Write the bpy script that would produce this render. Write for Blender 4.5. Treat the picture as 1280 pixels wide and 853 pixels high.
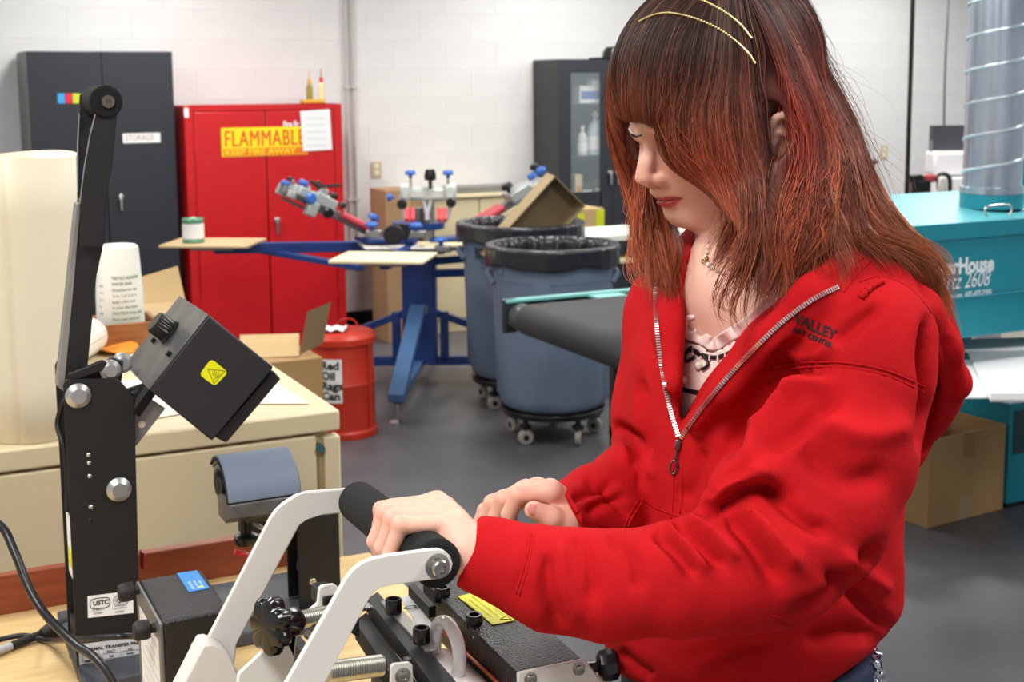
import bpy, bmesh, math, random
import numpy as np
from mathutils import Vector, Matrix
from mathutils.bvhtree import BVHTree
from mathutils.geometry import tessellate_polygon
random.seed(7); rng = np.random.default_rng(7)
for o in list(bpy.data.objects): bpy.data.objects.remove(o)
SC = bpy.context.scene
COL = SC.collection

# ------------------------------------------------------------------ camera
FPX, PPY, HCAM = 1650.0, 320.0, 1.735           # focal length in pixels, principal row, eye height
YAW, PITCH, ROLL = math.radians(26), math.atan(217/1650), 0.008
fw0 = Vector((math.sin(YAW), math.cos(YAW), 0)); rt0 = Vector((math.cos(YAW), -math.sin(YAW), 0)); zz = Vector((0, 0, 1))
FWD = fw0*math.cos(PITCH) - zz*math.sin(PITCH)
UP0 = zz*math.cos(PITCH) + fw0*math.sin(PITCH)
RT = rt0*math.cos(ROLL) - UP0*math.sin(ROLL)
UP = UP0*math.cos(ROLL) + rt0*math.sin(ROLL)
CAMP = Vector((0, 0, HCAM))
cam = bpy.data.cameras.new('camera'); camo = bpy.data.objects.new('camera', cam); COL.objects.link(camo)
camo.matrix_world = Matrix(((RT.x, UP.x, -FWD.x, 0), (RT.y, UP.y, -FWD.y, 0), (RT.z, UP.z, -FWD.z, HCAM), (0, 0, 0, 1)))
cam.sensor_width = 36; cam.lens = 36*FPX/1280; cam.shift_y = -(426.5-PPY)/1280
cam.dof.use_dof = True; cam.dof.focus_distance = 1.32; cam.dof.aperture_fstop = 13
cam.clip_start = 0.05
SC.camera = camo
SC.view_settings.view_transform = 'Standard'; SC.view_settings.look = 'None'
SC.view_settings.exposure = 0.0; SC.view_settings.gamma = 1
# ------------------------------------------------------------------ world and lights
w = bpy.data.worlds.new('world'); SC.world = w; w.use_nodes = True
w.node_tree.nodes['Background'].inputs[0].default_value = (0.93, 0.96, 1.0, 1)
w.node_tree.nodes['Background'].inputs[1].default_value = 0.50
def area(name, loc, sx, sy, power, col=(1, .98, .95), rot=(0, 0, 0)):
    l = bpy.data.lights.new(name, 'AREA'); l.shape = 'RECTANGLE'; l.size = sx; l.size_y = sy; l.energy = power; l.color = col
    o = bpy.data.objects.new(name, l); COL.objects.link(o); o.location = loc; o.rotation_euler = rot
    return o
CEIL = 3.05
LAMPS = [(-.6, .35), (2.2, .35), (-.6, 3.1), (2.2, 3.1), (5.0, 3.1), (-.0, 5.9), (2.9, 5.9), (5.8, 5.9), (8.2, 5.9), (1.6, 7.6), (4.6, 7.6), (7.6, 7.6)]
for lx, ly in LAMPS:
    area('fluorescent_light', (lx, ly, CEIL-.12), .5, 1.15, 60 if ly < 2 else 38)

# ------------------------------------------------------------------ pixel helpers (pixels of the 1280x853 photograph -> real points)
def ray(px, py):
    return FWD + RT*((px-640)/FPX) + UP*((PPY-py)/FPX)
def P(px, py, D):
    r = ray(px, py); return CAMP + r*(D/r.dot(fw0))
def G(px, py, z):
    r = ray(px, py); return CAMP + r*((z-HCAM)/r.z)
def PY(px, py, y):
    r = ray(px, py); return CAMP + r*(y/r.y)
def PX(px, py, x):
    r = ray(px, py); return CAMP + r*(x/r.x)
def proj(p):
    d = Vector(p)-CAMP; k = d.dot(FWD); return 640+FPX*d.dot(RT)/k, PPY-FPX*d.dot(UP)/k
def C(x, y, z=0):
    """point from camera-aligned ground coordinates"""
    v = rt0*x + fw0*y; return Vector((v.x, v.y, z))

# ------------------------------------------------------------------ materials
def lin(c):
    return tuple(((v/255)/12.92 if v/255 <= .04045 else ((v/255+.055)/1.055)**2.4) for v in c[:3]) + (1,)
MATS = {}
def mat(name, col, rough=.5, metal=0, var=0, vscale=8, bump=0, bscale=300, coat=0, emit=0, alpha=1, trans=0, col2=None, sheen=0, wave=None, spec=None, sss=0):
    if name in MATS: return MATS[name]
    m = bpy.data.materials.new(name); m.use_nodes = True; nt = m.node_tree; b = nt.nodes['Principled BSDF']
    L = nt.links.new
    b.inputs['Base Color'].default_value = lin(col); b.inputs['Roughness'].default_value = rough; b.inputs['Metallic'].default_value = metal
    if spec is not None: b.inputs['Specular IOR Level'].default_value = spec
    if coat: b.inputs['Coat Weight'].default_value = coat; b.inputs['Coat Roughness'].default_value = .08
    if sheen: b.inputs['Sheen Weight'].default_value = sheen; b.inputs['Sheen Roughness'].default_value = .5
    if emit: b.inputs['Emission Color'].default_value = lin(col); b.inputs['Emission Strength'].default_value = emit
    if alpha < 1: b.inputs['Alpha'].default_value = alpha
    if trans: b.inputs['Transmission Weight'].default_value = trans
    if sss:
        b.inputs['Subsurface Weight'].default_value = sss; b.inputs['Subsurface Radius'].default_value = (1, .35, .2); b.inputs['Subsurface Scale'].default_value = .006
    tc = nt.nodes.new('ShaderNodeTexCoord')
    if var or col2:
        n = nt.nodes.new('ShaderNodeTexNoise'); n.inputs['Scale'].default_value = vscale; n.inputs['Detail'].default_value = 5
        if wave:
            mp = nt.nodes.new('ShaderNodeMapping'); mp.inputs['Scale'].default_value = wave; L(tc.outputs['Object'], mp.inputs[0]); L(mp.outputs[0], n.inputs['Vector'])
        else: L(tc.outputs['Object'], n.inputs['Vector'])
        r = nt.nodes.new('ShaderNodeValToRGB'); r.color_ramp.elements[0].position = .3; r.color_ramp.elements[1].position = .7
        c2 = col2 or tuple(max(0, min(255, v*(1-var))) for v in col)
        r.color_ramp.elements[0].color = lin(c2); r.color_ramp.elements[1].color = lin(col)
        L(n.outputs['Fac'], r.inputs[0]); L(r.outputs[0], b.inputs['Base Color'])
    if bump:
        n2 = nt.nodes.new('ShaderNodeTexNoise'); n2.inputs['Scale'].default_value = bscale; n2.inputs['Detail'].default_value = 3
        L(tc.outputs['Object'], n2.inputs['Vector'])
        bp = nt.nodes.new('ShaderNodeBump'); bp.inputs['Strength'].default_value = bump; bp.inputs['Distance'].default_value = .002
        L(n2.outputs['Fac'], bp.inputs['Height']); L(bp.outputs[0], b.inputs['Normal'])
    MATS[name] = m; return m

# ------------------------------------------------------------------ mesh builder
class MB:
    def __init__(s): s.v = []; s.f = []
    def add(s, vs, fs):
        n = len(s.v); s.v += [Vector(p) for p in vs]; s.f += [tuple(i+n for i in f) for f in fs]; return s
    def box(s, c, size, rot=None):
        c = Vector(c); a, b, d = [k/2 for k in size]; R = rot or Matrix.Identity(3)
        vs = [c+R@Vector((x*a, y*b, z*d)) for x in (-1, 1) for y in (-1, 1) for z in (-1, 1)]
        return s.add(vs, [(0, 1, 3, 2), (4, 6, 7, 5), (0, 4, 5, 1), (2, 3, 7, 6), (0, 2, 6, 4), (1, 5, 7, 3)])
    def bx(s, x0, x1, y0, y1, z0, z1):
        return s.box(((x0+x1)/2, (y0+y1)/2, (z0+z1)/2), (abs(x1-x0), abs(y1-y0), abs(z1-z0)))
    def prism(s, pts, off):
        pts = [Vector(p) for p in pts]; off = Vector(off); n = len(pts)
        tris = tessellate_polygon([pts])
        fs = [tuple(t) for t in tris] + [tuple(i+n for i in t)[::-1] for t in tris]
        fs += [(i, (i+1) % n, n+(i+1) % n, n+i) for i in range(n)]
        return s.add(pts+[p+off for p in pts], fs)
    def frame(s, d):
        d = Vector(d).normalized(); a = d.orthogonal().normalized(); return a, d.cross(a), d
    def cyl(s, p0, p1, r0, r1=None, n=24, cap=True):
        p0 = Vector(p0); p1 = Vector(p1); r1 = r0 if r1 is None else r1; a, b, d = s.frame(p1-p0)
        vs = []
        for p, r in ((p0, r0), (p1, r1)):
            for i in range(n):
                t = 2*math.pi*i/n; vs.append(p+a*(r*math.cos(t))+b*(r*math.sin(t)))
        fs = [(i, (i+1) % n, n+(i+1) % n, n+i) for i in range(n)]
        if cap: fs += [tuple(range(n))[::-1], tuple(range(n, 2*n))]
        return s.add(vs, fs)
    def tube(s, pts, r, n=8, closed=False, cap=True, flat=None):
        pts = [Vector(p) for p in pts]; m = len(pts); rs = r if isinstance(r, (list, tuple)) else [r]*m
        vs = []; prev = None
        for i in range(m):
            if closed: t = pts[(i+1) % m]-pts[i-1]
            else: t = pts[min(i+1, m-1)]-pts[max(i-1, 0)]
            t.normalize()
            if prev is None: a = t.orthogonal().normalized() if flat is None else Vector(flat)
            else: a = prev
            a = (a-t*a.dot(t)).normalized(); prev = a; b = t.cross(a)
            for j in range(n):
                q = 2*math.pi*j/n; vs.append(pts[i]+a*(rs[i]*math.cos(q))+b*(rs[i]*math.sin(q)))
        fs = []
        for i in range(m if closed else m-1):
            k = (i+1) % m
            for j in range(n): fs.append((i*n+j, i*n+(j+1) % n, k*n+(j+1) % n, k*n+j))
        if cap and not closed: fs += [tuple(range(n))[::-1], tuple(range((m-1)*n, m*n))]
        return s.add(vs, fs)
    def lathe(s, prof, o, axis=(0, 0, 1), n=32, closed=False, sx=1):
        o = Vector(o); a, b, d = s.frame(axis); vs = []
        if abs(d.z) > .99: a, b = Vector((1, 0, 0)), Vector((0, 1, 0))*(1 if d.z > 0 else -1)
        for r, z in prof:
            for j in range(n):
                q = 2*math.pi*j/n; vs.append(o+a*(r*math.cos(q)*sx)+b*(r*math.sin(q))+d*z)
        m = len(prof); fs = []
        for i in range(m if closed else m-1):
            k = (i+1) % m
            for j in range(n): fs.append((i*n+j, i*n+(j+1) % n, k*n+(j+1) % n, k*n+j))
        if not closed:
            if prof[0][0] > 1e-5: fs.append(tuple(range(n))[::-1])
            if prof[-1][0] > 1e-5: fs.append(tuple(range((m-1)*n, m*n)))
        return s.add(vs, fs)
    def sph(s, c, r, nu=16, nv=10, R=None):
        r = (r, r, r) if isinstance(r, (int, float)) else r; c = Vector(c); vs = []; R = R or Matrix.Identity(3)
        for i in range(nv+1):
            t = math.pi*i/nv
            for j in range(nu):
                q = 2*math.pi*j/nu
                vs.append(c+R@Vector((r[0]*math.sin(t)*math.cos(q), r[1]*math.sin(t)*math.sin(q), r[2]*math.cos(t))))
        return s.add(vs, [(i*nu+j, (i+1)*nu+j, (i+1)*nu+(j+1) % nu, i*nu+(j+1) % nu) for i in range(nv) for j in range(nu)])
    def sheet(s, fn, nu, nv, closed_u=False):
        vs = [fn(i/(nu if closed_u else nu-1), j/(nv-1)) for i in range(nu) for j in range(nv)]
        return s.add(vs, [(i*nv+j, i*nv+j+1, ((i+1) % nu)*nv+j+1, ((i+1) % nu)*nv+j) for i in range(nu if closed_u else nu-1) for j in range(nv-1)])
    def build(s, name, m, parent=None, bevel=0, seg=2, smooth=True, angle=35, solid=0, fix=True):
        me = bpy.data.meshes.new(name); off = parent_loc(parent)
        me.from_pydata([tuple(p-off) for p in s.v], [], s.f)
        if fix:
            bm = bmesh.new(); bm.from_mesh(me); bmesh.ops.remove_doubles(bm, verts=bm.verts, dist=1e-6)
            bmesh.ops.recalc_face_normals(bm, faces=bm.faces); bm.to_mesh(me); bm.free()
        me.materials.append(m)
        if smooth:
            me.polygons.foreach_set('use_smooth', [True]*len(me.polygons))
            if angle < 180: me.set_sharp_from_angle(angle=math.radians(angle))
        o = bpy.data.objects.new(name, me); COL.objects.link(o)
        if parent: o.parent = parent
        if solid:
            k = o.modifiers.new('solid', 'SOLIDIFY'); k.thickness = solid; k.offset = 0
        if bevel:
            k = o.modifiers.new('bevel', 'BEVEL'); k.width = bevel; k.segments = seg; k.limit_method = 'ANGLE'; k.angle_limit = math.radians(40)
            k.harden_normals = False
        return o
def parent_loc(p):
    v = Vector((0, 0, 0))
    while p is not None: v += p.location; p = p.parent
    return v
def tag(o, label, cat, group=None):
    o['label'] = label; o['category'] = cat
    if group: o['group'] = group
    return o
def thing(name, label, cat, loc=(0, 0, 0), group=None):
    o = bpy.data.objects.new(name, None); COL.objects.link(o); o.location = loc; o.empty_display_size = .05
    return tag(o, label, cat, group)
def struct(o): o['kind'] = 'structure'; return o
def copy_tree(o, parent=None):
    c = o.copy(); COL.objects.link(c); c.parent = parent
    for ch in [k for k in bpy.data.objects if k.parent == o]: copy_tree(ch, c)
    return c
def text(s, m, o, xd, yd, size, parent, name='lettering', sx=1.0, align='LEFT', shear=0, lift=.0006, bold=0, proj_fn=None, space=1):
    """flat print: real glyph geometry lying on a surface; o = baseline start, xd/yd directions"""
    cu = bpy.data.curves.new('t', 'FONT'); cu.body = s; cu.size = size; cu.align_x = align; cu.shear = shear; cu.offset = bold; cu.resolution_u = 3; cu.space_character = space
    t = bpy.data.objects.new('t', cu); COL.objects.link(t)
    me = bpy.data.meshes.new_from_object(t.evaluated_get(bpy.context.evaluated_depsgraph_get()))
    bpy.data.objects.remove(t); bpy.data.curves.remove(cu)
    xd = Vector(xd).normalized(); yd = Vector(yd).normalized(); n = xd.cross(yd).normalized(); o = Vector(o); off = parent_loc(parent)
    for v in me.vertices:
        q = o+xd*(v.co.x*sx)+yd*v.co.y+n*lift
        if proj_fn: q = proj_fn(q)
        v.co = q-off
    me.name = name; me.materials.clear(); me.materials.append(m)
    ob = bpy.data.objects.new(name, me); COL.objects.link(ob); ob.parent = parent
    return ob
def hplate(px, z, th):                       # horizontal plate outlined in pixels at height z, thickness downwards
    return MB().prism([G(a, b, z) for a, b in px], (0, 0, -th))
def yplate(px, y, th):                       # plate on the plane y = const, thickness away from the camera
    return MB().prism([PY(a, b, y) for a, b in px], (0, th, 0))
def smooth_poly(pts, it=2):
    for _ in range(it):
        q = []
        for i in range(len(pts)):
            a, b = Vector(pts[i]), Vector(pts[(i+1) % len(pts)]); q += [a*.75+b*.25, a*.25+b*.75]
        pts = q
    return [tuple(p) for p in pts]
def spline(pts, n=8):
    pts = [Vector(p) for p in pts]; out = []
    for i in range(len(pts)-1):
        p0 = pts[max(i-1, 0)]; p1 = pts[i]; p2 = pts[i+1]; p3 = pts[min(i+2, len(pts)-1)]
        for k in range(n):
            t = k/n
            out.append(.5*((2*p1)+(p2-p0)*t+(2*p0-5*p1+4*p2-p3)*t*t+(3*p1-p0-3*p2+p3)*t**3))
    out.append(pts[-1]); return out

M_wall = mat('painted_block', (226, 226, 226), .55, var=.03, vscale=3, bump=.15, bscale=120)
M_black = mat('black_powder_coat', (20, 20, 22), .5, bump=.25, bscale=900)
M_black2 = mat('black_plastic', (18, 18, 19), .3)
M_cab = mat('black_cabinet_paint', (40, 43, 50), .45, bump=.05, bscale=200)
M_cabside = mat('grey_cabinet_side', (112, 110, 106), .5)
M_red = mat('red_cabinet_paint', (200, 24, 30), .35, var=.04)
M_steel = mat('brushed_steel', (190, 190, 192), .3, metal=1)
M_zinc = mat('zinc_plated', (205, 205, 205), .28, metal=1)
M_cast = mat('cast_aluminium', (150, 150, 148), .45, metal=.9, bump=.4, bscale=250)
M_white = mat('white_powder_coat', (222, 219, 214), .45, bump=.12, bscale=1400)
M_beige = mat('beige_enamel', (218, 203, 166), .45, var=.03, vscale=3)
M_ply = mat('pale_plywood', (222, 192, 138), .5, col2=(204, 172, 116), vscale=14, wave=(1, 6, 1))
M_cherry = mat('cherry_laminate', (146, 70, 40), .45, col2=(122, 54, 30), vscale=10, wave=(1, 1, 10))
M_card = mat('cardboard', (176, 140, 92), .8, var=.06, vscale=5)
M_cardl = mat('pale_cardboard', (196, 166, 118), .8, var=.05, vscale=5)
M_blue = mat('blue_enamel', (26, 62, 132), .4, var=.08)
M_bluek = mat('blue_knob', (52, 104, 190), .4)
M_redgrip = mat('red_grip', (206, 70, 82), .55)
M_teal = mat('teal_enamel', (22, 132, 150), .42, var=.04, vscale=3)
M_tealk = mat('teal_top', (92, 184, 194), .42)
M_brute = mat('grey_blue_plastic', (104, 120, 142), .5, var=.05)
M_liner = mat('black_bin_liner', (38, 38, 44), .25, bump=1, bscale=35)
M_belt = mat('black_belt', (50, 50, 51), .75, bump=.3, bscale=300)
M_paper = mat('white_paper', (238, 238, 238), .7)
M_ink = mat('black_print', (25, 25, 25), .6)
M_inkw = mat('white_print', (235, 235, 240), .6)
M_yel = mat('yellow_label', (226, 226, 20), .5)
M_foam = mat('black_foam', (26, 27, 28), .85, bump=.5, bscale=900, spec=.25)
M_rub = mat('black_rubber', (22, 22, 23), .6)
# ================================================================== the room
YW = 8.99
# floor
fm = mat('sealed_concrete', (98, 98, 102), .42, col2=(76, 76, 80), vscale=1.6, bump=.12, bscale=14)
nt = fm.node_tree; b = nt.nodes['Principled BSDF']; tc = [n for n in nt.nodes if n.type == 'TEX_COORD'][0]
n = nt.nodes.new('ShaderNodeTexNoise'); n.inputs['Scale'].default_value = 26; n.inputs['Detail'].default_value = 8
r = nt.nodes.new('ShaderNodeValToRGB'); r.color_ramp.elements[0].position = .67; r.color_ramp.elements[1].position = .78
r.color_ramp.elements[1].color = (.25, .25, .25, 1); nt.links.new(tc.outputs['Object'], n.inputs['Vector']); nt.links.new(n.outputs['Fac'], r.inputs[0])
ramp = [k for k in nt.nodes if k.type == 'VALTORGB'][0]
mx = nt.nodes.new('ShaderNodeMixRGB'); mx.blend_type = 'ADD'; mx.inputs[0].default_value = .35
nt.links.new(ramp.outputs[0], mx.inputs[1]); nt.links.new(r.outputs[0], mx.inputs[2]); nt.links.new(mx.outputs[0], b.inputs['Base Color'])
struct(MB().bx(-4, 13, -3, YW+.15, -.1, 0).build('floor', fm))
# back wall with its blocks
struct(wb := MB().bx(-4, 13, YW, YW+.15, 0, CEIL).build('wall_back', M_wall))
BW, BH, J = .4064, .2032, .004
bmb = MB(); hw, hh = BW/2-J/2, BH/2-J/2; e = .0025
vs = [(-hw, .0, -hh), (hw, .0, -hh), (hw, .0, hh), (-hw, .0, hh), (-hw+e, -.0022, -hh+e), (hw-e, -.0022, -hh+e), (hw-e, -.0022, hh-e), (-hw+e, -.0022, hh-e)]
bmb.add(vs, [(4, 5, 6, 7), (0, 1, 5, 4), (1, 2, 6, 5), (2, 3, 7, 6), (3, 0, 4, 7)])
blk = bmb.build('cinder_block', M_wall, None, smooth=False, fix=False)
cnt = 0; rest = MB()
for r_ in range(15):
    for c_ in range(-2, 24):
        x = .6+(c_+(.5 if r_ % 2 else 0))*BW; z = BH*(r_+.5)
        if z+hh > CEIL: continue
        seen = (.55 < x < 9.9) and z > .1 and 40 < 400 and z < 2.75
        if seen and cnt < 299 and 0 <= c_ < 23:
            o = blk if cnt == 0 else blk.copy()
            if cnt: COL.objects.link(o)
            o.parent = wb; o.location = (x, YW, z); cnt += 1
        else:
            rest.add([(p[0]+x, p[1]+YW, p[2]+z) for p in vs], [(4, 5, 6, 7), (0, 1, 5, 4), (1, 2, 6, 5), (2, 3, 7, 6), (3, 0, 4, 7)])
o = rest.build('more_cinder_blocks', M_wall, wb, smooth=False, fix=False); o['kind'] = 'stuff'
struct(MB().bx(-4, 13, YW-.02, YW-.007, 0, .1).build('baseboard_back', M_black2, bevel=.004))
M_ceil = mat('ceiling_white', (215, 215, 212), .8)
struct(MB().bx(-4, 13, -3, YW+.15, CEIL, CEIL+.1).build('ceiling', M_ceil))
M_tube = mat('lit_diffuser', (255, 250, 242), .5, emit=3)
pos = ['at the near left', 'above the press bench', 'left of the printing press', 'above the grey bins', 'above the conveyor dryer', 'nearest the black storage cabinet', 'above the blue printing press',
       'in front of the glass door cabinet', 'above the far machines', 'beside the wall over the red cabinet', 'beside the wall over the glass door cabinet', 'beside the wall over the far machines']
for i, (lx, ly) in enumerate(LAMPS):
    t = thing('ceiling_light', 'white boxed fluorescent ceiling light '+pos[i], 'ceiling light', (lx, ly, CEIL-.1), 'fluorescent ceiling lights')
    MB().bx(lx-.29, lx+.29, ly-.62, ly+.62, CEIL-.07, CEIL).build('housing', M_white, t, bevel=.004)
    MB().bx(lx-.27, lx+.27, ly-.6, ly+.6, CEIL-.1, CEIL-.07).build('diffuser', M_tube, t, bevel=.004)

# conduits, outlets on the wall
M_cond = mat('painted_conduit', (196, 194, 190), .5)
for px, lab in ((431.5, 'white painted conduit pipe on wall, left of the close pair beside red cabinet'), (440, 'white painted conduit pipe on wall, right of the close pair beside red cabinet')):
    p = PY(px, 60, YW); x = p.x
    t = thing('conduit', lab, 'pipe', (x, YW, 1), 'wall conduits')
    MB().cyl((x, YW-.022, .62), (x, YW-.022, CEIL), .011, n=12).build('pipe', M_cond, t)
    m = MB()
    for z in (.9, 1.7, 2.5): m.bx(x-.022, x+.022, YW-.036, YW-.006, z, z+.02)
    m.build('clamp', M_cond, t, bevel=.002)
x = PY(447, 340, YW).x
t = thing('junction_box', 'grey metal junction box low on the wall under conduit pipes', 'electrical box', (x, YW, .55))
MB().bx(x-.12, x+.1, YW-.085, YW-.006, .48, .62).build('box_body', M_cond, t, bevel=.004); MB().bx(x-.125, x+.105, YW-.09, YW-.085, .475, .625).build('cover', M_cond, t, bevel=.002)
M_out = mat('almond_plate', (196, 186, 158), .45); M_slot = mat('outlet_face', (232, 226, 200), .4)
for px, py, lab, w_ in ((470, 212, 'almond double wall outlet right of the conduit pipes', .075), (1104, 190, 'pale wall outlet on wall between the hair and black pole', .075)):
    p = PY(px, py, YW)
    t = thing('wall_outlet', lab, 'outlet', (p.x, YW, p.z), 'wall outlets')
    MB().bx(p.x-w_/2, p.x+w_/2, YW-.014, YW-.005, p.z-.058, p.z+.058).build('face_plate', M_out, t, bevel=.003)
    for dz in (-.024, .024):
        MB().bx(p.x-.017, p.x+.017, YW-.018, YW-.012, p.z+dz-.016, p.z+dz+.016).build('socket', M_slot, t, bevel=.004)

# ---------------------------------------------------------------- black storage cabinet
def knob_handle(t, x, y, z, name='handle', s=1):
    m = MB(); m.lathe([(.0, 0), (.017*s, .0), (.02*s, .006), (.017*s, .022), (.0, .026)], (x, y, z), (0, -1, 0), n=16)
    m.bx(x-.007*s, x+.007*s, y-.03, y-.014, z-.085*s, z)
    return m.build(name, M_zinc, t, bevel=.002)
yf = 8.45; xl = PY(32, 63, yf).x; xr = PY(214, 66, yf).x; zt = PY(120, 64, yf).z
t = thing('storage_cabinet', 'tall black two-door metal storage cabinet left of the red cabinet', 'cabinet', (xl, yf, 0))
MB().bx(xl, xr+.01, yf+.02, yf+.5, .0, zt).build('cabinet_body', M_cab, t, bevel=.005)
MB().bx(xl-.003, xl, yf+.0, yf+.5, .0, zt).build('side_panel', M_cabside, t)
xm = PY(126, 64, yf).x
for a, b_ in ((xl, xm-.002), (xm+.002, xr)):
    d = MB().bx(a, b_, yf, yf+.018, .05, zt-.002).build('door', M_cab, t, bevel=.004)
    if a > xl: p = PY(151, 252, yf); knob_handle(d, p.x, yf, p.z+.03)
    for k, (cx, cl) in enumerate(((77, (60, 160, 220)), (86, (220, 40, 70)), (95, (200, 210, 50)))):
        if a == xl:
            p = PY(cx, 123, yf); MB().bx(p.x-.023, p.x+.023, yf-.002, yf, p.z-.03, p.z+.03).build('colour_sticker', mat('sticker%d' % k, cl, .5), d)
p = PY(177, 172.5, yf); lb = MB().bx(p.x-.115, p.x+.115, yf-.002, yf, p.z-.03, p.z+.03).build('paper_label', M_paper, t, bevel=.0005)
text('STORAGE', mat('pale_print', (170, 120, 115), .6), (p.x-.1, yf-.002, p.z-.014), (1, 0, 0), (0, 0, 1), .05, lb, sx=.8)

# ---------------------------------------------------------------- red flammable cabinet
yf = 8.40; xl = PY(230, 133, yf).x; xr = PY(427, 130, yf).x; zt = PY(328, 131, yf).z
t = thing('flammables_cabinet', 'red metal safety cabinet with yellow warning banner, against the wall', 'cabinet', (xl, yf, 0))
MB().bx(xl, xr, yf+.02, yf+.5, 0, zt).build('cabinet_body', M_red, t, bevel=.005)
fr = MB(); fr.bx(xl, xl+.055, yf, yf+.02, 0, zt).bx(xr-.055, xr, yf, yf+.02, 0, zt).bx(xl+.055, xr-.055, yf, yf+.02, zt-.035, zt).bx(xl+.055, xr-.055, yf, yf+.02, 0, .09)
fr.build('door_frame', M_red, t, bevel=.003)
xm = PY(331, 130, yf).x
for a, b_ in ((xl+.059, xm-.004), (xm+.004, xr-.059)):
    d = MB().bx(a, b_, yf-.003, yf+.018, .095, zt-.04).build('door', M_red, t, bevel=.006)
    if a > xm:
        p = PY(346, 283, yf); knob_handle(d, p.x, yf-.003, p.z+.04, s=1.1)
    for z in (.3, zt-.3): MB().cyl((a-.004 if a < xm else b_+.004, yf-.002, z), (a-.004 if a < xm else b_+.004, yf-.002, z+.09), .006, n=8).build('hinge', M_red, d)
M_ban = mat('banner_yellow', (248, 222, 20), .5); M_bano = mat('banner_orange', (236, 120, 20), .5); M_banr = mat('banner_red_print', (222, 84, 22), .5)
p0 = PY(276, 160, yf-.004); p1 = PY(385, 191, yf-.004); z0, z1 = p1.z-.01, p0.z
t2 = thing('warning_banner', 'yellow and orange warning sticker across both doors of the red cabinet', 'sticker', (p0.x, yf-.005, z0))
MB().bx(p0.x, p1.x, yf-.0055, yf-.0042, z0, z1).build('banner', M_ban, t2)
MB().bx(p0.x+.01, p1.x, yf-.0062, yf-.005, z0+.004, z0+.052).build('lower_band', M_bano, t2)
text('FLAMMABLE', M_banr, (p0.x+.015, yf-.0062, z0+.064), (1, 0, 0), (0, 0, 1), .148, t2, sx=.62, bold=0, space=1.1)
text('FLAMMABLE', M_banr, (p0.x+.0185, yf-.0062, z0+.064), (1, 0, 0), (0, 0, 1), .148, t2, sx=.62, bold=0, space=1.1, lift=.0007)
text('KEEP FIRE AWAY', M_ban, (p0.x+.02, yf-.0065, z0+.012), (1, 0, 0), (0, 0, 1), .05, t2, sx=1.24, bold=.001)
p0 = PY(375, 137, yf-.006); p1 = PY(415, 188, yf-.006)
t2 = thing('paper_notice', 'white sheet of paper taped to the right door of red cabinet', 'paper', (p0.x, yf-.008, p1.z))
MB().prism([(p0.x, yf-.010, p0.z-.01), (p1.x-.01, yf-.010, p0.z), (p1.x, yf-.010, p1.z+.006), (p0.x+.012, yf-.010, p1.z)], (0, .0015, 0)).build('sheet', M_paper, t2, smooth=False)
m = MB()
for k in range(5): m.bx(p0.x+.04, p1.x-.04, yf-.0108, yf-.010, p0.z-.06-.045*k, p0.z-.055-.045*k)
m.build('printed_lines', mat('grey_print', (190, 196, 205), .6), t2)
p = PY(356, 155, yf-.004); text('Fire Fr', M_inkw, (p.x-.012, yf-.0045, p.z-.02), (1, 0, 0), (0, 0, 1), .055, t, sx=.7, bold=.002)
p = PY(232.5, 140, yf); MB().bx(p.x-.012, p.x+.016, yf-.002, yf, p.z-.035, p.z+.025).build('white_sticker', M_paper, t)
# small bottles on top of the cabinet
M_amber = mat('amber_plastic', (214, 170, 60), .4); M_olive = mat('olive_plastic', (150, 132, 50), .4)
p = PY(394, 128, yf+.15); zt2 = zt+.0
tr = thing('parts_tray', 'small yellow tray on top of the red cabinet', 'tray', (p.x, yf+.15, zt2))
MB().bx(p.x-.09, p.x+.06, yf+.11, yf+.21, zt2+.001, zt2+.028).build('tray', M_amber, tr, bevel=.008)
for px, lab, mm, h, tipc in ((387, 'olive nozzle bottle standing left on yellow tray', M_olive, .11, M_amber), (402, 'cream nozzle bottle with red collar standing right on yellow tray', mat('cream_plastic', (226, 214, 160), .4), .12, mat('red_collar', (200, 70, 60), .4))):
    x = PY(px, 120, yf+.16).x; b0 = thing('nozzle_bottle', lab, 'bottle', (x, yf+.16, zt2+.03), 'bottles on red cabinet')
    MB().lathe([(.0, 0), (.022, 0), (.022, h*.7), (.012, h*.95)], (x, yf+.16, zt2+.029), n=16).build('bottle_body', mm, b0)
    MB().lathe([(.013, h*.93), (.014, h*1.15), (.004, h*1.25), (.003, h*1.7), (0, h*1.72)], (x, yf+.16, zt2+.029), n=12).build('nozzle', tipc, b0)

# ---------------------------------------------------------------- glass door cabinet
yf = 8.566; xl = PX(667, 80, 4.567).x; xl = 4.567; xr = 5.49; zt = 1.9
t = thing('glass_door_cabinet', 'tall black cabinet with glass doors and supplies, behind the woman', 'cabinet', (xl, yf, 0))
cb = MB(); cb.bx(xl, xl+.02, yf+.02, YW-.02, 0, zt).bx(xr-.02, xr, yf+.02, YW-.02, 0, zt).bx(xl+.02, xr-.02, yf+.02, YW-.02, zt-.02, zt).bx(xl+.02, xr-.02, YW-.04, YW-.02, 0, zt-.02).bx(xl+.02, xr-.02, yf+.02, YW-.02, 0, .1)
cb.build('cabinet_body', M_cab, t, bevel=.002)
zs = [PY(735, y_, yf+.1).z for y_ in (129, 194, 246)]
m = MB()
for z in zs: m.bx(xl+.02, xr-.02, yf+.03, YW-.04, z-.012, z)
m.build('shelf', M_cab, t)
xm = (xl+xr)/2; zb = PY(735, 236, yf).z-.0; zmid = PY(735, 240, yf).z
M_glass = mat('cabinet_glass', (200, 215, 220), .02, alpha=.12)
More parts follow.
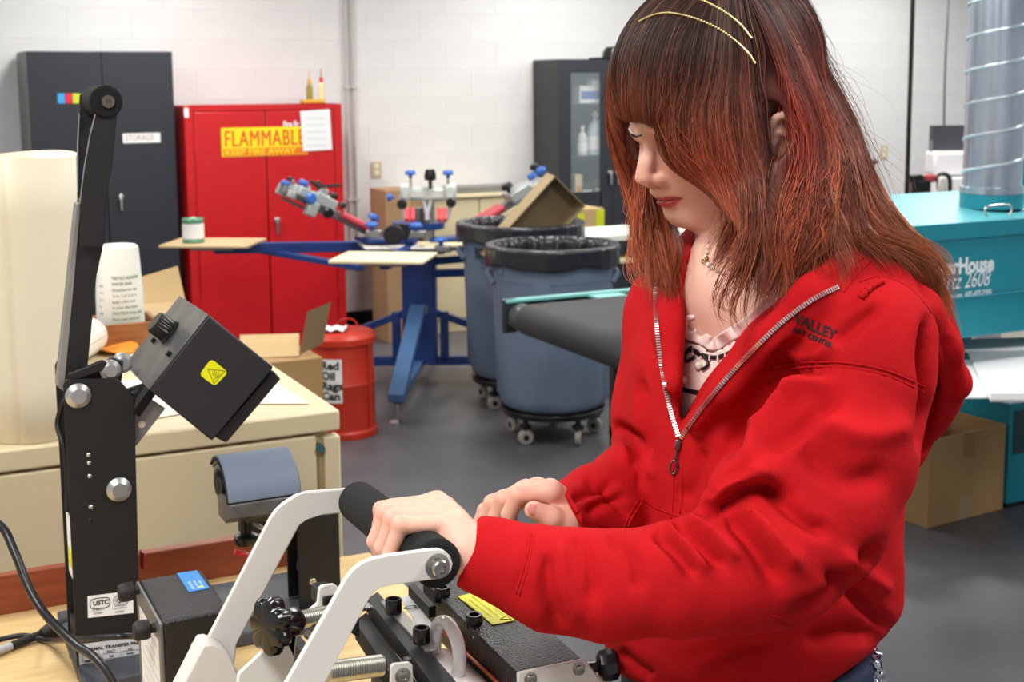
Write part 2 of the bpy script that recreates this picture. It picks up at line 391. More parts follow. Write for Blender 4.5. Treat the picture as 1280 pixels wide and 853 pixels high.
for a, b_, s_ in ((xl, xm-.002, 1), (xm+.002, xr, -1)):
    m = MB(); wx = .1
    m.bx(a, a+(wx if s_ > 0 else .11), yf, yf+.018, .05, zt).bx(b_-(.11 if s_ > 0 else wx), b_, yf, yf+.018, .05, zt)
    m.bx(a+wx, b_-.11+(.01 if s_ < 0 else 0), yf, yf+.018, zt-.09, zt).bx(a+wx, b_-wx, yf, yf+.018, .05, zmid-.0)
    d = m.build('door', M_cab, t)
    MB().bx(a+wx-.003, b_-wx+.003, yf+.006, yf+.01, zmid-.003, zt-.087).build('glass_pane', M_glass, d)
    p = PY(762 if s_ > 0 else 771, 216, yf); knob_handle(d, p.x, yf, p.z, s=1.1)
def bottle(px, D, h, r, z, lab, mt, capm, grp, name='spray_bottle', cat='bottle', y=None):
    x = PY(px, 170, y).x; b0 = thing(name, lab, cat, (x, y, z), grp)
    MB().lathe([(0, 0), (r, 0), (r, h*.5), (r*.8, h*.68), (r*.32, h*.8), (r*.3, h*.88)], (x, y, z+.001), n=20).build('bottle_body', mt, b0)
    m = MB().lathe([(r*.36, h*.86), (r*.36, h*.97), (r*.2, h), (0, h)], (x, y, z+.001), n=14)
    m.build('cap', capm, b0)
    MB().lathe([(r*1.02, h*.12), (r*1.02, h*.42)], (x, y, z+.001), n=20).build('bottle_label', M_paper, b0)
    return b0
M_mat = mat('grey_bottle', (190, 200, 212), .3)
bottle(728, 0, .22, .04, zs[1], 'pale spray bottle, left on middle shelf behind glass', mat('clear_plastic', (205, 210, 200), .3), M_paper, 'bottles in glass cabinet', y=yf+.14)
bottle(744, 0, .33, .062, zs[1], 'large grey-blue jug, right of the spray bottle behind glass', M_mat, M_paper, 'bottles in glass cabinet', 'jug', y=yf+.15)
p = PY(738, 119, yf+.12); q = thing('supply_carton', 'white and blue carton on top shelf behind glass', 'carton', (p.x, yf+.12, zs[0]))
MB().bx(p.x-.1, p.x+.09, yf+.1, yf+.24, zs[0]+.001, zs[0]+.13).build('carton_body', M_paper, q, bevel=.002); MB().bx(p.x-.09, p.x+.06, yf+.097, yf+.1, zs[0]+.03, zs[0]+.09).build('blue_print', mat('carton_blue', (86, 112, 176), .5), q)
p = PY(746, 103, yf+.12); q = thing('paper_stack', 'white folded papers on the carton in glass cabinet', 'papers', (p.x, yf+.12, zs[0]+.13))
MB().bx(p.x-.05, p.x+.08, yf+.1, yf+.2, zs[0]+.132, zs[0]+.175).build('papers', M_paper, q, bevel=.004)
for k, (px, w_, h, cl, lab) in enumerate(((722, .06, .17, (226, 204, 160), 'cream box standing left on lower glass cabinet shelf'), (733, .1, .1, (60, 62, 58), 'dark tin in the middle of lower glass cabinet shelf'), (747, .08, .12, (96, 92, 90), 'grey box right on lower glass cabinet shelf'))):
    p = PY(px, 230, yf+.12); q = thing('supply_box', lab, 'box', (p.x, yf+.12, zs[2]), 'boxes in glass cabinet')
    MB().bx(p.x-w_/2, p.x+w_/2, yf+.1, yf+.24, zs[2]+.001, zs[2]+h).build('box_body', mat('sb%d' % k, cl, .5), q, bevel=.003); MB().bx(p.x-w_/2+.01, p.x+w_/2-.01, yf+.097, yf+.1, zs[2]+.02, zs[2]+h*.5).build('box_label', M_paper if k else mat('orange_print', (214, 150, 60), .5), q)
p = PY(760, 60, yf+.1); q = thing('black_hat', 'black cap lying on top of the glass door cabinet', 'hat', (p.x, yf+.12, zt))
MB().lathe([(.0, .1), (.06, .09), (.085, .05), (.09, 0)], (p.x+.06, yf+.12, zt+.001), n=20).build('crown', M_black2, q)
MB().lathe([(.09, .0), (.15, .002), (.152, .012), (.09, .014)], (p.x+.02, yf+.12, zt+.001), n=24, closed=True).build('brim', M_black2, q)

# ---------------------------------------------------------------- beige low cabinet and tall carton behind the printer
yf = 8.35; x0 = PY(533, 300, yf).x; x1 = PY(664, 300, yf).x; zt = PY(600, 243, yf).z
t = thing('low_cabinet', 'low beige metal cabinet against the wall behind the blue press', 'cabinet', (x0, yf, 0))
MB().bx(x0, x1, yf+.02, YW-.03, 0, zt-.02).build('cabinet_body', M_beige, t, bevel=.004)
MB().bx(x0-.02, x1+.02, yf-.02, YW-.025, zt-.02, zt).build('top', M_beige, t, bevel=.004)
n_ = 2
for k in range(n_):
    a = x0+(x1-x0)*k/n_; b_ = x0+(x1-x0)*(k+1)/n_
    d = MB().bx(a+.006, b_-.006, yf, yf+.02, .1, zt-.03).build('door', M_beige, t, bevel=.005)
    MB().bx(b_-.05, b_-.035, yf-.02, yf, zt-.3, zt-.18).build('handle', M_zinc, d, bevel=.003)
x2 = x0+.1
q = thing('ruler_stack', 'grey metal straightedge lying on top of the low beige cabinet', 'straightedge', (x2, yf+.2, zt))
MB().bx(x0+.25, x1-.05, yf+.12, yf+.3, zt+.001, zt+.045).build('metal_bar', M_cast, q, bevel=.003)
yf2 = 8.2; x0 = PY(483, 300, yf2).x; x1 = PY(532, 300, yf2).x; zt = PY(500, 238, yf2).z
q = thing('tall_carton', 'tall brown cardboard carton standing by the wall behind the blue press', 'box', (x0, yf2, 0))
MB().bx(x0, x1, yf2, yf2+.3, .001, zt).build('carton_body', mat('brown_card', (170, 134, 98), .8, var=.05), q, bevel=.003)
MB().bx((x0+x1)/2-.03, (x0+x1)/2+.03, yf2-.001, yf2, .001, zt).build('tape', mat('tan_tape', (190, 160, 110), .3), q)
# yellow trimmed box and pale boards behind the bins
yb = 7.6; p = PY(735, 275, yb)
q = thing('yellow_edged_box', 'tan box with bright yellow tape beside the glass door cabinet', 'box', (p.x, yb, 0))
a = PY(722, 262, yb); b_ = PY(755, 262, yb)
MB().bx(a.x, b_.x, yb, yb+.3, .001, a.z).build('box_body', M_cardl, q, bevel=.004)
M_lime = mat('lime_tape', (206, 214, 36), .5)
MB().bx(b_.x-.06, b_.x+.001, yb-.002, yb, a.z-.13, a.z-.01).build('yellow_tape', M_lime, q)
MB().bx(a.x-.001, a.x+.05, yb-.002, yb, a.z-.11, a.z-.03).build('yellow_tape', M_lime, q)

# second bench with platen boards (partly behind the woman)
zt = .86; c0 = G(728, 297, zt)
q = thing('work_table', 'narrow dark worktable with white top behind the grey bins', 'table', (c0.x, c0.y, 0))
MB().bx(c0.x, c0.x+1.2, c0.y, c0.y+.45, zt-.035, zt).build('table_top', mat('white_laminate', (236, 240, 228), .4), q, bevel=.004)
MB().bx(c0.x+.02, c0.x+1.18, c0.y+.02, c0.y+.43, zt-.07, zt-.036).build('apron', mat('dark_green', (40, 70, 66), .5), q)
for dx in (.05, 1.15):
    for dy in (.05, .4): MB().bx(c0.x+dx-.02, c0.x+dx+.02, c0.y+dy-.02, c0.y+dy+.02, 0, zt-.07).build('leg', MATS['dark_green'], q)
c1 = G(768, 326, .72)
q = thing('low_stand', 'low dark stand with cream board top beside near grey bin', 'stand', (c1.x, c1.y, 0))
MB().bx(c1.x, c1.x+.6, c1.y, c1.y+.3, .7, .72).build('board_top', mat('cream_board', (226, 210, 170), .5), q, bevel=.003)
MB().bx(c1.x+.0, c1.x+.6, c1.y+.02, c1.y+.28, .0, .699).build('stand_body', mat('dark_stand', (46, 48, 50), .5), q, bevel=.005)
# ================================================================== blue screen printing press
pc = C((523-640)/1650*7.6, 7.6); bx_, by_ = pc.x, pc.y
t = thing('screen_printing_press', 'blue manual carousel screen printing press in front of the red cabinet', 'printing press', (bx_, by_, 0))
ang = YAW
def rv(a, r, z=0):   # radial vector, angle measured from the direction facing the camera's right
    return rt0*(r*math.cos(a))+fw0*(r*math.sin(a))+Vector((0, 0, z))
O = Vector((bx_, by_, 0))
Rm = Matrix((rt0, fw0, zz)).transposed()
zc = .78
MB().box(O+Vector((0, 0, .13+(zc-.13)/2)), (.195, .195, zc-.1), Rm).build('column', M_blue, t, bevel=.006)
pl = MB().box(O+fw0*-.1+Vector((0, 0, .44)), (.1, .004, .045), Rm).build('name_plate', mat('plate_grey', (150, 156, 168), .4, metal=.5), t)
text('RANGER', M_ink, O+fw0*-.1025+rt0*-.043+Vector((0, 0, .43)), rt0, (0, 0, 1), .03, pl, sx=.72)
M_blue2 = mat('steel_blue_enamel', (70, 106, 150), .4)
for k, a in enumerate((-math.pi/2-.06, 0.02, math.pi, math.pi/2)):
    L = 1.0 if k == 0 else .85
    d = rv(a, 1); s = rv(a+math.pi/2, 1); mm = M_blue2 if k == 0 else M_blue
    R2 = Matrix((d, s, zz)).transposed()
    m = MB()
    if k == 0:
        p0 = O+d*.1+Vector((0, 0, .45)); p1 = O+d*L+Vector((0, 0, .135)); dd = (p1-p0); n_ = dd.cross(s).normalized()
        R3 = Matrix((dd.normalized(), s, n_)).transposed(); m.box((p0+p1)/2, (dd.length, .085, .05), R3); m.box(O+d*.5+Vector((0, 0, .115)), (.9, .05, .05), R2)
    else:
        m.box(O+d*(.1+L/2-.05)+Vector((0, 0, .12)), (L, .05, .05), R2)
        p0 = O+d*.1+Vector((0, 0, .4)); p1 = O+d*L*.6+Vector((0, 0, .25)); 
        for a0, a1 in ((p0, p1), (p1, O+d*L+Vector((0, 0, .13)))):
            dd = a1-a0; n_ = dd.cross(s).normalized(); m.box((a0+a1)/2, (dd.length+.02, .04, .04), Matrix((dd.normalized(), s, n_)).transposed())
        m.box(O+d*.14+Vector((0, 0, .26)), (.05, .05, .3), R2)
    leg = m.build('leg', mm, t, bevel=.004)
    e = O+d*(L-.03 if k == 0 else L-.03)
    MB().cyl(e+Vector((0, 0, .012)), e+Vector((0, 0, .1)), .008).lathe([(.0, 0), (.045, 0), (.045, .006), (.015, .014), (0, .014)], e+Vector((0, 0, .001)), n=20).build('levelling_foot', M_zinc, leg)
# lower rotary hub and arms with platens
MB().lathe([(0, 0), (.16, 0), (.16, .05), (.1, .06), (0, .06)], O+Vector((0, 0, zc)), n=32).build('lower_hub', M_blue, t, bevel=.003)
def arm_to(px, py, z, D, name='platen_arm'):
    pass
def platen(cpx, cpy, z, L, W, a, mtl, nm='platen'):
    c = G(cpx, cpy, z); d = rv(a, 1); s = rv(a+math.pi/2, 1)
    R2 = Matrix((d, s, zz)).transposed()
    st = O+Vector((0, 0, zc+.02)); end = c+Vector((0, 0, -.03)); dd = end-st
    R3 = Matrix((dd.normalized(), dd.cross(zz).normalized()*-1, zz)).transposed()
    armo = MB().box((st+end)/2, (dd.length, .05, .06), R3).build('platen_arm', M_blue, t, bevel=.004)
    MB().box(c+Vector((0, 0, -.025)), (L*.5, .07, .03), R2).build('bracket', M_cast, armo, bevel=.004)
    return MB().box(c, (L, W, .018), R2).build(nm, mtl, t, bevel=.006)
M_board = mat('platen_board', (206, 180, 138), .45); M_boardw = mat('inked_platen', (240, 228, 186), .4)
zp = .86
platen(267, 304, zp, .5, .36, math.pi-.1, M_board)
platen(480, 322.5, zp, .48, .36, math.pi-.15, M_boardw)
platen(552, 305, zp-.03, .3, .3, .4, M_boardw)
# long blue cross beams
def beam(pa, pb, w_, h_, name='cross_beam', mm=None):
    dd = pb-pa; s = dd.cross(zz).normalized(); R3 = Matrix((dd.normalized(), -s, dd.normalized().cross(-s))).transposed()
    return MB().box((pa+pb)/2, (dd.length, w_, h_), R3).build(name, mm or M_blue, t, bevel=.003)
beam(P(322, 310, 7.5), P(578, 307, 7.6), .06, .055)
beam(P(330, 314, 7.45), P(452, 335, 7.0), .05, .03)
beam(P(452, 300, 7.3), P(512, 300, 7.45), .2, .02, 'registration_plate')
beam(P(538, 300, 7.5), P(590, 296, 7.5), .14, .02, 'registration_plate')
beam(P(540, 327, 7.5), P(600, 322, 7.6), .05, .04)
beam(P(540, 342, 7.5), P(600, 340, 7.6), .05, .045)
beam(P(452, 308, 7.25), P(538, 308, 7.35), .25, .012, 'white_shim', M_white)
MB().cyl(O+Vector((0, 0, zc)), O+Vector((0, 0, 1.02)), .05, n=20).build('spindle', M_cast, t)
MB().lathe([(0, 0), (.15, 0), (.15, .04), (0, .05)], O+Vector((0, 0, .9)), n=28).build('upper_hub', M_blue, t, bevel=.003)
# print heads: (base px, tip px, depths)
def knob(p, up, r, h, parent, mm, name='knob'):
    up = Vector(up).normalized()
    m = MB().lathe([(0, 0), (r*.35, 0), (r*.35, h*.4), (r, h*.45), (r*1.05, h*.7), (r*.8, h), (0, h)], p, up, n=14)
    return m.build(name, mm, parent)
M_hc = mat('head_casting', (186, 190, 188), .4, metal=.45)
def head(pts, D0, D1, grip, knobs, casts, blacks):
    a = P(*pts[0], D0); b_ = P(*pts[1], D1); d = (b_-a).normalized(); s = d.cross(zz).normalized(); u = s.cross(d)
    R2 = Matrix((d, s, u)).transposed()
    h = MB().box((a+b_)/2, ((b_-a).length, .05, .045), R2).build('print_head', M_cast, t, bevel=.004)
    L = (b_-a).length
    for k in (-1, 1):
        g0 = a+d*(L*grip[0])+s*(.045*k)+u*.01; g1 = a+d*(L*grip[1])+s*(.045*k)+u*.01
        MB().cyl(g0, g1, .02, n=14).build('red_grip', M_redgrip, h)
    for f, sd, uu, r in knobs: knob(a+d*(L*f)+s*sd+u*uu, u if abs(sd) < .1 else s*(1 if sd > 0 else -1), r, r*1.6, h, M_bluek, 'blue_knob')
    for f, sd, uu, sz in casts: MB().box(a+d*(L*f)+s*sd+u*uu, sz, R2).build('clamp_casting', M_hc, h, bevel=.006)
    for f, sd, uu, r in blacks: knob(a+d*(L*f)+s*sd+u*uu, u if abs(sd) < .1 else s*(1 if sd > 0 else -1), r, r*1.8, h, M_black2, 'black_knob')
    return h
head(((462, 290), (352, 235)), 7.4, 7.1, (.05, .38), [(.86, -.05, .04, .028), (.78, .05, .05, .028), (.98, 0, .0, .028), (.8, -.11, 0, .03), (.02, 0, .05, .032)],
     [(.6, 0, .03, (.14, .16, .06)), (.82, 0, .02, (.1, .2, .05)), (.93, .05, .0, (.06, .08, .06)), (.7, -.07, -.04, (.06, .05, .08)), (.5, .05, .0, (.08, .06, .05))],
     [(.55, .05, .05, .024), (.42, -.06, .03, .022), (.6, -.12, -.03, .03), (.9, .07, .05, .02)])
_h = head(((459, 289), (356, 236)), 7.38, 7.12, (.05, .06), [], [(.9, -.03, .02, (.05, .04, .05)), (.75, .07, .06, (.04, .05, .04)), (.66, -.05, .07, (.05, .04, .05)), (.95, -.06, -.02, (.05, .03, .04)), (.56, .03, .06, (.03, .1, .03))], [(.7, .0, .09, .018), (.48, .02, .06, .026)])
for f_, a0, a1 in ((.6, (388, 226), (408, 244)), (.5, (397, 233), (426, 232)), (.7, (366, 226), (380, 250)), (.8, (352, 248), (384, 262))):
    MB().tube([P(*a0, 7.15), P(*a1, 7.2)], .009, n=8).build('lever_rod', M_black2 if f_ < .65 else MATS['pale_casting0'] if 'pale_casting0' in MATS else M_cast, _h)
head(((586, 286), (684, 226)), 7.5, 7.65, (.04, .42), [(.97, .04, .05, .03), (.9, -.05, .03, .028)],
     [(.65, 0, .03, (.14, .16, .06)), (.85, 0, .02, (.1, .2, .05)), (.95, .05, .0, (.06, .08, .06))],
     [(.55, .05, .07, .03), (.62, -.06, .05, .026), (.97, -.05, .07, .026)])
# central upright head facing the camera
a = P(536, 300, 7.3); b_ = P(536, 236, 7.8)
h = MB().box(P(536, 272, 7.55), (.06, .12, .26), Rm).build('print_head', M_cast, t, bevel=.006)
MB().box(P(536, 242, 7.5), (.27, .07, .075), Rm).build('clamp_casting', mat('pale_casting', (216, 222, 216), .35, metal=.3), h, bevel=.02)
MB().box(P(507, 240, 7.48), (.06, .09, .1), Rm).build('clamp_casting', MATS['pale_casting'], h, bevel=.02)
MB().box(P(563, 240, 7.48), (.07, .09, .1), Rm).build('clamp_casting', MATS['pale_casting'], h, bevel=.02)
MB().cyl(P(513, 236, 7.45), P(513, 222, 7.45), .007, n=8).cyl(P(560, 236, 7.45), P(560, 222, 7.45), .007, n=8).build('screw', M_zinc, h)
knob(P(513, 223, 7.45), (0, 0, 1), .03, .045, h, M_bluek, 'blue_knob'); knob(P(560, 223, 7.45), (0, 0, 1), .03, .045, h, M_bluek, 'blue_knob')
knob(P(493, 247, 7.4), -rt0, .022, .04, h, M_bluek, 'blue_knob')
knob(P(538, 236, 7.45), (0, 0, 1), .032, .11, h, M_black2, 'black_knob')
knob(P(503, 255, 7.45), -fw0, .028, .04, h, M_black2, 'black_knob'); knob(P(564, 253, 7.45), -fw0, .028, .04, h, M_black2, 'black_knob')
for px in (509, 516, 549, 556): MB().cyl(P(px, 262, 7.4), P(px, 276, 7.3), .014, n=12).build('red_grip', M_redgrip, h)
for px in (500, 528, 540, 566): MB().cyl(P(px, 244, 7.5), P(px+(7 if px < 536 else -7), 275, 7.45), .012, n=10).build('strut', mat('pale_strut', (200, 202, 204), .4, metal=.6), h)
# blue knobs on the registration plates
for px, py in ((465, 283), (520, 284), (551, 302)):
    k_ = knob(P(px, py+5, 7.25), (0, 0, 1), .035, .045, t, M_bluek, 'blue_knob')
    MB().box(P(px+3, py+9, 7.25), (.09, .05, .04), Rm).build('clamp_casting', M_cast, t, bevel=.008)
MB().lathe([(0, 0), (.055, 0), (.055, .04), (0, .04)], P(492, 293, 7.2), -fw0, n=20).build('rubber_wheel', M_rub, t, bevel=.006)
MB().lathe([(0, 0), (.05, 0), (.05, .03), (0, .03)], P(502, 290, 7.35), -fw0, n=20).build('rubber_wheel', M_rub, t, bevel=.006)
# tin on the left platen
p = G(242, 303, zp+.01); q = thing('ink_tin', 'small white labelled tin standing on the left platen board', 'tin', p)
MB().lathe([(0, 0), (.058, 0), (.06, .004), (.058, .008), (.058, .122), (.061, .126), (.058, .132), (.053, .128), (0, .126)], p+Vector((0, 0, .001)), n=28).build('tin_body', mat('tin_green', (96, 150, 120), .35, metal=.3), q)
MB().lathe([(.0588, .022), (.0588, .105)], p+Vector((0, 0, .001)), n=28).build('tin_label', M_paper, q)

# ================================================================== grey bins on dollies
def make_bin(c, lab, zr=.95, r=.315, col=None):
    z0 = .165; t = thing('trash_can', lab, 'trash can', (c.x, c.y, 0), 'grey rubbish bins')
    H = zr-z0
    prof = [(0, z0), (r*.74, z0), (r*.8, z0+.02), (r*.83, z0+.06), (r*.845, z0+.3), (r*.88, z0+H*.80), (r*.93, z0+H*.805), (r*.945, z0+H*.95), (r*1.0, z0+H*.955), (r*1.01, z0+H*.99), (r*.99, zr), (r*.945, zr), (r*.92, z0+H*.8), (r*.78, z0+.1), (0, z0+.08)]
    n = 72; m = MB(); vs = []
    for i, (rr, z) in enumerate(prof):
        for j in range(n):
            q = 2*math.pi*j/n; k = 0
            dq = min(abs(((q-qa+math.pi) % (2*math.pi))-math.pi) for qa in (.9, .9+math.pi/2, .9+math.pi, .9+math.pi*1.5))
            if 3 <= i <= 5 and dq < .16: k = .016
            vs.append((c.x+(rr+k)*math.cos(q), c.y+(rr+k)*math.sin(q), z))
    m.add(vs, [(i*n+j, i*n+(j+1) % n, (i+1)*n+(j+1) % n, (i+1)*n+j) for i in range(len(prof)-1) for j in range(n)])
    m.build('bin_body', M_brute, t, angle=50)
    # side handles and the liner
    for sgn in (-1, 1):
        h = MB(); pts = [c+rt0*(sgn*(r*.9+.0))+fw0*-.07+Vector((0, 0, z0+H*.78)), c+rt0*(sgn*(r*.99))+fw0*-.05+Vector((0, 0, z0+H*.83)), c+rt0*(sgn*(r*.99))+fw0*.05+Vector((0, 0, z0+H*.83)), c+rt0*(sgn*(r*.9))+fw0*.07+Vector((0, 0, z0+H*.78))]
        h.tube(pts, .016, n=8).build('handle', M_brute, t)
    def lin_(u, v):
        q = 2*math.pi*u; w_ = (math.sin(q*17)+math.sin(q*29+1)+.6*math.sin(q*43))*.0025
        if v < .42: rr = r*1.035+w_*.35; z = zr-.085*(1-v/.42)*(1+.10*math.sin(q*5)+.04*math.sin(q*9))+.004
        elif v < .58: rr = r*(1.035-.155*(v-.42)/.16)+w_*.5; z = zr+.009
        else: rr = r*.88-(v-.58)*r*.40+w_*2.5; z = zr-(v-.58)/.42*.55
        return Vector((c.x+rr*math.cos(q), c.y+rr*math.sin(q), z))
    MB().sheet(lin_, 220, 26, True).build('bin_liner', M_liner, t, solid=.0015, angle=180)
    MB().lathe([(0, 0), (r*.8, 0), (r*.82, .03), (0, .03)], (c.x, c.y, .13), n=36).build('dolly', M_black2, t, bevel=.004)
    for k in range(5):
        q = 2*math.pi*k/5+.55+.5; w0 = Vector((c.x+r*.68*math.cos(q), c.y+r*.68*math.sin(q), 0))
        ax = Vector((math.cos(q+.9), math.sin(q+.9), 0))
        cs = MB().cyl(w0+Vector((0, 0, .08)), w0+Vector((0, 0, .131)), .014).box(w0+Vector((0, 0, .09)), (.045, .045, .02)).build('caster_fork', M_black2, t, bevel=.003)
        MB().lathe([(0, -.016), (.03, -.016), (.038, -.01), (.038, .01), (.03, .016), (0, .016)], w0+Vector((0, 0, .0385)), ax, n=20).build('wheel', mat('grey_wheel', (150, 146, 138), .5), cs)
        MB().lathe([(0, -.02), (.014, -.02), (.014, .02), (0, .02)], w0+Vector((0, 0, .0385)), ax, n=12).build('wheel_hub', M_black2, cs)
    return t
cA = C((651-640)/1650*7.06, 7.06); cB = C((691-640)/1650*6.36, 6.36)
tA = make_bin(cA, 'grey wheeled trash can holding a cardboard tray, further left of the pair', r=.335, zr=.985)
tB = make_bin(cB, 'grey wheeled trash can with empty black liner, nearer of the pair')
# raised lettering on the far bin
def wrapfn(c, R):
    def f(q):
        d = Vector((q.x-c.x, q.y-c.y, 0)); th = d.normalized()*R; return Vector((c.x+th.x, c.y+th.y, q.z))
    return f
d_ = (P(593, 320, 6.7)-cA); d_.z = 0; d_.normalize(); s_ = Vector((-d_.y, d_.x, 0))
if s_.dot(rt0) < 0: s_ = -s_
o_ = cA+d_*.31; zt_ = P(593, 328, 6.68).z
text('BRUTE', mat('dark_emboss', (44, 54, 68), .6), Vector((o_.x, o_.y, zt_))+s_*-.09, s_, (0, 0, 1), .075, tA, sx=.85, bold=.003, proj_fn=wrapfn(cA, .335*.94+.002))
for dz in (.03, .055):
    text('44 GALLON' if dz < .04 else '166.5 L', MATS['dark_emboss'], Vector((o_.x, o_.y, zt_-dz))+s_*-.05, s_, (0, 0, 1), .022, tA, sx=.8, proj_fn=wrapfn(cA, .335*.94+.002))
# small badge on near bin
p_ = P(622, 343, 6.2); d2 = (p_-cB); d2.z = 0; d2.normalize()
s2 = Vector((-d2.y, d2.x, 0)); MB().box(cB+d2*(.315*.935)+Vector((0, 0, P(622, 343, 6.1).z)), (.05, .012, .035), Matrix((s2, d2, zz)).transposed()).build('moulded_badge', M_brute, tB, bevel=.004)
# cardboard tray standing in the far bin
Dt = 6.9
pa, pb, pc_, pd = P(622, 300, Dt-.12), P(694, 220, Dt-.05), P(732, 258, Dt+.02), P(690, 308, Dt-.1)
q = thing('cardboard_tray', 'shallow open cardboard tray tilted up in the far grey bin', 'box', (cA.x, cA.y, .9))
ex = (pb-pa); ey = (pc_-pb); nn = ex.cross(ey).normalized()
if nn.dot(fw0) < 0: nn = -nn
A, B = pa-ex*.25, pb; Cc = pb+ey; Dd = A+ey
dp = nn*.12
m = MB(); th_ = .004
def slab(m, a, b_, c, d, n_): m.prism([a, b_, c, d], n_*th_)
slab(m, A+dp, B+dp, Cc+dp, Dd+dp, nn); m.build('tray_floor', mat('tray_inside', (128, 110, 80), .8), q)
for a, b_, o_ in ((A, B, ey), (B, Cc, -ex), (Cc, Dd, -ey), (Dd, A, ex)):
    MB().prism([a, b_, b_+dp, a+dp], o_.normalized()*.005).build('tray_side', mat('tray_card', (158, 138, 104), .8), q)

# ================================================================== red oily-waste can and cartons on the floor
pcn = C((421-640)/1650*6.45, 6.45)
zc_ = .68
q = thing('waste_can', 'red metal oily waste can with white label in front of red cabinet', 'trash can', (pcn.x, pcn.y, 0))
M_rc = mat('red_orange_enamel', (206, 52, 28), .4, var=.1, vscale=10)
rC = .168
zt = P(432, 409, 6.5).z-.01
MB().lathe([(0, 0), (rC*1.04, 0), (rC*1.05, .03), (rC*.99, .04), (rC*1.0, zt*.5), (rC*1.02, zt*.52), (rC*.99, zt*.54), (rC*.95, zt-.05), (rC*1.0, zt-.045)], (pcn.x, pcn.y, .001), n=40).build('can_body', M_rc, q)
MB().lathe([(rC*1.0, -.055), (rC*1.06, -.05), (rC*1.06, -.02), (rC*.95, 0), (0, .0)], (pcn.x, pcn.y, zt), n=40).build('lid', M_rc, q)
d_ = -fw0
def onc(u, z, R): 
    a = math.atan2(-fw0.y, -fw0.x)+u; return Vector((pcn.x+R*math.cos(a), pcn.y+R*math.sin(a), z))
zl0 = P(430, 500, 6.35).z; zl1 = P(430, 446, 6.35).z
MB().sheet(lambda u, v: onc(-.95+u*1.1, zl0+(zl1-zl0)*v, rC*1.03), 20, 3).build('paper_label', M_paper, q)
def wr(qv):
    d = Vector((qv.x-pcn.x, qv.y-pcn.y, 0)).normalized()*(rC*1.04); return Vector((pcn.x+d.x, pcn.y+d.y, qv.z))
for k, s__ in enumerate(('Red', 'Oil', 'Rags', 'Can')):
    text(s__, mat('green_black_print', (20, 40, 24), .6), pcn+Vector((0, 0, zl1-.05-k*.05))+fw0*-.16+rt0*-.075, rt0, (0, 0, 1), .055, q, proj_fn=wr, bold=.002)
MB().tube([pcn+rt0*.15+fw0*-.085+Vector((0, 0, zt*.1)), pcn+rt0*.152+fw0*-.085+Vector((0, 0, zt*.9))], .006).tube(spline([pcn+rt0*-.03+fw0*.13+Vector((0, 0, zt-.05)), pcn+rt0*-.03+fw0*.14+Vector((0, 0, zt+.02)), pcn+rt0*.05+fw0*.14+Vector((0, 0, zt+.03)), pcn+rt0*.1+fw0*.11+Vector((0, 0, zt-.05))]), .004).build('bail_handle', M_rc, q)
e_ = thing('paper_litter', 'crumpled white sheets lying on the lid of red waste can', 'paper', (pcn.x, pcn.y, zt))
MB().sheet(lambda u, v: Vector((pcn.x, pcn.y, zt+.008+.012*abs(math.sin(u*7+v*4))))+rt0*(-.09+.12*u)+fw0*(-.07+.13*v), 12, 12).build('sheet', M_paper, e_, solid=.0015, angle=180)
# open carton behind flat file
Dc = 5.7
z1 = P(403, 447, Dc).z; c0 = P(403, 447, Dc)
q = thing('open_carton', 'open cardboard box with one flap up beside red waste can', 'box', (c0.x, c0.y, 0))
wbx = .4; dbx = .3
MB().bx(c0.x-wbx, c0.x, c0.y, c0.y+dbx, .001, z1).build('carton_body', M_card, q, bevel=.002)
fl = [(c0.x, c0.y, z1), (c0.x, c0.y+dbx, z1), (c0.x+.03, c0.y+dbx+.02, z1+.2), (c0.x+.05, c0.y, z1+.15)]
pf = [P(374, 444, Dc+.05), P(403, 430, Dc+.2), P(413, 378, Dc+.2), P(384, 390, Dc+.05)]
MB().prism(pf, (.004, .003, 0)).build('flap', mat('flap_card', (142, 118, 84), .8), q)
MB().prism([P(300, 420, Dc+.3), P(374, 418, Dc+.3), P(374, 446, Dc), P(300, 449, Dc)], (0, 0, .004)).build('flap', M_cardl, q)
MB().box(P(358, 458, Dc-.03), (.04, .003, .04), Matrix((rt0, fw0, zz)).transposed()).build('printed_mark', mat('mark', (110, 86, 60), .7), q)

# ================================================================== conveyor dryer
xk, yk = 2.18, 4.56; zk = .9
cL = G(630, 375, zk); xk, yk = cL.x, cL.y; ynear = yk-1.05
XD0 = 2.95; XD1 = 5.6
t = thing('conveyor_dryer', 'teal conveyor dryer with black belt, white lettering and hooded oven', 'dryer', (xk, yk, 0))
M_tealr = mat('teal_rail', (120, 190, 186), .4); M_dk = mat('dark_bracket', (34, 44, 46), .4)
for yy in (yk, ynear):
    MB().bx(xk, XD0+.3, yy-.02, yy+.02, zk-.012, zk).build('top_rail', M_tealr, t, bevel=.002)
    MB().bx(xk+.0, XD0+.3, yy-.004, yy+.004, zk-.12, zk-.012).build('side_rail', M_dk, t, bevel=.002)
    MB().bx(xk-.005, xk+.05, yy-.012, yy+.012, zk-.13, zk).build('end_bracket', M_dk, t, bevel=.002)
    MB().cyl((xk+.02, yy-.012, zk-.09), (xk+.02, yy-.03, zk-.09), .012, n=6).build('bolt', M_zinc, t)
zr_ = zk-.068; rr_ = .058
MB().cyl((xk+.06, ynear+.02, zr_), (xk+.06, yk-.02, zr_), rr_*.92, n=28).build('roller', mat('roller_grey', (86, 90, 92), .4, metal=.4), t)
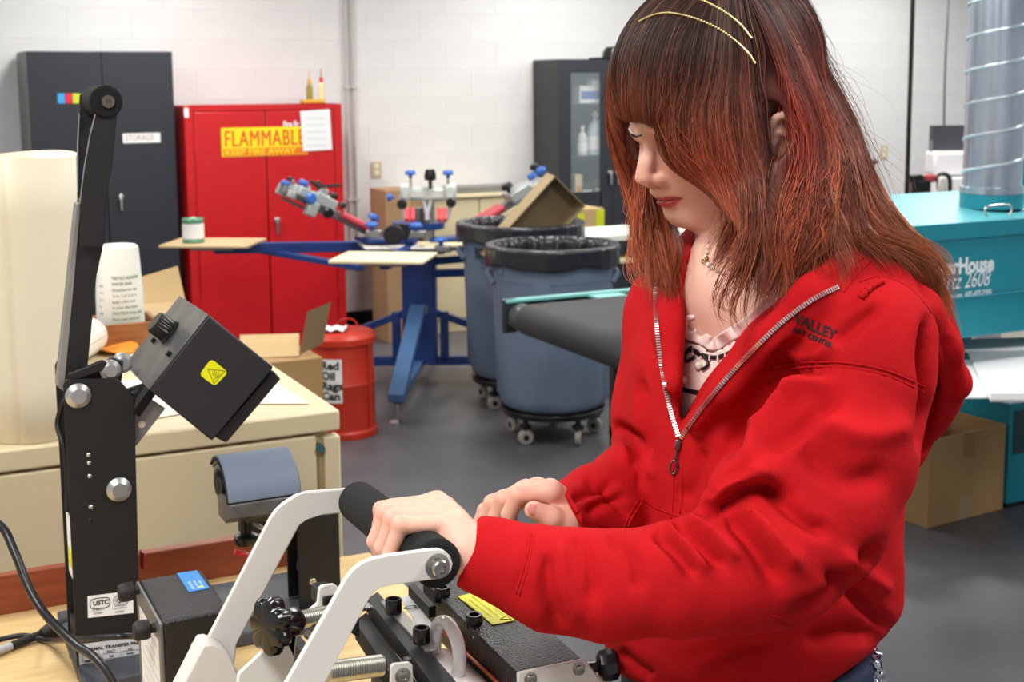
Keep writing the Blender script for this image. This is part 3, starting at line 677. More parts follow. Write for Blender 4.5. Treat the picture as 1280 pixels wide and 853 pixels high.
def beltf(u, v):
    y = ynear+.1+(yk-.1-ynear-.1)*v
    pth = [(XD0+.25, zr_+rr_)] + [(xk+.06-rr_*math.sin(a), zr_+rr_*math.cos(a)) for a in np.linspace(0, math.pi, 14)] + [(XD0+.25, zr_-rr_)]
    i = min(int(round(u*(len(pth)-1))), len(pth)-1); return Vector((pth[i][0], y, pth[i][1]))
MB().sheet(beltf, 16, 4).build('belt', M_belt, t, solid=.004, angle=60)
MB().bx(xk+.36, xk+.5, yk-.1, yk-.02, zk-.014, zk-.006).build('rail_strap', M_tealr, t)
for yy in (yk-.02, ynear+.02):
    lg = MB().bx(xk+.47, xk+.52, yy-.02, yy+.02, .08, zk-.1).build('leg', M_dk, t, bevel=.002)
    MB().lathe([(0, -.015), (.04, -.015), (.04, .015), (0, .015)], (xk+.495, yy, .041), (0, 1, 0), n=20).build('wheel', M_rub, lg)
MB().bx(xk+.47, xk+.52, ynear, yk, .3, .34).build('leg_brace', M_dk, t)
yo = 3.3; yb_ = 4.25
zb_ = PY(1200, 424, yo).z; zf = PY(1200, 278, yo).z; zt = G(1150, 252, 1.30).z
m = MB(); ins = .02
m.add([(XD0, yo, zb_), (XD1, yo, zb_), (XD1, yo, zf), (XD0, yo, zf), (XD0, yb_, zb_), (XD1, yb_, zb_), (XD1, yb_, zf), (XD0, yb_, zf)],
      [(0, 1, 2, 3), (4, 7, 6, 5), (0, 3, 7, 4), (1, 5, 6, 2), (0, 4, 5, 1), (3, 2, 6, 7)])
oven = m.build('oven_body', M_teal, t, bevel=.006)
m = MB(); yr0, yr1 = yo+.2, yb_-.25; zh = zf+.02
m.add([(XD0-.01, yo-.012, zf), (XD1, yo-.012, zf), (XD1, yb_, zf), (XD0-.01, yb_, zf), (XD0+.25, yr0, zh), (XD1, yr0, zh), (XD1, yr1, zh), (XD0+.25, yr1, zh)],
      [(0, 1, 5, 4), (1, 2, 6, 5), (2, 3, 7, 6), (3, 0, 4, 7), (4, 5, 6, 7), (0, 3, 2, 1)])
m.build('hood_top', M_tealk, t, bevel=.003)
MB().bx(XD0-.01, XD1, yo-.014, yo-.001, zf-.055, zf-.0).build('hood_lip', M_teal, t, bevel=.002)
MB().bx(XD0, XD1, yo-.008, yo-.001, zb_+.14, zb_+.145).build('panel_seam', M_teal, t, bevel=.001)
m = MB(); h0 = G(1233, 272, zf+.01); h1 = G(1262, 270, zf+.01)
m.tube(spline([h0, h0+Vector((0, 0, .035)), h1+Vector((0, 0, .035)), h1], 6), .004).build('lid_handle', M_zinc, t)
# lettering: right-aligned lines, the left part is behind the woman
M_silver = mat('silver_print', (220, 232, 238), .45)
pr = PY(1242, 334, yo-.001); text('PowerHouse', M_silver, (pr.x, yo-.002, pr.z-.01), (1, 0, 0), (0, 0, 1), .073, oven, sx=.84, align='RIGHT', bold=.0028)
pr = PY(1236, 357, yo-.001); text('Quartz 2608', M_silver, (pr.x, yo-.002, pr.z), (1, 0, 0), (0, 0, 1), .078, oven, sx=.74, align='RIGHT', shear=.25)
pr = PY(1239, 369, yo-.001); text('powerhouse.com  602-437-2305', M_silver, (pr.x, yo-.002, pr.z), (1, 0, 0), (0, 0, 1), .03, oven, sx=.72, align='RIGHT', bold=.0008)
# base frame below the oven
for xx in (XD0+.1, 4.16): MB().bx(xx, xx+.06, yb_-.1, yb_-.04, 0, zb_).build('leg', M_teal, t, bevel=.003)
MB().bx(5.0, 5.06, yo+.04, yo+.1, 0, zb_).build('leg', M_teal, t, bevel=.003)
p0 = G(1258, 638, 0)+Vector((.01, .01, 0)); zt_ = PY(1256, 507, p0.y).z
t3 = thing('control_cabinet', 'teal metal control cabinet on the floor under the dryer at right edge', 'cabinet', (p0.x, p0.y, 0))
MB().bx(p0.x, p0.x+.5, p0.y, p0.y+.35, .02, zt_).build('cabinet_body', M_teal, t3, bevel=.004)
MB().bx(p0.x+.02, p0.x+.5, p0.y-.006, p0.y+.001, zt_-.21, zt_-.03).build('recessed_panel', mat('dark_teal', (26, 62, 66), .5), t3, bevel=.01)
MB().bx(p0.x+.01, p0.x+.49, p0.y+.01, p0.y+.33, 0, .02).build('plinth', M_black2, t3)
# spiral duct
cd = C(602/1650*4.72, 4.72); rd = .102
t3 = thing('spiral_duct', 'galvanised spiral duct rising from the top of the teal dryer', 'duct', (cd.x, cd.y, zf))
M_galv = mat('galvanised', (196, 204, 214), .26, metal=.85, col2=(160, 172, 188), vscale=3, wave=(6, 6, 1))
MB().lathe([(rd, 0), (rd, CEIL-zf-.022)], (cd.x, cd.y, zf+.022), n=64).build('duct_pipe', M_galv, t3)
pts = []; N = 1100; pitch = .118
for i in range(N):
    a = 2*math.pi*i/64; z = zf+.1+pitch*i/64
    if z > CEIL-.02: break
    pts.append((cd.x+(rd+.001)*math.cos(a), cd.y+(rd+.001)*math.sin(a), z))
MB().tube(pts, .005, n=6).build('spiral_seam', mat('bright_seam', (225, 230, 236), .3, metal=.7), t3)
MB().lathe([(rd+.006, .02), (rd+.008, .02), (rd+.008, .07), (rd+.002, .072)], (cd.x, cd.y, zf), n=64).build('collar', M_teal, t3)
MB().lathe([(rd+.004, .07), (rd+.009, .072), (rd+.009, .095), (rd+.002, .097)], (cd.x, cd.y, zf), n=64).build('clamp_band', M_galv, t3)
# white tray under the dryer
t3 = thing('white_tray', 'bright white folded sheet metal tray under the teal dryer at right', 'tray', G(1240, 480, .76))
M_wt = mat('bright_white', (246, 246, 248), .4)
hplate([(1206, 428), (1330, 424), (1360, 500), (1238, 500), (1212, 446)], .76, .006).build('tray_top', M_wt, t3)
MB().prism([G(1238, 489, .762), G(1360, 489, .762), G(1360, 500, .762), G(1238, 500, .762)], (0, 0, .02)).build('front_lip', M_wt, t3)
MB().prism([G(1206, 428, .762), G(1330, 424, .762), G(1330, 436, .762), G(1206, 441, .762)], (0, 0, .012)).build('back_lip', M_wt, t3)
hplate([(1150, 450), (1215, 450), (1238, 496), (1150, 496)], .752, .006).build('side_wing', M_wt, t3)
m = MB()
for px, py in ((1345, 492), (1320, 440)):
    p = G(px, py, .75); m.cyl(p, (p.x, p.y, 0), .012, n=10)
m.build('support_post', M_black2, t3)
# cardboard box with maroon cloth
zb2 = .355
a0 = G(1159, 662, 0); a1 = G(1253, 637, 0); u2 = (a1-a0); W2 = u2.length; u2.normalize(); v2 = Vector((-u2.y, u2.x, 0)); dd2 = .34
q = thing('cardboard_box', 'open brown cardboard box on the floor beneath the dryer, beside teal cabinet', 'box', a0)
R4 = Matrix((u2, v2, zz)).transposed()
def bxl(a, b_, c, d, z0, z1): return MB().box(a0+u2*((a+b_)/2)+v2*((c+d)/2)+Vector((0, 0, (z0+z1)/2)), (b_-a, d-c, z1-z0), R4)
bxl(0, W2, 0, .006, 0.002, zb2).build('box_side', M_card, q); bxl(0, W2, dd2-.006, dd2, 0.002, zb2).build('box_side', M_card, q)
bxl(0, .006, .006, dd2-.006, 0.002, zb2).build('box_side', M_card, q); bxl(W2-.006, W2, .006, dd2-.006, 0.002, zb2).build('box_side', M_card, q)
bxl(.006, W2-.006, .006, dd2-.006, 0.002, .008).build('box_bottom', M_card, q)
bxl(W2*.44, W2*.58, -.001, 0, zb2-.1, zb2).build('tape', mat('brown_tape', (150, 112, 66), .35), q); bxl(W2*.4, W2*.56, -.001, 0, .004, .1).build('tape', mat('clear_tape', (170, 146, 116), .2), q)
q2 = thing('maroon_cloth', 'crumpled maroon cloth lying inside the floor box', 'cloth', a0+Vector((0, 0, .2)))
MB().sheet(lambda u, v: a0+u2*(.02+(W2-.04)*u)+v2*(.02+(dd2-.04)*v)+Vector((0, 0, .2+.08*abs(math.sin(u*6+v*3))*abs(math.cos(v*5-u*3)))), 30, 24).build('cloth', mat('maroon', (110, 24, 44), .8), q2, angle=180)

# ================================================================== far right machines
pB = P(1137, 130, 7.2)
t3 = thing('black_pole', 'thin black vertical pole right of the woman, before the wall', 'pole', (pB.x, pB.y, 0))
MB().cyl((pB.x, pB.y, .02), (pB.x, pB.y, CEIL), .0125, n=12).build('pole', M_black2, t3); MB().lathe([(0, 0), (.06, 0), (.06, .02), (0, .02)], (pB.x, pB.y, .001), n=20).build('base_flange', M_black2, t3)
pB = P(1182, 80, 8.6)
t3 = thing('hanging_cable', 'thin grey cable hanging down to the far dark screen', 'cable', (pB.x, pB.y, 2))
pT = P(1186, 0, 8.6)
MB().tube(spline([(pT.x+.02, pT.y, CEIL), pT, P(1183, 50, 8.6), P(1181, 100, 8.6), P(1180, 157, 8.6)]), .008).build('cable', mat('grey_cable', (96, 98, 104), .5), t3)
Df = 8.7
c0 = P(1140, 250, Df)
t3 = thing('far_machine', 'white cabinet machine with dark screen behind the dryer, left of duct', 'machine', (c0.x, c0.y, 0))
RmF = Rm
MB().box(Vector((P(1190, 200, Df).x, P(1190, 200, Df).y, P(1190, 220, Df).z/2)), (.30, .3, P(1190, 220, Df).z), RmF).build('machine_body', mat('white_casing', (236, 234, 236), .45), t3, bevel=.01)
MB().box(P(1186, 203.5, Df-.0), (.26, .2, .155), RmF).build('upper_casing', MATS['white_casing'], t3, bevel=.02)
MB().box(P(1184, 172, Df+.02), (.225, .05, .165), RmF).build('dark_screen', mat('dark_screen', (66, 66, 74), .5), t3, bevel=.004)
MB().box(P(1163, 215, Df-.0), (.012, .02, .42), RmF).build('screen_post', M_cast, t3)
t3 = thing('parts_bench', 'dark bench with grey red-topped tool between pole and far machine', 'bench', (P(1150, 250, 8.2).x, P(1150, 250, 8.2).y, 0))
pp = P(1152, 248, 8.2)
MB().box(Vector((pp.x, pp.y, pp.z/2+.0)), (.32, .3, pp.z-.01), RmF).build('bench_body', mat('grey_bench', (120, 122, 126), .5), t3, bevel=.004)
MB().box(P(1143, 223, 8.15), (.1, .06, .05), RmF).build('clamp_body', M_black2, t3, bevel=.01)
MB().box(P(1162, 223, 8.15), (.07, .05, .05), RmF).build('red_part', mat('dull_red', (176, 62, 66), .5), t3, bevel=.012)
MB().box(P(1150, 234, 8.15), (.12, .06, .09), RmF).build('clamp_body', M_black2, t3, bevel=.01)
MB().tube(spline([P(1174, 245, 8.1), P(1173, 222, 8.1), P(1180, 218, 8.1), P(1187, 224, 8.1), P(1187, 247, 8.1)]), .014).build('hose', M_black2, t3)
MB().box(P(1177, 232, 8.1), (.06, .05, .12), RmF).build('canister', mat('canister', (204, 202, 196), .4), t3, bevel=.02)
t3 = thing('blue_sheet', 'flat bright blue lid lying beyond the teal dryer', 'lid', P(1115, 250, 6.4))
pp = P(1115, 251, 6.4); MB().box(pp, (.16, .2, .02), Rm).build('lid', mat('royal_blue', (50, 74, 190), .5), t3, bevel=.004)
MB().cyl(pp-Vector((0, 0, .011)), (pp.x, pp.y, 0), .02, n=10).build('stand_leg', M_black2, t3)
t3 = thing('dark_machine', 'dark machine with pale top at the right edge behind duct', 'machine', (P(1300, 250, 7.5).x, P(1300, 250, 7.5).y, 0))
pp = P(1303, 240, 7.5); MB().box(Vector((pp.x, pp.y, pp.z/2)), (.26, .4, pp.z), Rm).build('machine_body', mat('pale_casing', (214, 210, 200), .5), t3, bevel=.008)
MB().box(P(1303, 215, 7.5), (.24, .3, .2), Rm).build('dark_head', mat('dark_head', (58, 60, 72), .5), t3, bevel=.02)
MB().box(P(1303, 165, 7.5), (.24, .05, .2), Rm).build('pale_panel', MATS['pale_casing'], t3, bevel=.01)
MB().box(P(1303, 150, 7.45), (.25, .05, .05), Rm).build('dark_bar', M_black2, t3, bevel=.006)
# wooden tip peeking out behind the hair
t3 = thing('wooden_bowl', 'brown bowl shape on black bracket peeking out behind the hair', 'bowl', P(1085, 205, 7.6))
MB().lathe([(0, -.06), (.05, -.05), (.1, -.01), (.105, 0), (.095, 0), (.045, -.035), (0, -.045)], P(1076, 200, 7.6), n=24).build('bowl', mat('bowl_brown', (96, 82, 66), .5), t3)
pp = P(1076, 215, 7.6); MB().cyl(pp, (pp.x, pp.y, 0), .012, n=10).build('stand', M_black2, t3)
# ================================================================== beige flat file cabinet and what stands on it
ZB = .90                                   # bench top
f0 = G(424, 512, 1.07); xr, yf = f0.x, f0.y
t = thing('flat_file', 'beige metal flat file cabinet behind the bench with rolls and box on top', 'cabinet', (xr-.6, yf, 0))
xl = xr-1.25
MB().bx(xl, xr-.02, yf+.02, yf+.95, 0, 1.02).build('cabinet_body', M_beige, t, bevel=.003)
MB().bx(xl-.01, xr, yf-.005, yf+.97, 1.027, 1.07).build('cabinet_top', M_beige, t, bevel=.005)
MB().bx(xr-.035, xr+.0, yf-.004, yf+.03, .0, 1.016).build('corner_post', M_beige, t, bevel=.004)
zd = [1.024, .70, .38, .05]
for k in range(3):
    d = MB().bx(xl+.01, xr-.052, yf-.004, yf+.02, zd[k+1]+.003, zd[k]-.003).build('drawer', M_beige, t, bevel=.003)
    if k: MB().bx(xl+.5, xl+.62, yf-.02, yf-.004, (zd[k]+zd[k+1])/2-.008, (zd[k]+zd[k+1])/2+.008).build('handle', M_zinc, d, bevel=.003)
MB().cyl((xr-.044, yf-.012, .995), (xr-.044, yf+.01, .995), .008, n=12).build('lock', mat('blue_green_brass', (80, 120, 130), .35, metal=.6), t)
ZF = 1.07
# desk mat / papers lying on top
q = thing('loose_sheets', 'white paper sheets lying flat on the beige flat file beside the press', 'paper', G(340, 500, ZF))
MB().prism([G(60, 546, ZF+.002), G(300, 505, ZF+.002), G(388, 505, ZF+.002), G(322, 465, ZF+.002), G(100, 480, ZF+.002)], (0, 0, .001)).build('sheet', mat('off_white_sheet', (232, 226, 208), .6), q)
# paper rolls
M_cream = mat('cream_roll', (240, 230, 204), .6); M_cream2 = mat('pale_roll', (236, 232, 222), .6)
def roll(px, py, r, z1, lab, mm, turns=1.15, lean=(0, 0), grp='paper rolls on the flat file'):
    c = G(px, py, ZF); q = thing('paper_roll', lab, 'paper roll', (c.x, c.y, ZF), grp)
    def fn(u, v):
        a = 2*math.pi*turns*u-1.9; rr = r*(1-.05*u); return Vector((c.x+rr*math.cos(a)+lean[0]*v, c.y+rr*math.sin(a)+lean[1]*v, ZF+.001+(z1-ZF)*v+.004*math.sin(a*2)*v))
    MB().sheet(fn, 90, 6).build('rolled_sheet', mm, q, solid=.0015, angle=180)
roll(42, 538, .108, G(40, 190, ZF).z if 0 else P(40, 191, 2.6).z, 'large cream paper roll standing on flat file at left, tallest', M_cream)
roll(-84, 545, .062, P(0, 380, 2.5).z, 'shorter pale paper roll standing at the left edge of photo', M_cream2)
cc = G(118, 470, ZF)
q = thing('lying_paper_roll', 'white paper roll lying on flat file behind the press lever', 'paper roll', cc)
MB().sheet(lambda u, v: Vector((cc.x-.10+.13*v*1.0, cc.y+.26*v, ZF+.048))+Vector((.045*math.cos(6.8*u)*.9, -.045*math.cos(6.8*u)*.42, .045*math.sin(6.8*u))), 40, 6).build('rolled_sheet', M_cream2, q, solid=.0015, angle=180)
# wooden tray, white container, orange cloth, cardboard sheet
yb = G(185, 432, ZF).y
xa, xb = PY(112, 430, yb).x, PY(203, 430, yb).x; zt_ = PY(160, 405, yb).z
q = thing('wooden_box', 'low wooden box holding a white container on flat file', 'box', ((xa+xb)/2, yb, ZF))
M_oldwood = mat('old_wood', (178, 118, 66), .6, col2=(138, 84, 44), vscale=12, wave=(1, 1, 6))
MB().bx(xa, xb, yb, yb+.012, ZF+.001, zt_).build('front_board', M_oldwood, q, bevel=.002)
MB().bx(xa, xb, yb+.16, yb+.172, ZF+.001, zt_).build('back_board', M_oldwood, q, bevel=.002)
for x in (xa, xb-.012): MB().bx(x, x+.012, yb+.012, yb+.16, ZF+.001, zt_).build('end_board', M_oldwood, q, bevel=.002)
MB().bx(xa+.012, xb-.012, yb+.012, yb+.16, ZF+.001, ZF+.008).build('bottom_board', M_oldwood, q)
ccx = PY(151, 400, yb+.085).x; cy_ = yb+.085; zc0 = ZF+.009; zc1 = PY(151, 306, cy_).z; rr = .058
q = thing('white_container', 'white plastic container with printed label standing in the wooden box', 'container', (ccx, cy_, zc0))
M_hd = mat('white_hdpe', (236, 236, 230), .45)
H_ = zc1-zc0
MB().lathe([(0, 0), (rr*1.03, 0), (rr*1.06, .01), (rr*1.02, H_*.5), (rr*.93, H_*.9), (rr*.89, H_*.98), (rr*.78, H_), (0, H_)], (ccx, cy_, zc0), n=40).build('container_body', M_hd, q)
def lab_(u, v):
    a = math.radians(-122+95*u); R_ = (1.06-.1*v)*rr+.0008
    return Vector((ccx+R_*math.cos(a), cy_+R_*math.sin(a), zc0+.02+(H_*.62)*v))
MB().sheet(lab_, 16, 4).build('printed_label', mat('label_tint', (222, 230, 216), .5), q)
def wl(qv):
    zf_ = (qv.z-zc0)/H_; R_ = (1.062-.13*max(0, zf_-.0))*rr+.0012; a = math.radians(-122)+(qv.x-ccx)/rr
    return Vector((ccx+R_*math.cos(a), cy_+R_*math.sin(a), qv.z))
M_gp = mat('grey_green_print', (120, 130, 118), .6)
lines = ['TEXTILE ADHESIVE', 'WATER BASE', 'Directions for use', 'shake well before', 'apply a thin coat', 'to clean the board', 'CAUTION keep away', 'from heat and eyes', 'wash with water', 'NET 1 GALLON']
for k, s_ in enumerate(lines): text(s_, M_gp, (ccx+.004, cy_-.05, zc0+.02+H_*.58-k*.0135*H_/.22), (1, 0, 0), (0, 0, 1), .0105, q, sx=.85, proj_fn=wl, bold=.0002)
for k, s_ in enumerate(['mix', 'one', 'part', 'to', 'ten']): text(s_, M_gp, (ccx-.034, cy_-.05, zc0+.02+H_*.5-k*.018), (1, 0, 0), (0, 0, 1), .011, q, sx=.9, proj_fn=wl)
oc = G(146, 440, ZF)
q = thing('orange_cloth', 'flat orange cloth lying in front of the wooden box', 'cloth', oc)
MB().sheet(lambda u, v: Vector((oc.x+(.052+.008*math.sin(6.28*u*3))*v*math.cos(6.28*u), oc.y+(.06+.008*math.sin(6.28*u*2))*v*math.sin(6.28*u), ZF+.004+.006*math.sin(6.28*u*2)*v*v+.004)), 40, 6, True).build('cloth', mat('bright_orange', (240, 150, 46), .7), q, solid=.003, angle=180)
ca, cb_ = P(188, 400, 3.95), P(243, 392, 3.95)
q = thing('tall_carton', 'pale cardboard carton standing on floor right behind the flat file', 'box', (ca.x, ca.y, 0))
MB().bx(ca.x, cb_.x+.05, ca.y, ca.y+.3, .001, P(215, 398, 3.95).z).build('carton_body', M_cardl, q, bevel=.003)
zt9 = P(215, 398, 3.95).z
MB().prism([(ca.x, ca.y+.3, zt9), (cb_.x+.05, ca.y+.3, zt9), (cb_.x+.05, ca.y+.4, zt9+.1), (ca.x, ca.y+.4, zt9+.06)], (0, .003, 0)).build('flap', M_cardl, q)

# ================================================================== the bench
bc = G(462, 690, ZB); xR, yB = bc.x, bc.y
t = thing('workbench', 'pale plywood topped workbench under the presses with cherry back rail', 'workbench', (xR-.9, yB-.8, 0))
MB().prism([(xR-1.9, yB-1.45, ZB), (.64, yB-1.45, ZB), (.64, 1.42, ZB), (xR, 1.42, ZB), (xR, yB, ZB), (xR-1.9, yB, ZB)], (0, 0, -.04)).build('bench_top', M_ply, t, bevel=.003)
MB().bx(xR-1.9, xR-.10, yB-.002, yB+.018, ZB-.12, PY(60, 711, yB).z).build('back_rail', M_cherry, t, bevel=.002)
MB().bx(xR-1.88, .61, yB-1.4, yB-.04, ZB-.14, ZB-.041).build('apron', M_cherry, t, bevel=.002)
for x in (xR-1.84, .54):
    for y in (yB-1.38, yB-.12): MB().bx(x, x+.06, y, y+.06, 0, ZB-.14).build('leg', M_cherry, t, bevel=.003)

# ================================================================== cap heat press (left machine)
YP = 1.934
YP = G(97, 850, ZB).y
t = thing('cap_heat_press', 'tall black cap heat press with tilted heating block and curved grey platen', 'heat press', (G(130, 845, ZB).x, YP+.04, ZB))
dp = .085
base_px = [(95, 856), (178, 846), (178, 800), (95, 800)]
m = MB(); bxl0 = PY(97, 850, YP).x; bxr0 = PY(178, 845, YP).x
MB().bx(bxl0, PY(425, 700, G(388, 764, ZB+.02).y).x+.01, YP-.0, 2.085, ZB+.001, ZB+.022).build('base_plate', mat('dark_grey_base', (62, 66, 74), .5), t, bevel=.003)
MB().bx(bxl0, PY(178, 845, YP).x, YP-.07, YP, ZB+.001, ZB+.022).build('front_foot', mat('dark_grey_base', (62, 66, 74), .5), t, bevel=.003)
M_bp = M_black
col_px = [(72, 467), (78, 460), (142, 461), (166, 490), (178, 848), (96, 852)]
col_px = [(79, 482), (82, 475), (142, 473), (150, 476), (168, 496), (177, 848), (97, 852), (90, 700)]
yplate(col_px, YP, .004).build('column_plate', M_bp, t, bevel=.0015)
cb_px = [(65, 458), (72, 456), (140, 470), (168, 500), (176, 838), (83, 842), (76, 640)]
pb = [PY(a, b_, YP) for a, b_ in col_px]
back = MB().prism([p+Vector((0, dp-.004, .012 if i < 2 else 0)) for i, p in enumerate(pb)], (0, .004, 0)).build('column_plate', M_bp, t, bevel=.001)
xr_ = min(p.x for p in pb)
MB().bx(PY(97, 800, YP).x+.0, PY(177, 800, YP).x, YP+.004, YP+dp-.004, ZB+.002, PY(100, 790, YP).z).build('lower_housing', M_bp, t)
MB().bx(PY(160, 700, YP).x, PY(170, 700, YP).x, YP+.004, YP+dp-.004, ZB+.1, PY(168, 505, YP).z).build('front_web', M_bp, t)
MB().bx(PY(95, 640, YP).x, PY(97, 640, YP).x+.002, YP+.01, YP+dp-.006, ZB+.03, PY(90, 630, YP).z).build('rear_panel', mat('grey_panel', (86, 86, 88), .5), t, bevel=.001)
rp = PY(94, 700, YP).x-.0008
MB().bx(rp, rp+.0006, YP+.02, YP+dp-.016, PY(90, 735, YP).z, PY(90, 655, YP).z).build('paper_sticker', M_paper, t)
MB().bx(rp-.0004, rp+.0004, YP+.022, YP+dp-.02, PY(90, 722, YP).z, PY(90, 700, YP).z).build('yellow_sticker', M_yel, t)
# cables inside the column
m = MB(); a = PY(82, 560, YP+.04)
m.tube(spline([PY(80, 500, YP+.04), PY(72, 530, YP+.05), PY(80, 560, YP+.03), PY(84, 600, YP+.04), PY(84, 640, YP+.04)]), .004).build('inner_cable', M_rub, t)
for px, py in ((110.5, 569), (111.5, 579), (112, 595.5), (113.5, 634)):
    p = PY(px, py, YP); MB().sph(p, (.0034, .0022, .0034), 12, 8).build('rivet', M_zinc, t)
p = PY(113, 651, YP); MB().sph(p, (.0034, .0012, .0034), 12, 8).build('black_rivet', M_black2, t)
M_pin = mat('satin_pin', (196, 196, 198), .35, metal=.85)
def pin(px, py, y, r, L, nm='pivot_pin', par=None):
    p = PY(px, py, y); MB().lathe([(0, .0), (r*.6, 0), (r*.66, -.001), (r*.70, -.0015), (r, -.006), (r, -.01), (0, -.01)], p+Vector((0, -L, 0)), (0, -1, 0), n=36).build(nm, M_pin, par or t)
    MB().cyl(p+Vector((0, -L+.008, 0)), p+Vector((0, .01, 0)), r*.8, n=24).build('pin_shaft', M_pin, par or t)
pin(97, 494, YP, .0172, .012); pin(148, 611, YP, .0172, .012)
pin(138, 463, YP+.01, .0145, .008); pin(152, 452, YP+.075, .0145, .02)
# tie links at the top of the column
yplate([(80, 474), (128, 455), (140, 447), (155, 452), (152, 478), (120, 472)], YP+.02, .01).build('toggle_link', M_bp, t, bevel=.002)
yplate([(84, 468), (128, 450), (134, 453), (134, 462), (112, 470), (88, 478)], YP+.004, .006).build('toggle_link', M_bp, t, bevel=.002)
# lever
lev = yplate([(99, 252), (130, 304), (121, 345), (108, 466), (76, 476), (88, 360)], YP+.022, .03)
lev = yplate([(100, 250), (131, 250), (130, 304), (121, 345), (109, 466), (80, 478), (92, 350)], YP+.022, .03).build('lever_bar', M_bp, t, bevel=.002)
yplate([(96, 255), (101, 254), (93, 350), (80, 490), (72, 484), (86, 350)], YP+.020, .03).build('lever_side', mat('lit_lever_side', (128, 126, 122), .5), t, bevel=.001)  # black bar's side painted grey, the light it catches put into the colour
yplate([(118, 112), (132, 108), (147, 114), (150, 126), (146, 150), (141, 205), (134, 245), (131, 303), (127, 309), (101, 308), (100, 255), (105, 210), (112, 170), (119, 140)], YP+.0, .006).build('lever_plate', M_bp, t, bevel=.0015)
yplate([(100, 118), (124, 106), (126, 150), (112, 205), (108, 255), (98, 300), (96, 200)], YP+.07, .006).build('lever_plate', M_bp, t, bevel=.0015)
MB().tube([PY(119.6, 141, YP-.001), PY(112.4, 170, YP-.001), PY(105, 212, YP-.001), PY(99.8, 255, YP-.001)], .0009).build('bright_edge', M_zinc, t)
MB().tube([PY(99, 142, YP+.06), PY(97, 180, YP+.06), PY(97, 240, YP+.06)], .0009).build('bright_edge', M_zinc, t)
c = PY(133, 127, YP-.006)
MB().cyl(c, c+Vector((0, .082, 0)), .0222, n=40).build('handle_grip', M_foam, t, bevel=.003)
c2 = PY(135, 127, YP-.008)
MB().lathe([(.0, 0), (.0035, 0), (.0035, .003), (.0085, .003), (.0095, 0), (.0095, -.006), (0, -.006)], c2, (0, -1, 0), n=28).build('cap_screw', mat('dark_steel', (128, 118, 110), .35, metal=.9), t)
# link bar and bolt to the heating block
lk = [(168, 548), (170, 556), (180, 548), (213, 504), (218, 498), (198, 480), (172, 515)]
yplate([(168, 515), (184, 496), (207, 511), (172, 556), (168, 560)], YP+.018, .006).build('link_bar', mat('grey_link', (150, 150, 154), .4, metal=.5), t, bevel=.001)
p = PY(177, 530.5, YP+.018); MB().cyl(p+Vector((0, -.0012, 0)), p, .0052, n=20).build('link_hole', mat('pale_hole', (226, 214, 186), .6), t)
a = PY(160, 488, YP+.02); b_ = PY(186, 505, YP+.02)
m = MB()
for k in range(9):
    f = k/8; q0 = a.lerp(b_, f); m.lathe([(.010, -.0012), (.0145, -.0008), (.0145, .0008), (.010, .0012)], q0, (PY(172, 478, YP+.02)-PY(160, 495, YP+.02)).cross(Vector((0, 1, 0))), n=16)
mcyl = MB().cyl(PY(160, 496, YP+.025), PY(190, 486, YP+.025), .012, n=20)
mcyl.build('adjusting_bolt', M_black2, t)
for k in range(6):
    f = k/5; q0 = PY(162, 496, YP+.02).lerp(PY(184, 500, YP+.02), f); 
MB().cyl(PY(166, 515, YP+.012), PY(190, 482, YP+.012), .0125, n=10).build('knurled_nut', M_black2, t)
# heating block
Yb = YP-.035; DB = .05
while proj(PY(187, 488, Yb)+Vector((0, DB, 0)))[0] > 157.5 and DB < .2: DB += .002
blk_px = [(187, 488), (261, 394), (342.5, 459.5), (265.5, 552)]
hb = yplate(blk_px, Yb, DB).build('heating_block', mat('matt_black_box', (34, 34, 38), .55, bump=.2, bscale=1200), t, bevel=.003)
M_gcap = mat('worn_grey_plate', (112, 112, 113), .38, metal=.5, col2=(90, 90, 93), vscale=30, bump=.2)
eA, eB = PY(187, 488, Yb), PY(261, 394, Yb); ed = (eB-eA).normalized(); nrm = Vector((0, 1, 0)).cross(ed)
if nrm.x > 0: nrm = -nrm
MB().prism([eA+nrm*.0002, eB+nrm*.0002, eB+nrm*.0002+Vector((0, DB, 0)), eA+nrm*.0002+Vector((0, DB, 0))], nrm*.002).build('grey_end_cap', M_gcap, t, bevel=.0006)
yplate([(342.5, 464), (351, 474), (283, 554), (269, 547)], Yb+.01, DB-.02).build('lower_plate', M_bp, t, bevel=.002)
# knob on the end cap: axis square to the cap's outer edge
kax = nrm
kb = PY(0, 0, Yb) if 0 else eA.lerp(eB, .60)+Vector((0, DB*.52, 0))+nrm*.002
m = MB(); R_ = .0165; n = 48
a_, b2, d_ = m.frame(kax); vs = []
prof = [(R_*1.2, 0), (R_*1.2, .002), (R_, .005), (R_, .026), (R_*.93, .029), (R_*.1, .029)]
for i, (r_, z) in enumerate(prof):
    for j in range(n):
        rr2 = r_*(1+(.05*math.cos(j*math.pi) if 2 <= i <= 3 else 0)); q_ = 2*math.pi*j/n
        vs.append(kb+a_*(rr2*math.cos(q_))+b2*(rr2*math.sin(q_))+d_*z)
m.add(vs, [(i*n+j, i*n+(j+1) % n, (i+1)*n+(j+1) % n, (i+1)*n+j) for i in range(len(prof)-1) for j in range(n)]+[tuple(range(5*n, 6*n))])
m.build('dial_knob', M_black2, t)
for f_, g_ in ((.42, .72), (.42, .12)): c9 = eA.lerp(eB, f_)+Vector((0, DB*g_, 0))+nrm*.002; MB().cyl(c9, c9+nrm*.006, .004, n=12).build('set_screw', M_black2, t)
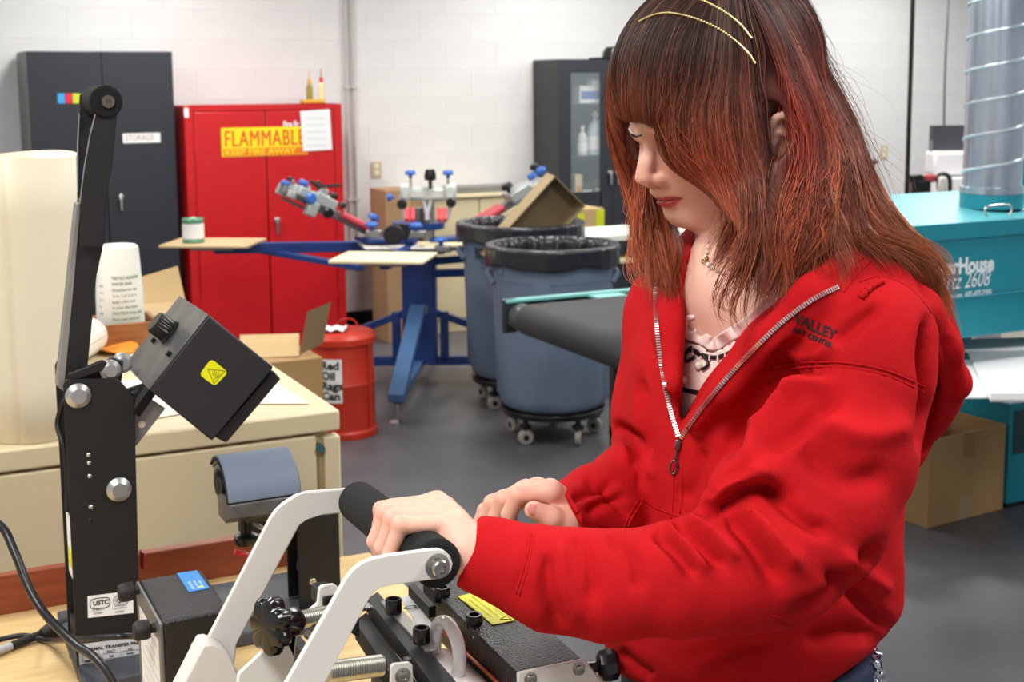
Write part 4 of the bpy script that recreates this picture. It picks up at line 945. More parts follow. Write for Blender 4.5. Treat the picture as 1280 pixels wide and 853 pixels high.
# warning sticker
sp = [(264, 448.5), (285, 465.5), (268.5, 483), (249, 468.5)]
sc_ = smooth_poly([tuple(PY(a, b_, Yb)-Vector((0, .0006, 0))) for a, b_ in sp], 0)
def rcorner(pts, f=.22):
    out = []
    n = len(pts)
    for i in range(n):
        p, a, b_ = Vector(pts[i]), Vector(pts[i-1]), Vector(pts[(i+1) % n])
        for k in range(6):
            u = k/5; out.append((p+(a-p)*f)*(1-u)**2+p*2*u*(1-u)+(p+(b_-p)*f)*u*u)
    return out
st = MB().prism(rcorner(sc_), (0, .0005, 0)).build('warning_sticker', M_yel, t)
tri = [(262.5, 459.5), (283, 468), (266.5, 479.5)]
tri = [(259.7, 461.5), (281, 463.8), (267.5, 479.5)]
m = MB().tube([PY(a, b_, Yb)-Vector((0, .0008, 0)) for a, b_ in tri], .0006, n=6, closed=True)
m.build('triangle_mark', M_ink, st)
m = MB()
for k in range(3):
    x0 = 266+k*2.6; y0 = 463.5+k*1.0
    m.tube(spline([PY(x0+.6, y0, Yb)-Vector((0, .0008, 0)), PY(x0+1.8, y0+2.2, Yb)-Vector((0, .0008, 0)), PY(x0-.2, y0+4, Yb)-Vector((0, .0008, 0)), PY(x0+.8, y0+6.5, Yb)-Vector((0, .0008, 0))], 4), .00035, n=5)
m.tube([PY(267, 475, Yb)-Vector((0, .0008, 0)), PY(275.5, 468, Yb)-Vector((0, .0008, 0))], .00035, n=5)
m.build('heat_mark', M_ink, st)
# certification label and rating plate
def quadlab(px4, y, th=.0006): return yplate(px4, y-th, th)
q = quadlab([(109.5, 746), (166, 739), (167, 766.5), (110, 773)], YP).build('certification_label', M_paper, t)
u_ = (PY(166, 739, YP)-PY(109.5, 746, YP)).normalized()
def lbl(s_, px, py, sz, sx=1., bold=0, par=None, y=YP, mm=M_ink): return text(s_, mm, PY(px, py, y-.0008), u_, (0, 0, 1), sz, par or q, sx=sx, bold=bold)
lbl('USTC', 116.3, 757.3, .0088, 1.0, .0003); lbl('QAI', 145.3, 754, .0095, .95, .0001)
lbl('UL 60335-1', 115, 764.5, .0038, .95); lbl('E250083', 117, 768.5, .0038, .95); lbl('CSA 60335-2', 141, 762.5, .0038, .95); lbl('E250083', 144, 766.5, .0038, .95)
def loop(x0, y0, x1, y1, sl, par, th=.0005, y=YP):
    pts = []
    for k in range(28):
        a = 2*math.pi*k/28; cx, cy = (x0+x1)/2, (y0+y1)/2; ex, ey = (x1-x0)/2, (y1-y0)/2
        c_, s_ = math.cos(a), math.sin(a); px = cx+ex*math.copysign(abs(c_)**.6, c_); py = cy+ey*math.copysign(abs(s_)**.6, s_)-(px-cx)*sl
        pts.append(PY(px, py, y-.0009))
    MB().tube(pts, th, n=5, closed=True).build('outline_mark', M_ink, par)
loop(112.6, 747.8, 137.5, 761, .12, q, .0006); loop(142, 744.5, 160, 757.5, .12, q, .0004); loop(144, 746, 158, 756, .12, q, .00025)
q = quadlab([(98, 806), (177, 797), (177.5, 833), (100, 843)], YP).build('rating_label', mat('silver_label', (206, 206, 208), .45), t)
lbl('THERMAL TRANSFER PRESS', 101, 815.5, .0064, 1.12, .0002, q)
for (x0, y0, w_, h_) in ((103, 820, 22, 7), (129, 817.5, 22, 7), (154, 814.5, 21, 7), (103, 831, 22, 6), (129, 828, 22, 6), (154, 825, 21, 6)):
    pts = [(x0, y0), (x0+w_, y0-w_*.11), (x0+w_, y0+h_-w_*.11), (x0, y0+h_)]
    MB().tube([PY(a, b_, YP-.0009) for a, b_ in pts], .0003, n=4, closed=True).build('box_mark', M_ink, q)
for s_, x, y in (('120', 136, 822.2), ('50/60', 158, 818.8), ('12.3', 107, 836), ('1475W', 133, 832.8), ('AC', 162, 829), ('VOLT', 133, 816.3), ('HZ', 160, 813), ('AMPS', 106, 828.8)): lbl(s_, x, y, .0046, 1, .0001, q)
lbl('SINGLE PHASE   MANUFACTURED FOR HEAT TRANSFER', 104, 840.5, .003, 1.0, 0, q)
# red switch behind the column
MB().box(PY(178, 700, YP+.05), (.006, .02, .026)).build('red_switch', mat('red_switch', (190, 26, 30), .35), t, bevel=.002)

# curved cap platen
ya = PY(268, 572, YP+.0).y
c_top_l = PY(271, 571, YP-.01); c_top_r = PY(360, 562, YP-.01)
def arcx(c0, c1, R, a0, a1, th, n, nm, mm, par, drop=0):
    m = MB(); vs = []
    L = 10
    for rr2 in (R, R-th):
        for i in range(n+1):
            a = math.radians(a0+(a1-a0)*i/n)
            for j in range(2):
                p = c0 if j == 0 else c1
                vs.append(Vector((p.x, p.y-rr2*math.sin(a), p.z-R+rr2*math.cos(a)-drop)))
    fs = []
    for i in range(n):
        fs.append((2*i, 2*i+1, 2*i+3, 2*i+2)); o_ = 2*(n+1); fs.append((o_+2*i, o_+2*i+2, o_+2*i+3, o_+2*i+1))
        for j in (0, 1): fs.append((2*i+j, 2*i+2+j, o_+2*i+2+j, o_+2*i+j))
    fs += [(0, 1, o_+1, o_), (2*n, 2*n+1, o_+2*n+1, o_+2*n)]
    m.add(vs, fs); return m.build(nm, mm, par, bevel=.0015, angle=50)
c0 = Vector((c_top_l.x, c_top_l.y, c_top_l.z)); c1 = Vector((c_top_r.x, c_top_l.y, c_top_l.z+.0))
Rr = .062
M_pad = mat('grey_blue_pad', (106, 118, 138), .5, bump=.2, bscale=900)
arcx(c0, c1, Rr, -42, 82, .0035, 22, 'platen_pad', M_pad, t)
arcx(c0+Vector((-.0015, 0, 0)), c1+Vector((.0015, 0, 0)), Rr-.0036, -44, 84, .004, 22, 'pad_backing', M_rub, t, drop=.0036)
arcx(c0+Vector((.001, 0, 0)), c1+Vector((-.001, 0, 0)), Rr-.008, -46, 84, .004, 22, 'pad_lining', mat('tan_lining', (150, 138, 120), .7), t, drop=.0076)
arcx(c0+Vector((.003, 0, 0)), c1+Vector((-.003, 0, 0)), Rr-.0125, -60, 80, .008, 20, 'platen_casting', M_cast, t, drop=.012)
zc_ = c0.z-Rr; 
m = MB(); x0, x1 = c0.x+.002, c1.x-.002
yy = c0.y
m.prism([(x0, yy-Rr+.001, zc_+.006), (x0, yy-Rr+.001, zc_-.014), (x0, yy-.03, zc_-.03), (x0, yy+.012, zc_-.03), (x0, yy+.02, zc_+.01), (x0, yy-.03, zc_+.01)], (x1-x0, 0, 0)).build('platen_casting', M_gcap, t, bevel=.002)
m = MB().prism([(x0+.012, yy-.045, zc_-.014), (x0+.03, yy-.03, zc_-.036), (x1-.03, yy-.03, zc_-.036), (x1-.004, yy-.045, zc_-.014)], (0, .05, 0)).build('platen_bracket', M_bp, t, bevel=.002)
for dy, rr2 in ((.018, .016), (-.004, .012)):
    MB().cyl((x0-.001, yy+dy-.004, zc_+.022-abs(dy)*.3), (x0+.03, yy+dy-.004, zc_+.022-abs(dy)*.3), rr2, n=24).build('casting_boss', M_rub, t)
kx = x0+.034; ky = yy-.012
MB().cyl((kx, ky, zc_-.065), (kx, ky, zc_-.034), .008, n=16).build('clamp_screw', M_black2, t)
MB().lathe([(0, 0), (.016, 0), (.018, .004), (.018, .011), (.012, .015), (0, .015)], (kx, ky, zc_-.071), n=28).build('clamp_knob', M_black2, t)
MB().cyl((kx+.008, ky-.003, zc_-.04), (kx+.045, ky, zc_-.067), .003, n=10).build('tie_rod', M_zinc, t)
pr0, pr1 = PY(293, 690.5, ky+YP*0), PY(330, 699, ky); 
MB().tube([pr0, pr1], .0042, n=12).build('red_lever', mat('red_lever', (180, 30, 34), .35), t, bevel=.001)
# platen post (open black channel)
ys = 2.0; ys = G(388, 764, ZB+.02).y
fx0, fx1 = PY(373, 700, ys).x, PY(425, 700, ys).x; zt_ = PY(400, 646, ys).z
MB().bx(fx0, fx1, ys, ys+.005, ZB+.023, zt_).build('post_front', M_bp, t, bevel=.001)
MB().bx(fx0, fx1, ys+.06, ys+.065, ZB+.023, zt_).build('post_back', M_bp, t, bevel=.001)
MB().bx(fx1-.005, fx1, ys+.005, ys+.06, ZB+.023, zt_).build('post_side', M_bp, t)
MB().bx(fx0, fx1, ys, ys+.065, zt_, zt_+.004).build('post_top', M_bp, t)
p = PY(391, 728, ys); MB().sph(p, (.0062, .003, .0062), 18, 10).build('rivet', mat('brass_rivet', (206, 196, 160), .35, metal=.8), t)
for k in range(5):
    MB().tube(spline([Vector((fx0+.012+.004*k, ys+.02+.008*k, zt_-.05)), Vector((fx0+.004+.002*k, ys+.012+.008*k, zt_-.075-.004*k)), Vector((fx0+.02, ys+.03, zt_-.105)), Vector((fx0+.03, ys+.04, zt_-.12-.01*k))]), .0022, n=8).build('wire', M_rub if k % 2 else mat('grey_wire', (120, 118, 112), .5), t)
MB().bx(fx0-.08, fx0+.01, ys+.02, ys+.05, zt_-.02, zt_).build('support_arm', M_bp, t, bevel=.002)

# ================================================================== control box
zc1 = 1.09
b0 = G(203.5, 778, zc1); b1 = G(281, 754, zc1); X0, X1, Y0 = b0.x, b1.x, b0.y; Y1 = G(175, 725, zc1).y
t = thing('control_box', 'small black control box with blue sticker beside the tall press column', 'control box', ((X0+X1)/2, Y0+.05, ZB))
MB().bx(X0, X1, Y0, Y1, ZB+.03, zc1).build('housing', mat('textured_black', (32, 32, 34), .3, bump=.8, bscale=420), t, bevel=.003)
MB().bx(X0+.01, X1-.01, Y0+.01, Y1-.01, ZB+.001, ZB+.031).build('foot_block', M_rub, t)
MB().bx(X0-.004, X0, Y0-.001, Y1+.001, ZB+.03, zc1-.002).build('side_panel', mat('grey_side_panel', (120, 120, 118), .4, metal=.4), t, bevel=.001)
sx_ = X0-.0046
MB().bx(sx_, sx_+.0006, Y0+.012, Y1-.02, ZB+.05, zc1-.028).build('instruction_label', M_paper, t)
m = MB()
for k in range(9): m.bx(sx_-.0004, sx_, Y0+.02, Y1-.03-.01*(k % 3), zc1-.04-.014*k, zc1-.038-.014*k)
o = m.build('printed_lines', mat('grey_print', (190, 196, 205), .6), t); o['kind'] = 'stuff'
for yy, dz in ((Y0+.03, -.018), (Y1-.02, -.006)):
    m = MB(); m.lathe([(0, .0), (.006, 0), (.006, .006), (.0115, .007), (.0125, .01), (.0125, .022), (.010, .026), (0, .026)], (X0-.004, yy, zc1+dz), (-1, 0, 0), n=10).build('thumb_nut', M_rub, t)
p = PY(242.5, 806.5, Y0); MB().sph(p, (.0042, .0022, .0042), 14, 8).build('rivet', mat('brass_rivet', (206, 196, 160), .35, metal=.8), t)
M_bls = mat('blue_sticker', (34, 132, 206), .45)
sq = [G(221, 717.5, zc1), G(246, 713.8, zc1), G(262, 736, zc1), G(236, 741, zc1)]
st = MB().prism([p+Vector((0, 0, .0006)) for p in sq], (0, 0, -.0005)).build('blue_sticker', M_bls, t)
sv = (sq[0]-sq[3]).normalized(); su = (sq[1]-sq[0]).normalized()
for k, s_ in enumerate(('SUBLIMATION', 'heat press parts', 'call for supplies')):
    text(s_, M_inkw, sq[3]+sv*.004+su*(.003+.006*(k+1))+Vector((0, 0, .0012)), sv, -su, .0052, st, sx=.9)
MB().lathe([(0, 0), (.0028, 0), (.0028, .0004), (0, .0004)], sq[2]-su*.009+sv*.008+Vector((0, 0, .0008)), n=16).build('yellow_dot', M_yel, st)

# cables
t = thing('power_cable', 'thick black cable looping down across the front of the press column', 'cable', (G(60, 830, ZB).x, YP-.1, ZB))
pts = [P(-40, 640, 1.75), P(0, 657, 1.72), P(18, 690, 1.70), P(36, 735, 1.68), P(58, 770, 1.66), P(95, 806, 1.62), P(120, 824, 1.58), P(140, 850, 1.55), P(158, 890, 1.52)]
MB().tube(spline(pts, 8), .0058, n=12).build('cable', mat('cable_black', (30, 30, 32), .35), t)
t = thing('plug_cord', 'thin black cord with grey joint lying on bench left of press', 'cable', (G(30, 800, ZB).x, G(30, 800, ZB).y, ZB))
MB().tube(spline([G(-30, 808, ZB+.01), G(0, 800, ZB+.01), G(30, 795, ZB+.012), G(60, 801, ZB+.012), P(92, 800, 1.74), P(150, 796, 1.70), P(176, 796, 1.75)], 8), .0042, n=10).build('cord', MATS['cable_black'], t)
MB().tube([G(-20, 822, ZB+.008), G(14, 808, ZB+.008)], .0062, n=12).build('grey_sleeve', mat('grey_sleeve', (176, 178, 182), .5), t)
MB().tube([G(14, 808, ZB+.008), G(52, 793, ZB+.009)], .0064, n=12).build('plug_tail', M_rub, t)
MB().tube([G(52, 793, ZB+.012), G(60, 790, ZB+.013), G(94, 779, ZB+.013)], [.008, .012, .013], n=14).build('plug_body', M_rub, t)

# ================================================================== mug press with the white lever arms
ynr, yfr = 1.0, 1.27
ynr = P(548, 706, 1.075).y; gn = PY(548, 706, ynr); gf = Vector((gn.x+.012, ynr+.285, gn.z))
f_ = P(446, 626, 1.335); yfr = f_.y; gf = f_
t = thing('mug_press', 'mug heat press with white lever arms and black foam grip', 'heat press', (gn.x+.05, ynr+.15, ZB))
def thick_path(px, y, w, th, n=6):
    pass
far_px = [(227, 860), (256, 806), (280, 760), (338, 648), (345, 638), (355, 629), (369, 620), (385, 615), (440, 611), (452, 618), (452, 634), (440, 641), (400, 645), (385, 650), (375, 657), (367, 672), (320, 760), (296, 806), (290, 860)]
yplate(far_px, yfr, .006).build('lever_arm', M_white, t, bevel=.0016, seg=3)
near_px = [(330, 900), (359, 853), (433, 724), (441, 714), (450.6, 706), (459, 702), (468, 698.8), (485.6, 695), (540, 687.8), (549, 687.4), (557, 690), (563, 696), (566, 705), (564, 714), (558, 721), (549, 724), (490, 732), (477, 735), (470, 739), (464, 745), (457, 757), (407, 853), (382, 900)]
yplate(near_px, ynr-.006, .006).build('lever_arm', M_white, t, bevel=.0016, seg=3)
g0 = Vector((gn.x, ynr+.001, gn.z)); g1 = Vector((gf.x, yfr-.001, gf.z))
ax = (g1-g0).normalized()
MB().lathe([(.0, 0), (.0165, 0), (.0195, .001), (.0212, .003), (.0212, (g1-g0).length-.006), (.018, (g1-g0).length), (0, (g1-g0).length)], g0, ax, n=48).build('foam_grip', M_foam, t)
bp = PY(546, 707.5, ynr-.006)
MB().lathe([(0, 0), (.0108, 0), (.0108, .0015), (.0075, .0018), (.0075, .010), (.0068, .0108), (.0042, .0108), (.0036, .007), (0, .007)], bp, (0, -1, 0), n=32).build('socket_bolt', mat('stainless', (196, 192, 184), .25, metal=1), t)
M_ss = MATS['stainless']
# folded foot of far arm, curved inner bracket
yplate([(254, 807), (262, 806), (284, 815), (300, 846), (300, 870), (222, 870)], yfr-.03, .03).build('arm_foot', M_white, t, bevel=.002)
yplate([(399, 736), (403, 733), (418, 731), (424, 735), (424, 744), (404, 747), (404, 765), (394, 774), (372, 790), (366, 853), (366, 900), (290, 900), (298, 843), (327, 816), (346, 813), (370, 787), (386, 764), (397, 755)], ynr+.13, .005).build('inner_bracket', M_white, t, bevel=.0014)
yplate([(405, 747), (424, 744), (450, 776), (450, 800), (404, 766)], ynr+.14, .04).build('slide_block', M_bp, t, bevel=.002)
# star knob and threaded rod
kc = PY(340, 782, ynr+.11); rd0 = PY(362, 777, ynr+.11); rd1 = PY(418, 767, ynr+.125); kax = (rd1-rd0).normalized()
m = MB(); a_, b2, d_ = m.frame(kax); n = 96; vs = []
R_ = .0265
prof = [(.0, -.009), (.7, -.009), (.9, -.008), (1.0, -.005), (1.0, .003), (.92, .006), (.6, .007), (.0, .007)]
for i, (f, z) in enumerate(prof):
    for j in range(n):
        q_ = 2*math.pi*j/n; k_ = 1-(.20*(.5-.5*math.cos(7*q_))**1.5 if f > .8 else .0)
        rr2 = R_*f*k_; vs.append(kc+a_*(rr2*math.cos(q_))+b2*(rr2*math.sin(q_))+d_*z)
m.add(vs, [(i*n+j, i*n+(j+1) % n, (i+1)*n+(j+1) % n, (i+1)*n+j) for i in range(len(prof)-1) for j in range(n)])
m.build('star_knob', mat('gloss_black', (16, 16, 17), .2), t, angle=32)
MB().lathe([(.012, 0), (.013, .003), (.013, .018), (.011, .022), (0, .022)], kc+kax*.006, kax, n=32).build('knob_hub', MATS['gloss_black'], t)
def threaded(p0, p1, r, pitch, nm, mm=M_zinc):
    d = (p1-p0); L = d.length; k = int(L/pitch); prof = [(0, 0)]
    for i in range(k): prof += [(r*.86, i*pitch), (r, i*pitch+pitch*.5)]
    prof += [(r*.86, L), (0, L)]
    MB().lathe(prof, p0, d, n=28).build(nm, mm, t, angle=20)
threaded(kc+kax*.026, rd1+kax*.01, .0085, .0022, 'threaded_rod', mat('dull_zinc', (176, 176, 166), .3, metal=1))
threaded(PY(408, 841, ynr+.045), PY(478, 832, ynr+.055), .0098, .0024, 'adjusting_rod', MATS['dull_zinc'])
MB().cyl(PY(385, 794, ynr+.12), PY(402, 805, ynr+.08), .004, n=14).build('cross_pin', M_ss, t)
# head under the operator's hand
ZH = 1.20
hA, hB, hC, hD = G(646, 842, ZH), G(529, 727, ZH), G(729, 825, ZH), None
u2 = (hC-hA).normalized(); v2 = Vector((-u2.y, u2.x, 0)); Lh = (hB-hA).length
hx = MB().prism([hA, hC, hC+v2*Lh*1.02, hA+v2*Lh*1.02], (0, 0, -.05)).build('head_cover', mat('textured_black_head', (30, 30, 32), .28, bump=1.0, bscale=380), t, bevel=.004, seg=3)
MB().prism([hC+Vector((0, 0, -.001)), hC+v2*Lh*1.02+Vector((0, 0, -.001)), hC+v2*Lh+u2*.03+Vector((0, 0, -.05)), hC+u2*.03+Vector((0, 0, -.05))], (0, 0, -.004)).build('side_skirt', MATS['textured_black_head'], t)
# white end plate
e0 = hA-u2*.001-v2*.004; e1 = hC-v2*.004
MB().prism([e0+Vector((0, 0, .002)), e1+Vector((0, 0, .002)), e1+u2*.022+Vector((0, 0, -.03)), e1+u2*.03+Vector((0, 0, -.1)), e0+Vector((0, 0, -.1))], v2*.0038).build('end_plate', M_white, t, bevel=.0015)
for px, py in ((662.5, 848.5), (723, 836.5)):
    r_ = ray(px, py); k = (e0-CAMP).dot(-v2)/r_.dot(-v2); p = CAMP+r_*k
    MB().lathe([(0, 0), (.0062, 0), (.0062, .0012), (.0044, .0014), (.0044, .005), (.0026, .0052), (.002, .0035), (0, .0035)], p, -v2, n=24).build('socket_bolt', M_ss, t)
# yellow caution label
yl = [G(572, 747, ZH), G(595, 742, ZH), G(645.5, 776.5, ZH), G(616, 782.5, ZH)]
st = MB().prism([p+Vector((0, 0, .0012)) for p in yl], (0, 0, -.0006)).build('caution_label', M_yel, t)
lv = (yl[0]-yl[3]).normalized(); lu = (yl[2]-yl[3]).normalized()
for k, s_ in enumerate(('CAUTION', 'HOT SURFACE do not touch plate', 'use only in the upright position', 'unplug before changing heater')):
    text(s_, M_ink, yl[2]+lv*(.016)-lu*(.008+.0062*k)+Vector((0, 0, .0018)), lv, lu, .0042, st, sx=1.0)
MB().tube([p+Vector((0, 0, .0014)) for p in (yl[2]+lv*.003-lu*.004, yl[2]+lv*.013-lu*.004, yl[2]+lv*.008-lu*.014)], .0004, n=4, closed=True).build('triangle_mark', M_ink, st)
# side rails
ZR = 1.19
railA = hplate([(459, 748), (472, 739), (566, 846), (590, 880), (552, 880), (538, 852)], ZR, .02).build('guide_rail', M_bp, t, bevel=.0015)
hplate([(443, 776), (458, 765), (500, 824), (520, 850), (492, 850)], ZR-.012, .02).build('guide_rail', M_bp, t, bevel=.0015)
hplate([(510, 732), (518, 729), (545, 758), (536, 760)], ZR+.004, .012).build('guide_rail', M_bp, t, bevel=.001)
M_ssp = mat('stainless_strip', (196, 194, 188), .3, metal=.8)
hplate([(476, 752), (488, 748), (548, 808), (545, 813), (531, 812)], ZR+.002, .003).build('clamp_strip', M_ssp, t, bevel=.0005)
hplate([(536, 738), (545, 735), (612, 790), (611, 797), (600, 800), (592, 796)], ZR+.004, .003).build('clamp_strip', M_ssp, t, bevel=.0005)
hplate([(466, 778), (474, 776), (514, 832), (508, 836)], ZR-.02, .006).build('heater_edge', mat('heater_silver', (150, 148, 140), .3, metal=.8), t)
# clamp bolts
for px, py in ((492, 760), (527, 797), (553, 745), (593, 780)):
    b_ = G(px, py+6, ZR+.004)
    MB().lathe([(0, 0), (.0085, 0), (.0085, .0135), (.0078, .0148), (.0052, .0148), (.0046, .009), (0, .009)], b_, n=32).build('black_bolt', MATS['gloss_black'], t)
for px, py in ((458, 760), (520, 823)):
    b_ = G(px, py, ZR-.008); MB().cyl(b_, b_+Vector((.008, -.003, 0)), .006, n=6).build('hex_nut', M_zinc, t)
    MB().cyl(b_-Vector((.012, 0, 0)), b_, .0035, n=12).build('stud', M_zinc, t)
yplate([(489, 834), (492, 831), (512, 829), (516, 832), (518, 870), (488, 870)], ynr+.02, .004).build('rod_bracket', M_white, t, bevel=.001)
p = PY(503, 845, ynr+.02); MB().lathe([(0, 0), (.0072, 0), (.0072, .0012), (.0052, .0014), (.0052, .005), (.003, .0052), (.0024, .0035), (0, .0035)], p, (0, -1, 0), n=24).build('socket_bolt', M_ss, t)
# heater sleeve around the mug, with copper edge
mc = Vector((hA.x-.030, hA.y+.0, 1.135))
def hs(u, v, R, y0, y1):
    a = math.radians(-30+240*u); return Vector((mc.x+R*math.cos(a), y0+(y1-y0)*v, mc.z+R*math.sin(a)))
y0_, y1_ = hA.y-.01, hA.y+.16
o = MB().sheet(lambda u, v: Vector((mc.x+.049*math.cos(math.radians(-60+115*u)), y0_+.01+(y1_-y0_)*v, mc.z+.049*math.sin(math.radians(-60+115*u)))), 20, 2).build('heater_band', mat('copper_edge', (196, 104, 62), .35, metal=.6), t, solid=.003, angle=180)
o = MB().sheet(lambda u, v: Vector((mc.x+.049*math.cos(math.radians(130+110*u)), y0_+.01+(y1_-y0_)*v, mc.z+.049*math.sin(math.radians(130+110*u)))), 20, 2).build('heater_band', mat('silver_heater', (150, 146, 138), .3, metal=.8), t, solid=.003, angle=180)
# chassis below, resting on the bench
cx0, cx1 = mc.x-.11, hC.x
MB().bx(cx0-.11, cx0-.002, hA.y+.10, hA.y+.25, ZB+.03, 1.06).build('side_housing', M_bp, t, bevel=.004)
MB().bx(cx0, cx1+.0, hA.y+.0, hA.y+.26, ZB+.03, 1.05).build('lower_housing', M_bp, t, bevel=.004)
MB().bx(cx0-.16, cx1+.01, hA.y-.03, hA.y+.29, ZB+.001, ZB+.03).build('base_plate', M_bp, t, bevel=.003)
MB().bx(cx0-.0, cx0+.012, hA.y+.0, hA.y+.25, 1.05, 1.165).build('cradle_wall', M_bp, t, bevel=.002)
MB().bx(PY(300, 853, yfr-.03).x-.04, cx0+.02, yfr-.06, yfr-.01, ZB+.03, 1.08).build('arm_mount', M_bp, t, bevel=.003)
MB().bx(cx1-.01, cx1, hA.y+.02, hA.y+.24, 1.04, 1.15).build('cradle_wall', M_bp, t, bevel=.002)
k0 = G(760, 832, 1.13)
MB().lathe([(0, -.012), (.01, -.012), (.016, -.008), (.0175, 0), (.016, .008), (.01, .012), (0, .012)], k0, (1, -.4, .1), n=10).build('side_knob', MATS['gloss_black'], t, angle=30)
MB().cyl(k0-Vector((.06, -.01, 0)), k0, .006, n=12).build('knob_stem', M_black2, t)
# white paper print wrapped on the mug area
q = thing('transfer_print', 'white transfer paper with black script on the mug under the rails', 'paper', (mc.x-.01, hA.y+.2, mc.z+.045))
hp = [G(500, 748, ZR-.012), G(512, 744, ZR-.012), G(548, 790, ZR-.012), G(528, 792, ZR-.012)]
MB().prism(hp, (0, 0, -.001)).build('sheet', M_paper, q)
ud = (hp[3]-hp[0]).normalized()
text('oy', mat('grey_ink', (84, 88, 96), .6), hp[0]+ud*.03+Vector((.014, 0, .0012)), -ud.cross(zz)*-1, ud, .022, q, sx=1.4, shear=.3)
# the mug
t = thing('white_mug', 'white ceramic mug lying clamped in the press, handle upwards', 'mug', (mc.x, hA.y, mc.z-.04))
M_cer = mat('glazed_ceramic', (238, 234, 232), .12, coat=.4)
r_ = .0425
MB().lathe([(0, .135), (r_*.9, .135), (r_, .129), (r_, .004), (r_*.985, 0), (r_*.93, .002), (r_*.92, .09), (0, .094)], (mc.x, y0_+.012, mc.z), (0, 1, 0), n=56).build('mug_body', M_cer, t, angle=50)
hx_ = mc.x-.0; hcen = PY(555, 780, y0_+.07)
y0_ += .05
pts = [(y0_+.03, mc.z+r_-.004), (y0_+.022, mc.z+r_+.012), (y0_+.026, mc.z+r_+.032), (y0_+.046, mc.z+r_+.042), (y0_+.068, mc.z+r_+.036), (y0_+.08, mc.z+r_+.02), (y0_+.084, mc.z+r_-.004)]
pc_ = spline([Vector((mc.x, y, z)) for y, z in pts], 8)
m = MB(); m.tube(pc_, .0066, n=16)
m.build('mug_handle', M_cer, t)
